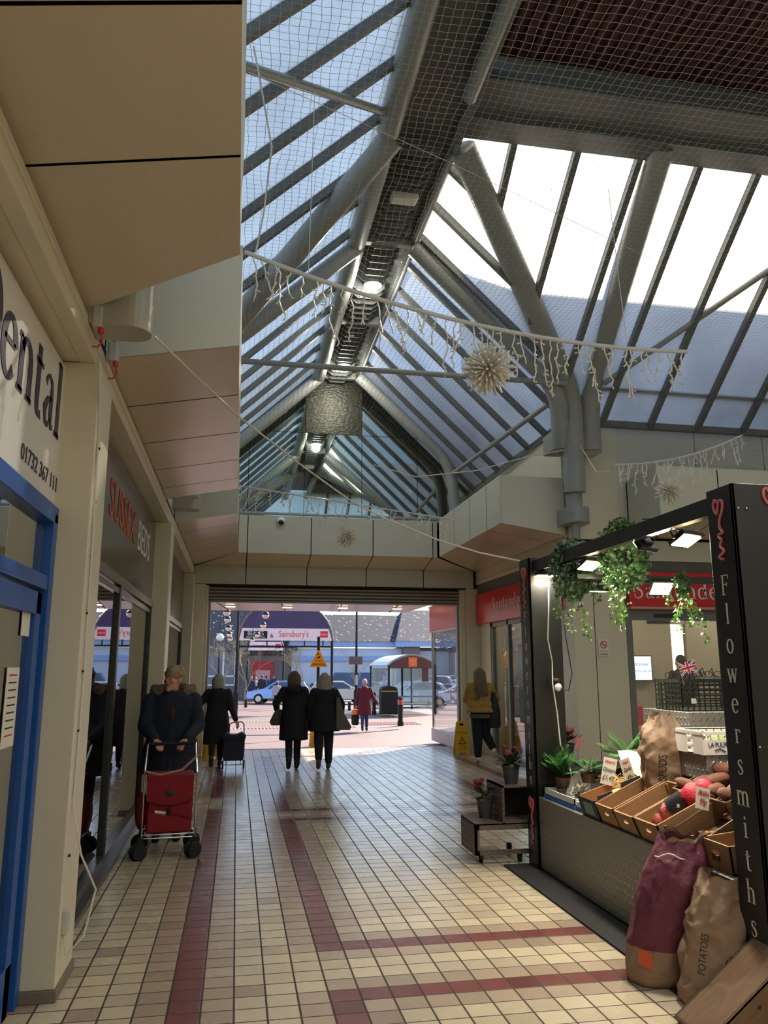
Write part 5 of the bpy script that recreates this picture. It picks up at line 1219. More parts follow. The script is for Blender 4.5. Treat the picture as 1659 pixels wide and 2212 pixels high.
P(T, 'bag', MB().loft([[(x, y, z) for x, y in ((-w_, -.13), (w_, -.13), (w_ + .01, 0), (w_, .12), (-w_, .12), (-w_ - .01, 0))] for z, w_ in ((.16, .16), (.3, .175), (.52, .175), (.58, .15))]), NV, smooth='auto', bevel=.01)
P(T, 'flap', MB().prism([(-.19, .5), (.19, .5), (.2, .57), (.13, .62), (.05, .585), (-.05, .585), (-.13, .62), (-.2, .57)], -.15, .13, 'y'), NV, bevel=.01)
P(T, 'handle', MB().tube([(-.1, .1, .56), (-.08, .1, .74), (-.03, .1, .77), (.12, .1, .78), (.16, .1, .74), (.17, .1, .56)], .01, 8), BLACKM)
P(T, 'frame', MB().tube([(-.12, -.1, .1), (-.12, -.12, .2), (.12, -.12, .2), (.12, -.1, .1)], .007, 8).tube([(-.17, 0, .08), (.17, 0, .08)], .007, 8), CHROME)
for sx in (-.175, .175): P(T, 'wheel', MB().lathe([(.02, -.014), (.07, -.014), (.08, 0), (.07, .014), (.02, .014)], n=20).xf(Matrix.Translation((sx, 0, .08)) @ Matrix.Rotation(pi / 2, 4, 'Y')), RUBBER)

# 3, 4 two walking women
T, D = person('woman in a black knee-length coat and boots walking away, left of the pair', (.99, 13.85, 0), -.02, 1.63, legs=step(.075, -.1, .06), coat_col=(18, 18, 26), trs=(22, 22, 26), shoe=(22, 22, 22), boots=1, hair=(112, 92, 72), hair_style='long', hair_len=.2,
    arms=[((-.31, .0, 1.12), (-.28, .16, .98)), ((.24, .0, 1.08), (.22, .10, .9))], coat_len=.50, wide=1.12)
P(T, 'hood', MB().ell((0, -.09, 1.34), (.15, .09, .09), 16, 9), M('coat_18_18_26', (18, 18, 26)), smooth=True)
hb = P(T, 'handbag', MB().loft([[(x, y, z) for x, y in ((-.36 + o, -.08), (-.27, -.1), (-.2, .0), (-.24, .1), (-.34 + o, .1))] for z, o in ((.74, -.02), (.8, -.05), (.95, .02), (1.0, .06))]), M('olive_bag', (66, 62, 50), .6), smooth='auto', bevel=.01)
P(hb, 'strap', MB().tube([(-.3, .05, .98), (-.22, .1, 1.2), (-.18, .0, 1.36)], .01, 6), BLACKM)
T, D = person('grey-blonde woman in black jacket and dark trousers walking away, right of the pair', (1.5, 13.75, 0), -.06, 1.60, legs=step(.09, -.1, .04), coat_col=(18, 18, 22), trs=(26, 27, 38), shoe=(84, 76, 68), hair=(176, 166, 146), hair_style='long', hair_len=.24,
    arms=[((-.25, .02, 1.1), (-.27, .06, .85)), ((.30, -.02, 1.12), (.32, .12, .96))], coat_len=.66, wide=1.25, trouser_w=1.25)
tb = P(T, 'tote_bag', MB().loft([[(x, y, z) for x, y in ((.2, -.12), (.2 + o, -.12), (.2 + o, .1), (.2, .1))] for z, o in ((.66, .24), (.72, .26), (.95, .13), (1.2, .05))]), M('khaki_bag', (96, 94, 80), .7), smooth='auto', bevel=.01)
P(tb, 'strap', MB().tube([(.2, -.05, 1.15), (.18, -.06, 1.36), (.22, .05, 1.2)], .013, 6), M('khaki_bag', (96, 94, 80), .7))
P(T, 'carried_scarf', MB().ell((-.3, .05, .72), (.05, .06, .13), 12, 8), M('dark_red_scarf', (62, 22, 34), .9), smooth=True)

# 5 maroon coat
T, D = person('grey-haired person in a maroon coat carrying an orange and black bag across the square', (4.05, 25.3, G(25.3)), -.2, 1.62, legs=step(.06, -.12, .1), coat_col=(92, 28, 42), trs=(52, 66, 96), shoe=(40, 36, 40), hair=(200, 190, 182), hair_style='bald_short',
    arms=[((-.23, .0, 1.08), (-.27, .03, .84)), ((.26, .0, 1.1), (.42, .08, .86))], coat_len=.52, wide=1.05, vox=.018)
cb = P(T, 'carrier_bag', MB().loft([[(-.3 + w_ * cos(a), .03 + .07 * sin(a), z) for a in [2 * pi * i / 12 for i in range(12)]] for z, w_ in ((.2, .08), (.23, .115), (.4, .125), (.52, .115))]), BLACKM, smooth='auto')
P(cb, 'orange_top', MB().loft([[(-.3 + w_ * cos(a), .03 + .065 * sin(a), z) for a in [2 * pi * i / 12 for i in range(12)]] for z, w_ in ((.52, .116), (.62, .12), (.68, .09))]), M('orange_bag', (246, 130, 40), .5), smooth='auto')
P(cb, 'handle', MB().tube([(-.34, .03, .66), (-.3, .03, .78), (-.26, .03, .66)], .01, 6), M('orange_bag', (246, 130, 40), .5))

# 6 yellow jacket
T, D = person('young long-haired woman in a mustard puffer jacket and black trousers at the bank window', (4.42, 14.2, 0), -.15, 1.68, legs=[((-.06, .03, .47), (-.06, .0, .09), (-.05, .12, .035)), ((.1, .1, .5), (.22, -.02, .24), (.26, .08, .15))], coat_col=(150, 116, 52), trs=(16, 20, 26), shoe=(210, 204, 196), hair=(112, 88, 66), hair_style='xlong', hair_len=.46,
    arms=[((-.24, .06, 1.1), (-.15, .22, 1.0)), ((.28, .08, 1.14), (.36, .26, 1.12))], coat_len=.88, wide=1.22, trouser_w=1.35, puffer=.1)
P(T, 'jumper_hem', MB().loft([[(.2 * cos(a), .15 * sin(a), z) for a in [2 * pi * i / 20 for i in range(20)]] for z in (.8, .87)]), M('grey_knit', (92, 78, 68), .95), smooth='auto')
hb = P(T, 'shoulder_bag', MB().loft([[(.24 + w_ * cos(a), -.05 + .06 * sin(a), z) for a in [2 * pi * i / 12 for i in range(12)]] for z, w_ in ((.62, .1), (.68, .12), (.9, .12), (1.1, .08), (1.25, .03))]), M('black_bag', (22, 22, 30), .7), smooth='auto')

# 7 man in the bank
T, D = person('short dark-haired man in black seen from behind inside the bank', (7.72, 12.9, .25), .1, 1.66, coat_col=(14, 14, 16), trs=(18, 18, 20), hair=(26, 22, 20), hair_style='bald_short', coat_len=.84, vox=.018)
one('step_platform', MB().box((7.3, 12.5, 0), (8.1, 13.3, .25)), M('grey_step', (90, 90, 92), .7), 'grey plinth under the man inside the bank', 'platform', (7.7, 12.9, 0))

# far people
far = [('man in dark clothes with a white stripe walking away beyond the gateway', 1.0, 54.4, 0, (40, 48, 72), (34, 44, 78), (196, 176, 156), 1.72),
       ('man in a black hooded top with red collar pushing an orange pushchair in the distance', 1.78, 56.5, 0, (44, 40, 48), (36, 36, 42), (96, 70, 56), 1.78),
       ('distant walker in a bright blue coat behind the pushchair group', 2.2, 60.3, .2, (70, 108, 176), (50, 52, 70), (100, 80, 64), 1.7),
       ('young man in a navy sweatshirt walking towards the camera in the distance', 2.75, 60.0, pi, (44, 56, 104), (46, 50, 74), (120, 84, 60), 1.72),
       ('distant walker in pale clothes beside the pushchair', 1.4, 58, .1, (196, 196, 204), (90, 96, 120), (190, 170, 140), 1.6),
       ('child with auburn hair in a pale jacket half hidden behind the left walking woman', 2.15, 43, .2, (170, 172, 190), (50, 46, 52), (150, 82, 52), 1.5)]
for i, (lab, x, y, rz, cc, tc_, hc_, h_) in enumerate(far):
    person(lab, (x, y, G(y)), rz, h_, legs=step(.07, -.1 * (-1) ** i, .1 * (-1) ** i), coat_col=cc, trs=tc_, hair=hc_, hair_style='bald_short' if i != 5 else 'bob', coat_len=.84, vox=.03, detail=False, hair_len=.12)
T = thing('pushchair', 'orange and black pushchair in front of the distant man in black', 'pushchair', (1.5, 57.2, G(57)), 0)
P(T, 'seat', MB().prism([(-.25, .35), (.2, .35), (.35, .9), (.25, .95), (.1, .5), (-.2, .5)], -.22, .22, 'x'), M('orange_fabric', (226, 96, 50), .8))
P(T, 'hood', MB().ell((0, .1, .85), (.24, .25, .2)), BLACKM, smooth=True)
for x in (-.22, .22):
    for y in (-.3, .3): P(T, 'wheel', MB().lathe([(.03, -.02), (.12, -.02), (.12, .02), (.03, .02)], n=14).xf(Matrix.Translation((x, y, .12)) @ Matrix.Rotation(pi / 2, 4, 'Y')), RUBBER)
    P(T, 'frame', MB().tube([(x, .3, .12), (x, -.1, .5), (x, -.5, 1.05)], .015, 6), BLACKM)

# ================================================================== FLOWER AND VEGETABLE STALL
T = thing('market_stall', 'black flower kiosk frame with tread plate counters standing in the right of the mall', 'stall', (3.3, 5.4, 0))
P(T, 'counter', MB().box((2.62, 4.0, .02), (3.5, 6.82, .6)), TREAD, w=True, bevel=.006)
P(T, 'upper_shelf', MB().box((3.02, 4.0, .6), (3.6, 6.6, .76)), TREAD, w=True, bevel=.006)
P(T, 'back_shelf', MB().box((3.34, 4.6, .76), (4.6, 5.55, 1.07)).box((3.14, 5.02, .95), (3.4, 5.34, 1.12)), TREAD, w=True, bevel=.006)
P(T, 'top_shelf', MB().box((3.44, 5.7, .76), (4.5, 6.4, 1.36)), TREAD, w=True, bevel=.006)
P(T, 'floor_skirt', MB().box((2.36, 4.05, 0), (2.62, 7.0, .012)), M('black_mat', (34, 34, 34), .8, bump=.3, bsc=60), w=True)
for (x, y0, y1, fx, nm) in ((2.62, 3.75, 3.985, .5, 'near_post'), (2.6, 6.78, 7.02, .3, 'far_post')):
    p = P(T, nm, MB().box((x, y0, 0), (x + .02, y1, 2.69)).box((x, y0, 0), (x + fx, y0 + .02, 2.69)), BLACK, w=True, bevel=.003)
P(T, 'back_post', MB().box((4.6, 3.8, 0), (4.7, 3.9, 2.69)), BLACK, w=True); P(T, 'back_post', MB().box((4.6, 6.9, 0), (4.7, 7.0, 2.5)), BLACK, w=True); 
P(T, 'roof_beam', MB().box((2.64, 3.9, 2.56), (2.7, 6.95, 2.66)), BLACK, w=True); P(T, 'roof_beam', MB().box((2.62, 6.8, 2.49), (4.7, 6.88, 2.55)), BLACK, w=True)
P(T, 'cross_rail', MB().box((2.7, 5.95, 2.41), (4.7, 6.0, 2.445)), BLACK, w=True); P(T, 'roof_beam', MB().box((2.66, 3.86, 2.6), (4.7, 3.92, 2.66)), BLACK, w=True); P(T, 'roof_beam', MB().box((4.62, 3.9, 2.5), (4.68, 6.9, 2.58)), BLACK, w=True)
LETW = M('cream_letter', (220, 216, 200), .5, var=0); PINK = M('pink_flourish', (206, 110, 108), .5, var=0)
word = 'Flowersmiths'
for (x, yc, z0, dz) in ((2.618, 3.875, 2.09, .1564), (2.598, 6.9, 2.11, .129)):
    for i, ch in enumerate(word):
        put(T, 'letter', ribbons(ch, .155 if dz > .14 else .135, .9), LETW, (x, yc, z0 - i * dz), FACEXN)
for i, ch in enumerate(word): put(T, 'letter', ribbons(ch, .155, .9), LETW, (2.915, 3.747, 2.09 - i * .1564), FACEY)
def flourish(rot, loc, s):
    pts = [(.02, -.3), (-.05, -.27), (.04, -.22), (-.02, -.16), (.01, -.1), (-.04, -.05), (.04, -.03), (.0, .02), (0, .1), (.06, .2), (.07, .28), (.02, .3), (-.01, .24), (-.03, .17), (-.08, .24), (-.07, .31), (-.03, .31), (-.04, .27)]
    sm = []
    for i in range(len(pts) - 1):
        for t in (0, .33, .66):
            a = V(pts[max(i - 1, 0)]); b_ = V(pts[i]); c_ = V(pts[i + 1]); d_ = V(pts[min(i + 2, len(pts) - 1)])
            sm.append(.5 * ((2 * b_) + (c_ - a) * t + (2 * a - 5 * b_ + 4 * c_ - d_) * t * t + (3 * b_ - a - 3 * c_ + d_) * t ** 3))
    put(T, 'flourish', MB().tube([(p.x * s, p.y * s, 0) for p in sm], .008 * s / .55, 6), PINK, loc, rot)
flourish(FACEXN, (2.617, 3.875, 2.45), .55); flourish(FACEY, (2.86, 3.746, 2.47), .62); flourish(FACEXN, (2.597, 6.9, 2.42), .6); flourish(FACEXN, (2.597, 6.9, .38), .62)
for z in (2.55, 1.3, .5): P(T, 'bolt', MB().ell((2.65, 3.748, z), .008, 8, 6), CHROME, w=True); P(T, 'bolt', MB().ell((2.7, 3.748, z), .008, 8, 6), CHROME, w=True)

# floodlights
def flood(x, y, z, tilt, lab, e=26, rz=0):
    T = thing('floodlight', lab, 'floodlight', (x, y, z), rot=(tilt, 0, rz))
    P(T, 'housing', MB().prism([(-.11, -.08), (.11, -.08), (.07, .08), (-.07, .08)], 0, .035, 'z').box((-.05, -.05, .035), (.05, .05, .06)), BLACK, bevel=.004)
    P(T, 'lens', MB().box((-.085, -.06, -.006), (.085, .055, 0)), M('flood_lens', (255, 240, 200), .3, emit=(255, 226, 170), es=16.), )
    P(T, 'bracket', MB().tube([(-.11, 0, .01), (-.11, 0, .09), (.11, 0, .09), (.11, 0, .01)], .006, 6), BLACK)
    P(T, 'lead', MB().tube([(0, .0, .06), (.05, .05, .12), (.03, .09, .16), (-.03, .1, .14)], .006, 6), BLACK)
    l = bpy.data.lights.new('flood', 'AREA'); l.energy = e * .5; l.size = .16; l.color = (1, .9, .74); l.spread = radians(150)
    o = bpy.data.objects.new('flood_light', l); COL.objects.link(o); o.parent = T; o.location = (0, 0, -.02)
flood(2.82, 4.55, 2.5, -.45, 'lit square floodlight nearest the camera on the kiosk beam', 24, .4)
flood(2.76, 5.85, 2.5, -.45, 'lit square floodlight between the two ivy baskets', 24, .4)
flood(2.74, 6.72, 2.52, .0, 'small lit floodlight beside the far lettered post', 10)
flood(3.3, 6.84, 2.4, .1, 'small floodlight seen edge-on under the far rail', 6)
flood(3.45, 5.98, 2.34, -.75, 'bright floodlight hanging under the cross rail before the bank sign', 18, .0)
flood(2.78, 5.05, 2.56, .9, 'pale unlit-looking floodlight tilted up under the near beam', 3, .5)

# sacks
def sack(lab, name, base, top, w_, d_, mats, seed, rz=0, crease=.05, band=None, neck=.5, frill=True):
    base, top = V(base), V(top); ax = top - base; H_ = ax.length
    T = thing(name, lab, 'sack', base, rz)
    mb = MB(); n = 72; m_ = 48; rings = []; mi = []
    for j in range(m_ + 1):
        t = j / m_
        prof = (.80 + .5 * math.sqrt(t) if t < .12 else (.97 + .06 * sin(pi * (t - .12) * 1.2))) if t < .72 else (1.0 - (1 - neck) * ((t - .72) / .28) ** 1.5)
        if t > .94: prof += (t - .94) * 3.0 * .35
        c = V((ax.x * t ** 1.15, ax.y * t, ax.z * t)); r = []
        for i in range(n):
            a = 2 * pi * i / n; q = V((cos(a) * 1.6, sin(a) * 1.6, t * 3.2 + seed))
            f = 1 + crease * noise.noise(q * 1.6) * 2 + crease * .7 * (1 - 2.4 * abs(noise.noise(V((q.x * 1.5, q.y * 1.5, q.z * 2.8))))) + crease * .5 * (.5 - abs(noise.noise(q * 5.0))) + (.09 * max(0, t - .6) * sin(a * 12 + seed) if t > .6 else 0)
            r.append((c.x + w_ / 2 * prof * f * cos(a), c.y + d_ / 2 * prof * f * sin(a), c.z + (.016 * sin(a * 2 + seed) + .012 * sin(a * 5)) * max(0, t - .85) * 6))
        rings.append(r)
    b0 = len(mb.f); mb.loft(rings, 0, cap=True); mb.f.pop(); mb.m.pop()
    if band:
        for k in range(b0, len(mb.f)):
            j = (k - b0) // n
            if j < m_ and (j + 0.5) / m_ < band: mb.m[k] = 1
    P(T, 'bag', mb, mats, smooth=True, fixn=False)
    if frill:
        fr_ = []
        for t, s_ in ((0, 1.0), (1, .96)): fr_.append([(p[0] * (1 if t == 0 else s_) + (0 if t == 0 else ax.x * .02), p[1] * (1 if t == 0 else s_), p[2] + t * (.018 + .01 * sin(i * .7 + seed))) for i, p in enumerate(rings[-1])])
        P(T, 'top_edge', MB().loft(fr_, cap=False), mats[-1] if isinstance(mats, list) else mats, smooth=True, fixn=False)
    return T, rings
KRAFT = M('kraft_paper', (146, 120, 96), .75, var=.14, sc=5, bump=.9, bsc=9); PURP = M('purple_net_sack', (104, 46, 62), .65, var=.25, sc=7, bump=.7, bsc=12)
T, R_ = sack('tall purple net potato sack with brown paper base leaning on the counter', 'potato_sack', (2.36, 4.42, 0), (2.58, 4.42, .74), .36, .34, [PURP, KRAFT], 3, band=.24, neck=.62)
P(T, 'red_print', MB().add([(-.155, -.1, .12), (-.1, -.15, .1), (-.095, -.15, .18), (-.15, -.105, .2)], [(0, 1, 2, 3)]), M('red_print', (196, 84, 50), .8))
P(T, 'drawstring', MB().tube([(.14 + .122 * cos(a), -.0 + .13 * sin(a), .66 + .015 * sin(5 * a)) for a in [pi + .2 + 1.2 * pi * i / 16 for i in range(17)]], .004, 6), WHITE)
P(T, 'drawstring_bow', MB().tube([(.2, -.1, .66), (.23, -.13, .68), (.22, -.13, .62), (.19, -.125, .59)], .004, 6), WHITE)
T, R_ = sack('crumpled brown paper potato sack in front of the near post, right of the purple one', 'potato_sack', (2.5, 4.08, 0), (2.66, 4.12, .6), .38, .3, [KRAFT, KRAFT], 9, neck=.72, crease=.09)
def print_on(T, s_, size, loc, rot, mat=INK): 
    o = txt(None, 'printed_word', s_, size, mat, (0, 0, 0), rot, ext=.0005, xs=.8); o.parent = T; o.location = loc; return o
print_on(T, 'FINEST', .07, (.04, -.178, .27), (pi / 2 - .1, -.5, .1)); print_on(T, 'POTATOES', .05, (-.13, -.135, .28), (pi / 2 - .1, -1.4, -.55))
P(T, 'string', MB().tube([(.25, -.12, .52), (.28, -.14, .5), (.28, -.15, .44)], .004, 6), WHITE)
T, R_ = sack('big brown paper sack standing on the counter behind the price cards', 'potato_sack', (3.13, 5.5, .76), (3.11, 5.5, 1.34), .35, .29, [KRAFT, KRAFT], 5, neck=.45, crease=.08)
print_on(T, 'SPUDS', .085, (.1, -.17, .26), (pi / 2, -1.5, .2)); print_on(T, 'SPUDS', .08, (-.12, -.145, .24), (pi / 2, -1.5, -.5))

# wooden crates
def crate(lab, loc, L=.46, W=.28, H=.15, tilt=.42, rz=0, mat=WOOD, hole=True, rot=None, word=None, low=None):
    """open box, local x = depth from the aisle, y = width; front (aisle) side at x=0 with a hand hole"""
    T = thing('wooden_crate', lab, 'crate', loc, rot=rot or (0, -tilt, rz)); t = .012; low = low or H
    def holed(x0, wd, h, axis):
        mb = MB(); n = 16; oy, oz, ry, rz_ = wd / 2, h * .62, .04, .016; out = []; inn = []
        for i in range(n):
            a = 2 * pi * i / n; c_, s_ = cos(a), sin(a); inn.append((oy + ry * c_, oz + rz_ * s_))
            k = min((wd / 2) / max(abs(c_), 1e-6), ((h - oz) if s_ > 0 else oz) / max(abs(s_), 1e-6)); out.append((oy + k * c_, oz + k * s_))
        for cy_, cz_ in ((0, 0), (wd, 0), (wd, h), (0, h)):
            k = min(range(n), key=lambda i: (out[i][0] - cy_) ** 2 + (out[i][1] - cz_) ** 2); out[k] = (cy_, cz_)
        V_ = [(x0, p[0], p[1]) for p in out] + [(x0, p[0], p[1]) for p in inn] + [(x0 + t, p[0], p[1]) for p in out] + [(x0 + t, p[0], p[1]) for p in inn]
        F_ = []
        for i in range(n):
            j = (i + 1) % n; F_ += [(i, j, n + j, n + i), (2 * n + i, 3 * n + i, 3 * n + j, 2 * n + j), (n + i, n + j, 3 * n + j, 3 * n + i), (i, 2 * n + i, 2 * n + j, j)]
        return mb.add(V_, F_)
    P(T, 'front_board', holed(0, W, low, 0), mat); P(T, 'back_board', holed(L - t, W, H, 0), mat)
    for y in (0, W - t): P(T, 'side_board', MB().prism([(0, 0), (L, 0), (L, H), (0, low)], y, y + t, 'y'), mat)
    P(T, 'base', MB().box((0, 0, 0), (L, W, t)), mat)
    cor = MB()
    for x in (t, L - t - .02):
        for y in (t, W - t - .02): cor.prism([(x, y), (x + .02, y), (x, y + .02)], t, H - .01, 'z')
    for i in range(4):
        c1 = MB(); c1.v = cor.v[i * 6:i * 6 + 6]; c1.f = [tuple(k - i * 6 for k in f) for f in cor.f[i * 5:i * 5 + 5]]; c1.m = [0] * 5; P(T, 'corner_block', c1, mat)
    if word: o = txt(None, 'stencil', word, .05, INK, (0, 0, 0), (pi / 2, 0, -pi / 2), xs=.8); o.parent = T; o.location = (-.002, W / 2, H * .45)
    return T
crate('wooden vegetable crate on the counter edge, farthest of the three with hand holes', (2.65, 5.33, .6), W=.27, H=.15)
crate('wooden crate holding garlic, middle of the three with hand holes', (2.65, 5.05, .6), W=.27, H=.145)
crate('empty-looking wooden crate on the counter edge, nearest of the three with hand holes', (2.65, 4.74, .6), W=.29, H=.15)
crate('dark wooden crate of ginger beside the near post', (2.66, 4.38, .6), L=.46, W=.34, H=.16, tilt=.35, mat=WOODD, low=.1)
crate('small wooden crate with stencilled letters tucked against the near post', (2.66, 4.08, .6), L=.4, W=.27, H=.15, tilt=.1, mat=WOOD, hole=False, word='STUI')
crate('wooden crate of sweet potatoes on the upper shelf', (3.0, 4.55, .78), L=.5, W=.62, H=.12, tilt=.38, mat=WOODD)
crate('wooden crate of beetroot behind the near post', (3.0, 4.2, .76), L=.4, W=.3, H=.13, tilt=.35, mat=WOOD)
T = thing('wooden_crate', 'large dark wooden crate tipped on edge on the floor in the bottom right corner', 'crate', (2.16, 3.62, .03), rot=(0, -.62, 0))
for z0, z1 in ((-.34, -.175), (-.17, 0)): P(T, 'side_board', MB().box((0, 0, z0), (.95, .014, z1)), WOODD, bevel=.003)
P(T, 'base', MB().box((0, 0, -.012), (.95, .28, 0)), WOODD); P(T, 'end_board', MB().box((0, .014, -.34), (.014, .28, 0)), WOODD); P(T, 'back_board', MB().box((0, .266, -.34), (.95, .28, 0)), WOODD)
P(T, 'knot', MB().ell((.3, -.001, -.06), (.012, .002, .01), 10, 6), M('knot', (62, 42, 28), .8))
T = thing('wooden_crate', 'second wooden crate with black stencilled letters below the tipped one', 'crate', (2.52, 3.44, .02), rot=(0, -.58, 0))
P(T, 'side_board', MB().box((0, 0, -.3), (.95, .014, 0)), WOOD, bevel=.003); P(T, 'base', MB().box((0, 0, -.012), (.95, .15, 0)), WOOD); P(T, 'end_board', MB().box((0, .014, -.3), (.014, .15, 0)), WOOD)
o = txt(None, 'stencil', 'TIC ADAGIO', .09, INK, (0, 0, 0), (pi / 2, 0, 0), xs=.75); o.parent = T; o.location = (.26, -.002, -.11)

def veg(name, lab, c, r, mat, rot, grp, fn=None, seed=0):
    sd = random.random() * 50
    mb = MB().ell((0, 0, 0), r, 18, 12, rot=rot, fn=fn or (lambda d: 1 + .12 * noise.noise(V(d) * 1.7 + V((sd, 0, 0)))))
    return one(name, mb, mat, lab, name.replace('_', ' '), c, grp, w=False, smooth=True)
YAM = M('sweet_potato_skin', (126, 82, 64), .75, var=.25, sc=12, bump=.3, bsc=30)
for i, (x, y, z, r) in enumerate(((3.03, 5.08, .92, (.1, .04, .04)), (3.08, 4.98, .95, (.09, .045, .045)), (3.12, 4.87, .98, (.1, .05, .045)), (3.05, 4.78, .93, (.08, .045, .045)), (3.22, 4.95, 1.03, (.09, .05, .05)),
        (3.25, 4.82, 1.05, (.07, .055, .055)), (3.18, 4.72, 1.02, (.08, .05, .05)), (3.32, 4.72, 1.1, (.07, .055, .055)), (3.1, 4.64, .96, (.08, .045, .045)), (3.33, 4.88, 1.11, (.07, .05, .05)), (3.24, 4.62, 1.07, (.06, .055, .055)), (3.35, 4.6, 1.12, (.06, .05, .05)), (3.02, 4.62, .93, (.07, .04, .04)))):
    veg('sweet_potato', 'knobbly reddish-brown sweet potato in the crate below the white plastic crate', (x, y, z), r, YAM, (random.uniform(-.4, .4), random.uniform(-.3, .1), random.uniform(0, 3)), 'sweet potatoes heaped in the upper crate')
GAR = M('garlic_white', (226, 218, 204), .6, var=.1)
def bulb(d): return 1 + .06 * abs(sin(3 * math.atan2(d.y, d.x))) + (.5 if d.z > .93 else 0)
veg('garlic_bulb', 'white garlic bulb in the middle wooden crate', (2.93, 5.2, .765), (.032, .026, .024), GAR, (.3, 0, 0), None, bulb)
veg('garlic_bulb', 'small white garlic bulb beside the larger bulb in the middle crate', (2.86, 5.12, .73), (.026, .026, .024), GAR, (.9, 0, 0), None, bulb)
ONI = M('squash_skin', (214, 176, 124), .5, var=.1)
veg('squash', 'pale round squash in the black box, larger one', (2.84, 5.72, .765), (.062, .055, .05), ONI, (0, 0, .5), None)
veg('squash', 'pale round squash in the black box, smaller one under the wood wool', (2.93, 5.66, .775), (.042, .045, .04), ONI, (0, 0, .5), None)
BEET = M('beetroot_skin', (84, 30, 42), .6, var=.2)
for x, y, z in ((3.05, 4.28, .86), (3.12, 4.36, .89), (3.14, 4.25, .9), (3.22, 4.32, .93)): veg('beetroot', 'dark red beetroot in the crate behind the near post', (x, y, z), (.045, .045, .042), BEET, (0, 0, 0), 'beetroot behind the near post')
SHAL = M('red_onion', (150, 74, 78), .45, var=.2)
veg('red_onion', 'small red onion in the nearest holed crate', (2.92, 4.84, .74), (.03, .03, .028), SHAL, (0, 0, 0), None); veg('brown_onion', 'small brown onion in the nearest holed crate', (2.78, 4.88, .672), (.03, .026, .022), M('brown_onion', (176, 116, 72), .5), (0, 0, 0), None)
GIN = M('ginger_skin', (186, 156, 112), .8, var=.15, bump=.3)
rnd = random.Random(8)
for i in range(12):
    mb = MB(); p = V((0, 0, 0)); d = V((rnd.uniform(-1, 1), rnd.uniform(-1, 1), 0)).normalized()
    for k in range(3): mb.ell(p, (.024, .016, .014), 9, 6, rot=(0, 0, rnd.uniform(0, 3))); p = p + d * .024 + V((rnd.uniform(-.014, .014), rnd.uniform(-.014, .014), 0))
    fx = rnd.uniform(.06, .24)
    one('ginger_root', mb, GIN, 'knobbly pale ginger root in the dark crate by the near post', 'ginger', (2.66 + fx, 4.42 + rnd.uniform(.03, .25), .635 + fx * .36), 'ginger roots in the dark crate', w=False, smooth=True)
# red net bag with dark label band
T = thing('net_bag', 'red net bag of onions with a dark printed band lying across the crates', 'net bag', (2.84, 4.98, .78))
NB = M('red_net', (208, 42, 58), .5, var=.3, sc=60, bump=.5, bsc=90)
ax0, ax1 = V((2.74, 5.06, .7)), V((3.02, 4.86, .92)); dd = ax1 - ax0
def lump(c, r, s): return MB().ell(c, r, 16, 11, fn=lambda d: 1 + .14 * noise.noise(V(d) * 2.4 + V((s, 0, 0))))
mb = MB(); mb.merge(lump(ax0 + dd * .08, (.05, .06, .05), 1)); mb.merge(lump(ax0 + dd * .3, .06, 2))
P(T, 'lower_bag', mb, M('pink_net', (190, 96, 88), .5, var=.35, sc=30, bump=.5, bsc=70), w=True, smooth=True)
mb = MB(); mb.merge(lump(ax0 + dd * .8, .085, 3)); mb.merge(lump(ax0 + dd * .98, .075, 4)); mb.tube([ax1, ax1 + V((.06, -.03, .05)), ax1 + V((.12, -.03, .06))], [.03, .01, .004], 8)
P(T, 'upper_bag', mb, NB, w=True, smooth=True)
q = dd.normalized(); P(T, 'label_band', MB().tube([ax0 + dd * .36, ax0 + dd * .62], [.077, .085], 18), M('label_black', (34, 36, 40), .35), w=True, smooth='auto')
P(T, 'label_text', MB().cbox(ax0 + dd * .48 + V((-.03, -.075, .02)), (.05, .004, .02), rot=(0, 0, .4)), WHITE, w=True)
# black cardboard box
T = thing('cardboard_box', 'black printed cardboard box with open flaps holding squash and wood wool', 'box', (2.64, 5.62, .6), rot=(0, -.3, 0))
CB = M('black_card', (48, 46, 48), .6, var=.1); CBI = M('card_inside', (168, 120, 76), .8)
mb = MB(); t = .006
mb.box((0, 0, 0), (.4, .3, t)); mb.box((0, 0, 0), (t, .3, .15)); mb.box((.4 - t, 0, 0), (.4, .3, .15)); mb.box((0, 0, 0), (.4, t, .15)); mb.box((0, .3 - t, 0), (.4, .3, .15))
P(T, 'carton', mb, CB); P(T, 'lining', MB().box((t, t, t), (.4 - t, .3 - t, .05)).box((.02, .28, .05), (.38, .292, .15)), CBI)
P(T, 'flap', MB().prism([(.02, .14), (.16, .14), (.15, .18), (.03, .18)], -.012, -.004, 'y'), CB, bevel=.003); P(T, 'flap', MB().prism([(.22, .14), (.4, .14), (.4, .21), (.24, .21)], -.012, -.004, 'y'), CB, bevel=.003)
P(T, 'printed_label', MB().box((-.003, .06, .03), (0, .22, .12)), M('teal_label', (100, 130, 140), .5))
wm = MB(); rnd = random.Random(4)
for i in range(320):
    c = V((rnd.uniform(-.1, .1), rnd.uniform(-.1, .1), rnd.uniform(-.03, .05))); a = rnd.uniform(0, 6.3); l = rnd.uniform(.03, .08); z = rnd.uniform(-.3, .8)
    d = V((cos(a), sin(a), z)) * l; wm.tube([c, c + d * .5 + V((0, 0, .012)), c + d], .0018, 4)
o = wm.build('wood_wool', M('wood_wool', (226, 196, 134), .8)); o.location = (2.95, 5.74, .82); tag(o, 'tangle of pale wood wool heaped in the black box', 'wood wool', kind='stuff')
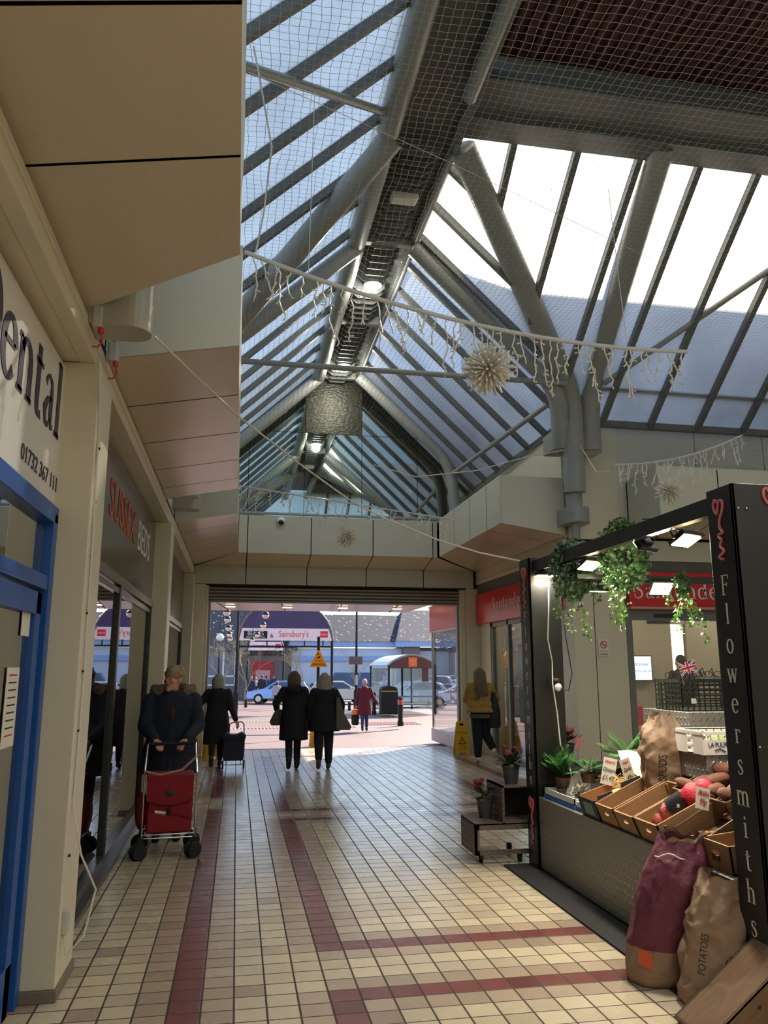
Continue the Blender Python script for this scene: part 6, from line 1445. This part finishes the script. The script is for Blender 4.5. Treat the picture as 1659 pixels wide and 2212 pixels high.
# white tray with succulents
T = thing('plant_tray', 'white tray with a blue rim at the far end of the counter', 'tray', (2.66, 6.12, .6))
P(T, 'tray', MB().box((2.65, 6.1, .63), (3.1, 6.72, .64)).box((2.65, 6.1, .63), (2.66, 6.72, .685)).box((2.65, 6.1, .63), (3.1, 6.11, .685)).box((2.65, 6.71, .63), (3.1, 6.72, .685)), WHITE, w=True)
P(T, 'blue_base', MB().box((2.645, 6.095, .6), (3.1, 6.725, .635)), M('blue_tray', (44, 110, 176), .5), w=True)
P(T, 'printed_side', MB().add([(2.78, 6.72, .685), (3.1, 6.72, .685), (3.1, 6.72, .9)], [(0, 1, 2)]), WHITE, w=True)
T = thing('plant_tray', 'second low white and blue tray between the first tray and the black box', 'tray', (2.66, 5.95, .6))
P(T, 'tray', MB().box((2.66, 5.93, .63), (3.0, 6.08, .67)), WHITE, w=True); P(T, 'blue_base', MB().box((2.655, 5.925, .6), (3.0, 6.085, .632)), M('blue_tray', (44, 110, 176), .5), w=True)
def leafpoly(mb, p, d, up, l, w_, mi=0, fold=.15, n=5):
    d = V(d).normalized(); s_ = d.cross(V(up)); s_ = s_.normalized() if s_.length > 1e-4 else V((1, 0, 0)); u = s_.cross(d)
    prof = [(0, .1), (.3, .8), (.55, 1), (.8, .6), (1, 0)]
    for sg in (-1, 1):
        pts = [p + d * l * t + u * (-.25 * l * t * t) for t, k in prof]; ed = [p + d * l * t + s_ * sg * w_ * k + u * (fold * w_ * k - .25 * l * t * t) for t, k in prof]
        b = len(mb.v); mb.v += pts + ed
        for i in range(len(prof) - 1): mb.f.append((b + i, b + i + 1, b + 5 + i + 1, b + 5 + i)); mb.m.append(mi)
def potted(kind, lab, loc, h, r, leafmat, flower=None, nl=40, rr=.1, seed=0, grp=None):
    T = thing(kind, lab, 'potted plant', loc, group=grp); rnd = random.Random(seed)
    P(T, 'pot', MB().lathe([(r * .72, 0), (r, h), (r * 1.08, h), (r * 1.08, h + .015), (r * .95, h + .012), (r * .9, h - .01)], n=20), POT, smooth='auto')
    mb = MB(); st = MB()
    for i in range(nl):
        a = rnd.uniform(0, 6.3); e = rnd.uniform(.2, 1.3); d = V((cos(a) * cos(e), sin(a) * cos(e), sin(e))); p = V((0, 0, h)) + d * rnd.uniform(.2, 1) * rr
        leafpoly(mb, p, d + V((0, 0, rnd.uniform(-.4, .3))), (0, 0, 1), rr * .5, rr * .16); 
        if i % 3 == 0: st.tube([V((0, 0, h)), p], .002, 4)
    P(T, 'foliage', mb, leafmat, fixn=False); P(T, 'stems', st, STEMM)
    if flower:
        for k in range(flower[1]):
            a = rnd.uniform(0, 6.3); c = V((rr * .6 * cos(a), rr * .6 * sin(a), h + rr * rnd.uniform(.9, 1.5)))
            P(T, 'flower_head', MB().ell(c, rr * (.24 - .03 * k), 22, 14, fn=lambda d: 1 + .45 * noise.noise(V(d) * 6)), flower[0], smooth=True); 
            st2 = MB().tube([V((0, 0, h)), c], .003, 5); P(T, 'flower_stem', st2, STEMM)
    return T
DKL = M('dark_leaf', (52, 66, 44), .6, var=.5, sc=20); SUC = M('succulent_leaf', (104, 100, 84), .5, var=.4, sc=20); CRIM = M('crimson_flower', (116, 30, 48), .8, var=.5, sc=60)
potted('potted_succulent', 'small grey-green succulent at the near end of the white tray', (2.76, 6.24, .64), .04, .04, SUC, None, 46, .075, 1)
potted('potted_succulent', 'small spiky succulent in the middle of the white tray', (2.86, 6.4, .64), .04, .04, SUC, None, 46, .075, 2)
potted('potted_succulent', 'small dark succulent at the far end of the white tray', (2.76, 6.6, .64), .04, .04, DKL, None, 46, .065, 3)
potted('potted_plant', 'grey pot with crimson flowers on the low tread plate step', (2.3, 7.32, .34), .16, .075, DKL, (CRIM, 4), 60, .12, 4)
potted('potted_plant', 'grey pot of dark foliage on the higher tread plate step', (2.52, 7.2, .655), .15, .08, DKL, (CRIM, 4), 90, .13, 5)
potted('potted_plant', 'grey pot with reddish leaves and a plant label on the stall shelf', (3.0, 7.05, .86), .14, .08, M('reddish_leaf', (110, 64, 62), .6, var=.5, sc=20), None, 60, .14, 6)
one('plant_label', MB().cbox((3.06, 6.9, 1.03), (.05, .006, .1), rot=(0, .25, 0)), M('plant_label', (196, 120, 110), .5, var=.5, sc=30), 'small printed label hanging on the reddish-leaved plant', 'label', (3.06, 6.9, 1.03))
# ferns
def fern(lab, loc, n, L, seed, mat=FERN, rz=0, up=.8):
    T = thing('potted_fern', lab, 'potted plant', loc, rz); rnd = random.Random(seed); mb = MB(); st = MB()
    P(T, 'pot', MB().lathe([(.05, 0), (.065, .08), (.07, .08), (.06, .07)], n=16), M('brown_pot', (92, 60, 44), .6))
    for k in range(n):
        a = 2 * pi * k / n + rnd.uniform(-.3, .3); e = rnd.uniform(up - .4, up + .4); l = L * rnd.uniform(.7, 1.1); pts = []
        for i in range(15):
            t = i / 14; pts.append(V((cos(a) * cos(e) * l * t, sin(a) * cos(e) * l * t, .08 + sin(e) * l * t - .3 * l * t * t)))
        st.tube(pts, .0025, 4)
        for i in range(1, 14):
            d = (pts[i + 1] - pts[i]).normalized() if i < 14 else d; s_ = d.cross(V((0, 0, 1))).normalized(); ll = l * .19 * sin(pi * (i + 1.2) / 16)
            for sg in (-1, 1): leafpoly(mb, pts[i], s_ * sg + d * .35, (0, 0, 1), ll, ll * .1 + .001, fold=.1); leafpoly(mb, pts[i] + (pts[min(i + 1, 14)] - pts[i]) * .5, s_ * sg + d * .35, (0, 0, 1), ll * .97, ll * .1 + .001, fold=.1)
    P(T, 'fronds', mb, mat, fixn=False); P(T, 'stems', st, STEMM); return T
fern('bright green fern with upright fronds beside the far lettered post', (2.78, 6.62, .7), 18, .38, 1, up=1.15)
fern('green fern with long arching fronds behind the price cards', (3.2, 6.25, .86), 16, .42, 2, up=.8)
fern('low green fern spilling over the far end of the tray', (2.98, 6.55, .74), 14, .26, 3, up=.7)
crate('rough wooden box behind the succulents', (3.05, 6.05, .62), L=.3, W=.35, H=.2, tilt=.3, mat=WOODD)
one('wooden_shelf', MB().box((2.9, 6.75, .76), (3.7, 7.3, .82)).box((3.0, 6.9, 0), (3.6, 7.2, .76)), BLACKM, 'dark shelf carrying the reddish-leaved plant', 'shelf', (3.3, 7.0, 0))
# cards
def card(lab, loc, w_, h_, rot, lines, mat=PAPER):
    T = thing('price_card', lab, 'price card', loc, rot=rot)
    P(T, 'card', MB().box((-w_ / 2, -.001, 0), (w_ / 2, .001, h_)), mat)
    for i, (s_, c_, z_, sz) in enumerate(lines):
        o = txt(None, 'handwriting', s_, sz, c_, (0, 0, 0), FACEY, xs=.7, shear=.3); o.parent = T; o.location = (0, -.003, z_)
card('folded white price card on the left of the pair, with red and black handwriting', (2.82, 5.87, .82), .1, .2, (-.15, .2, -.5), [('ORGANIC', REDINK, .17, .025), ('Onions', INK, .11, .045), ('£1.49', INK, .05, .055)])
card('white price card leaning right beside the paper sack, with red and black handwriting', (2.95, 5.72, .84), .1, .19, (-.1, -.25, .25), [('FRESH', REDINK, .16, .028), ('Garlic', INK, .11, .045), ('49p', INK, .05, .055)])
card('white price card with red handwriting at the corner of the dark crate', (2.86, 4.66, .84), .1, .13, (-.1, .25, .1), [('FRESH', REDINK, .095, .04), ('99p', REDINK, .045, .05)])
one('paper_card', MB().box((2.84, 6.9, 1.14), (2.93, 6.905, 1.4)), M('cream_card', (222, 206, 170), .7), 'tall blank cream card standing behind the far post', 'card', (2.88, 6.9, 1.14))
one('paper_wrap', MB().add([(3.0, 5.95, .95), (3.25, 5.9, 1.0), (3.3, 6.1, 1.06), (3.05, 6.12, 1.04), (3.1, 5.85, .86), (3.2, 5.84, .84)], [(0, 1, 2, 3), (0, 4, 5, 1)]), WHITE, 'crumpled white paper behind the price cards', 'paper', (3.1, 6, .9))
# white plastic crate
def slatcrate(kind, lab, loc, L, W, H, mat, nx, nz, rz=0):
    T = thing(kind, lab, 'crate', loc, rz); mb = MB(); t = .008
    for z in [H * k / nz for k in range(nz + 1)]:
        for y in (0, W - t): mb.box((0, y, z - .006 if z > 0 else 0), (L, y + t, z + .006))
        for x in (0, L - t): mb.box((x, 0, z - .006 if z > 0 else 0), (x + t, W, z + .006))
    for i in range(nx + 1):
        x = L * i / nx; mb.box((max(0, x - .004), 0, 0), (min(L, x + .004), t, H)); mb.box((max(0, x - .004), W - t, 0), (min(L, x + .004), W, H))
    k = max(3, int(nx * W / L))
    for i in range(k + 1):
        y = W * i / k; mb.box((0, max(0, y - .004), 0), (t, min(W, y + .004), H)); mb.box((L - t, max(0, y - .004), 0), (L, min(W, y + .004), H))
    P(T, 'lattice', mb, mat); P(T, 'base', MB().box((0, 0, 0), (L, W, t)), mat); P(T, 'rim', MB().box((-.006, -.006, H - .02), (L + .006, .008, H)).box((-.006, W - .008, H - .02), (L + .006, W + .006, H)).box((-.006, 0, H - .02), (.008, W, H)).box((L - .008, 0, H - .02), (L + .006, W, H)), mat)
    return T
WP = M('white_plastic', (224, 222, 214), .45, var=.03)
T = slatcrate('plastic_crate', 'white plastic produce crate with black lettering above the sweet potatoes', (3.12, 5.01, 1.12), .6, .34, .15, WP, 10, 3)
P(T, 'panel', MB().box((.0, -.002, 0), (.6, .002, .1)), WP); P(T, 'panel', MB().box((-.002, 0, 0), (.002, .12, .14)), WP); P(T, 'panel', MB().box((-.002, .2, 0), (.002, .34, .14)), WP)
o = txt(None, 'lettering', 'LA·PULPE', .045, INK, (0, 0, 0), FACEY, xs=.8); o.parent = T; o.location = (.11, -.005, .065)
P(T, 'swoosh', MB().tube([(.08, -.006, .03), (.12, -.006, .04), (.16, -.006, .022)], .003, 5), INK)
veg('cabbage', 'green cabbage showing at the top of the white plastic crate', (3.3, 5.12, 1.2), (.06, .06, .05), GREENL, (0, 0, 0), None)
BKP = M('black_plastic', (36, 40, 34), .5, var=.1)
T = slatcrate('plastic_crate', 'black lattice plastic crate of spectacles and a small flag on the top shelf', (3.47, 5.82, 1.36), .6, .4, .24, BKP, 12, 6)
P(T, 'white_tag', MB().box((.08, -.008, .06), (.12, -.004, .1)), WHITE)
for i in range(7):
    rnd = random.Random(i + 20); mb = MB(); c = V((3.56 + i * .06, 5.95 + rnd.uniform(-.05, .15), 1.6 + rnd.uniform(0, .05))); a = rnd.uniform(0, 3)
    for sg in (-1, 1): mb.tube([c + Matrix.Rotation(a, 3, 'Z') @ V((sg * .035 + .03 * cos(q_), 0, .025 * sin(q_))) for q_ in [2 * pi * k / 12 for k in range(13)]], .0035, 5)
    mb.tube([c + V((.06, 0, 0)), c + V((.12, .04, .05)), c + V((.16, .08, -.01))], .004, 5)
    one('spectacles', mb, BLACK, 'dark-framed spectacles heaped in the black plastic crate', 'spectacles', tuple(c), 'spectacles in the black crate')
# union flag
T = thing('small_flag', 'small union flag stuck in the corner of the black crate', 'flag', (3.48, 5.8, 1.6), rot=(0, -.25, 0), sc=.72)
fx, fz = .2, .13
P(T, 'stick', MB().tube([(0, 0, -.05), (0, 0, .2)], .003, 6), WOOD)
FB = M('flag_blue', (34, 50, 120), .7, var=0); FW = M('flag_white', (232, 232, 232), .7, var=0); FRD = M('flag_red', (206, 34, 50), .7, var=0)
P(T, 'cloth', MB().box((0, -.001, .05), (fx, .001, .05 + fz)), FB)
dg = MB(); 
for a, b_ in (((0, 0), (fx, fz)), ((0, fz), (fx, 0))): dg.beam((a[0], -.002, .05 + a[1]), (b_[0], -.002, .05 + b_[1]), .001, .026, up=(0, 0, 1))
dg.box((fx / 2 - .02, -.0033, .05), (fx / 2 + .02, -.0022, .05 + fz)).box((0, -.0035, .05 + fz / 2 - .02), (fx, -.0022, .05 + fz / 2 + .02)); P(T, 'white_crosses', dg, FW)
dr = MB()
for a, b_ in (((0, 0), (fx, fz)), ((0, fz), (fx, 0))): dr.beam((a[0], -.0027, .05 + a[1]), (b_[0], -.0027, .05 + b_[1]), .001, .009, up=(0, 0, 1))
dr.box((fx / 2 - .012, -.0048, .05), (fx / 2 + .012, -.0036, .05 + fz)).box((0, -.0045, .05 + fz / 2 - .012), (fx, -.0036, .05 + fz / 2 + .012)); P(T, 'red_crosses', dr, FRD)
# ivy baskets
def ivy(lab, loc, rx, rz_, n, strands, seed, m1, m2, name='hanging_ivy'):
    T = thing(name, lab, 'hanging plant', loc); rnd = random.Random(seed); a_, b_, st = MB(), MB(), MB()
    def leaf(mb, p, s_):
        d = V((rnd.uniform(-1, 1), rnd.uniform(-1, 1), rnd.uniform(-1.2, .2))).normalized(); u = V((rnd.uniform(-1, 1), rnd.uniform(-1, 1), rnd.uniform(-1, 1))); s2 = d.cross(u).normalized(); q = s2.cross(d)
        out = [(0, 0), (.35, .15), (.5, -.05), (.45, .35), (.62, .7), (.28, .62), (0, 1.15)]
        pts = [(x, y) for x, y in out] + [(-x, y) for x, y in reversed(out[1:-1])]
        b = len(mb.v); mb.v += [p + s2 * x * s_ + d * y * s_ + q * abs(x) * .3 * s_ for x, y in pts]; mb.v.append(p + d * .35 * s_)
        m_ = len(pts)
        for i in range(m_): mb.f.append((b + i, b + (i + 1) % m_, b + m_)); mb.m.append(0)
    for i in range(n):
        th_, ph = rnd.uniform(0, 6.3), math.acos(rnd.uniform(-1, 1)); k = rnd.uniform(.75, 1.05)
        leaf(a_, V((rx * k * sin(ph) * cos(th_), rx * k * sin(ph) * sin(th_), -rz_ * .6 + rz_ * k * cos(ph))), rnd.uniform(.022, .042))
    for (sx, sy, l) in strands:
        pts = [V((sx, sy, -rz_))]; m_ = int(l / .03)
        for i in range(m_): pts.append(pts[-1] + V((rnd.uniform(-.012, .012) + (.008 if sx > 0 else -.002), rnd.uniform(-.01, .01), -.03)))
        st.tube(pts, .0025, 4)
        for p in pts:
            for k in range(3): leaf(b_, p + V((rnd.uniform(-.03, .03), rnd.uniform(-.03, .03), 0)), rnd.uniform(.02, .034))
    P(T, 'crown_leaves', a_, m1, fixn=False); P(T, 'trailing_leaves', b_, m2, fixn=False); P(T, 'stems', st.tube([(0, 0, 0), (0, 0, -rz_ * .6)], .004, 5), STEMM)
    P(T, 'hanging_pot', MB().lathe([(rx * .3, -rz_ * .9), (rx * .45, -rz_ * .5)], n=14), BLACKM)
ivy('variegated hanging ivy nearest the far lettered post', (2.76, 6.2, 2.68), .18, .26, 900, ((-.02, 0, .42), (.05, .03, .5), (-.08, .02, .3), (.16, 0, .2), (.2, .04, .12)), 1, GREENV, M('fresh_ivy', (96, 136, 56), .5, var=.4, sc=30))
ivy('big green hanging ivy in the middle of the kiosk', (2.95, 5.62, 2.74), .19, .28, 1000, ((-.1, 0, .42), (-.04, .02, .4), (-.07, -.03, .5), (-.12, .02, .25)), 2, GREEN, M('fresh_ivy', (96, 136, 56), .5, var=.4, sc=30))
ivy('narrow trailing ivy hanging before the bank sign', (3.5, 5.75, 2.42), .06, .09, 160, ((0, 0, .36), (.02, .02, .42), (.03, -.02, .3), (-.14, 0, .12)), 3, GREEN, M('mid_ivy', (92, 136, 58), .5, var=.4, sc=30))
# tread plate steps
T = thing('display_steps', 'two-level brown tread plate display steps on castors in front of the far post', 'display stand', (2.4, 7.2, 0))
P(T, 'low_step', MB().box((2.12, 7.05, .08), (2.14, 7.5, .34)).box((2.12, 7.05, .33), (2.62, 7.5, .345)).box((2.12, 7.05, .08), (2.62, 7.07, .12)).box((2.12, 7.05, .29), (2.62, 7.07, .34)).box((2.12, 7.05, .08), (2.16, 7.07, .34)), TREADB, w=True)
P(T, 'high_step', MB().box((2.38, 7.05, .34), (2.4, 7.5, .655)).box((2.38, 7.05, .64), (2.75, 7.5, .655)).box((2.4, 7.06, .34), (2.75, 7.5, .36)), TREADB, w=True)
P(T, 'back_panel', MB().box((2.4, 7.3, .3), (2.75, 7.32, .65)), BLACKM, w=True)
for x, y in ((2.2, 7.15), (2.55, 7.12), (2.55, 7.4)): P(T, 'castor', MB().lathe([(.02, -.015), (.035, -.012), (.035, .012), (.02, .015)], n=14).xf(Matrix.Translation((x, y, .035)) @ Matrix.Rotation(pi / 2, 4, 'Y')).box((x - .02, y - .02, .05), (x + .02, y + .02, .1)), BLACKM, w=True)
# extension lead down the far post
T = thing('extension_lead', 'white extension lead with a plug hanging down the far side of the lettered post', 'cable', (2.76, 6.75, 1.6))
P(T, 'cable', MB().tube([(2.76, 6.7, 2.48), (2.74, 6.68, 2.2), (2.72, 6.68, 1.95), (2.76, 6.7, 1.75), (2.74, 6.66, 1.55), (2.78, 6.68, 1.3), (2.78, 6.64, 1.05), (2.84, 6.6, .86), (2.82, 6.5, .72), (2.78, 6.45, .66)], .006, 7), CABLEW, w=True)
P(T, 'plug', MB().ell((2.79, 6.66, 1.53), (.035, .03, .035), 10, 8), WHITE, w=True, smooth=True); P(T, 'socket', MB().ell((2.78, 6.68, 1.58), (.035, .03, .03), 10, 8), BLACKM, w=True, smooth=True)
P(T, 'black_lead', MB().tube([(2.8, 6.64, 1.52), (2.86, 6.6, 1.5), (2.9, 6.6, 1.65), (2.88, 6.65, 1.95), (2.86, 6.7, 2.4)], .005, 6), BLACKM, w=True)

# ================================================================== FESTIVE LIGHTS, CABLES, RIDGE LAMPS
WIRE = M('clear_white_wire', (226, 220, 204), .35, var=.05); TUBEM = M('clear_tube', (206, 206, 200), .2, .0, var=.05, spec=.8)
def icicle(lab, pts, seed, n, lmax, r=.017, grp=None):
    T = thing('icicle_light_bar', lab, 'festive lights', pts[0]); rnd = random.Random(seed); o0 = V(pts[0]); pts = [V(p) - o0 for p in pts]
    P(T, 'bar', MB().tube(pts, r, 8), TUBEM, smooth='auto')
    def on(t):
        k = t * (len(pts) - 1); i = min(int(k), len(pts) - 2); return pts[i].lerp(pts[i + 1], k - i)
    wr = MB(); 
    for i in range(160): p = on(i / 160); wr.tube([p + V((rnd.uniform(-.012, .012), rnd.uniform(-.012, .012), rnd.uniform(-.014, .006))), on((i + 1) / 161) + V((rnd.uniform(-.012, .012), 0, rnd.uniform(-.014, .006)))], .003, 4)
    P(T, 'wrapped_wire', wr, WIRE)
    for k in range(n):
        t = (k + rnd.uniform(.1, .9)) / n; p = on(t); mb = MB(); l = rnd.uniform(.35, 1) * lmax; q = [p]; m_ = max(3, int(l / .035)); dx = rnd.uniform(-.3, .3)
        for i in range(m_): q.append(q[-1] + V((rnd.uniform(-.018, .018) + dx * .02, rnd.uniform(-.018, .018), -.035)))
        mb.tube(q, .0055, 5)
        for i in range(1, len(q)):
            if rnd.random() < .55:
                d = V((rnd.uniform(-1, 1), rnd.uniform(-1, 1), rnd.uniform(-1, .2))).normalized() * .035; mb.tube([q[i], q[i] + d], [.0045, .0065], 5)
        P(T, 'light_strand', mb, WIRE)
def starburst(lab, c, r, n, seed, hang):
    T = thing('starburst_light', lab, 'festive lights', c); rnd = random.Random(seed); mb = MB(); tips = MB()
    for i in range(n):
        z = 1 - 2 * (i + .5) / n; a = i * 2.39996; d = V((math.sqrt(1 - z * z) * cos(a), math.sqrt(1 - z * z) * sin(a), z)); l = r * rnd.uniform(.72, 1.05)
        mb.tube([d * r * .12, d * l * .55 + V((rnd.uniform(-.01, .01), rnd.uniform(-.01, .01), 0)), d * l], r * .045, 5); tips.ell(d * l, r * .05, 6, 4)
    P(T, 'rods', mb, WIRE); bl = P(T, 'bulbs', tips, M('bulb_tip', (240, 232, 210), .2)); bl['kind'] = 'stuff'; P(T, 'hanger', MB().tube([(0, 0, 0), (0, 0, hang)], .004, 5), WIRE); P(T, 'core', MB().ell((0, 0, 0), r * .16, 10, 8), WIRE)
def sag(a, b, s, n=14): a, b = V(a), V(b); return [tuple(a.lerp(b, i / n) - V((0, 0, s * 4 * (i / n) * (1 - i / n)))) for i in range(n + 1)]
icicle('long clear bar of icicle lights sagging across the hall nearest the camera', sag((-.05, 5.3, 4.66), (3.5, 5.42, 4.21), .17), 2, 46, .5)
starburst('large white starburst light hanging from the nearest bar', (1.8, 5.38, 3.93), .2, 170, 1, .33)
icicle('sagging bar of icicle lights before the far end fascia', sag((-.05, 9.4, 3.86), (2.72, 9.4, 3.52), .0), 5, 26, .34, .01)
starburst('small starburst light hanging against the far grey fascia', (1.29, 9.45, 3.29), .155, 110, 3, .38)
icicle('icicle light bar over the side hall at the right', sag((4.3, 8.3, 4.05), (6.05, 8.35, 4.52), .1), 8, 26, .4, .01)
starburst('small starburst light hanging over the side hall', (4.98, 8.3, 3.76), .17, 110, 5, .36)
def cable(lab, pts, r=.006, m=CABLEW): return one('cable', MB().tube(pts, r, 6), m, lab, 'cable', pts[0])
cable('pale cable running from the near left sleeve down across the hall to the kiosk post', [(-.55, 4.5, 3.62), (-.06, 6.42, 3.775), (.53, 7, 3.52), (.98, 7, 3.21), (1.29, 7, 3.06), (1.8, 7, 2.87), (2.2, 7, 2.76), (2.6, 7.0, 2.69)], .008)
cable('thin loop cable joining the corner column to the far bar', [(4.85, 10.75, 4.95), (4.1, 10.6, 4.75), (3.2, 10.2, 4.4), (2.2, 9.6, 4.12), (1.6, 9.4, 4.2)], .007)
cable('white cable looping down from the column to the side hall bar', [(5.0, 10.7, 5.0), (4.7, 9.6, 4.3), (4.4, 8.6, 4.05), (4.3, 8.3, 4.05)], .007)
cable('white cable hanging down from the left glazing to the nearest bar', [(-.04, 5.2, 6.3), (.02, 5.2, 6.0), (.12, 5.25, 5.5), (.08, 5.3, 5.0), (.03, 5.3, 4.66)], .007)
cable('thin hanging wire holding the nearest bar on its left', [(.42, 5.35, 4.52), (.44, 5.35, 6.1)], .003)
cable('thin hanging wire holding the nearest bar on its right', [(2.98, 5.42, 4.24), (2.94, 5.42, 4.8), (2.9, 5.42, 5.6)], .003)
cable('thin steel wire stretched below the glazing over the nearest bar', [(-.06, 5.0, 5.9), (1.8, 6.4, 6.4), (4.9, 8.2, 6.7)], .003)
for y, l in ((11.5, 'nearer lit round lamp under the ridge'), (15.0, 'farther lit round lamp under the ridge')):
    T = thing('ridge_lamp', l, 'lamp', (1.94, y, 7.74))
    P(T, 'body', MB().lathe([(.13, .06), (.15, .0), (.12, -.02)], n=20), STEEL, smooth='auto'); P(T, 'lens', MB().ell((0, 0, -.015), (.12, .12, .03), 16, 8), M('lamp_lens', (255, 250, 235), .3, emit=(255, 246, 225), es=12.), smooth=True)
    li = bpy.data.lights.new('ridge', 'POINT'); li.energy = 30; li.shadow_soft_size = .1; li.color = (1, .93, .8); o = bpy.data.objects.new('ridge_light', li); COL.objects.link(o); o.parent = T; o.location = (0, 0, -.12)
T = thing('ridge_lamp', 'unlit oblong emergency lamp under the ridge nearest the camera', 'lamp', (1.94, 9.05, 7.7))
P(T, 'body', MB().box((-.18, -.08, 0), (.18, .08, .07)), M('grey_plastic', (190, 188, 180), .5), bevel=.015); P(T, 'lens', MB().box((-.16, -.07, -.03), (.16, .07, 0)), WHITE, bevel=.01)
T = thing('security_camera', 'small white dome security camera on the far fascia', 'camera', (.75, 15.12, 4.48))
P(T, 'mount', MB().ell((0, 0, .02), (.09, .07, .08), 14, 10), WHITE, smooth=True); P(T, 'dome', MB().ell((0, -.04, -.01), (.055, .055, .05), 14, 10), BLACK, smooth=True)
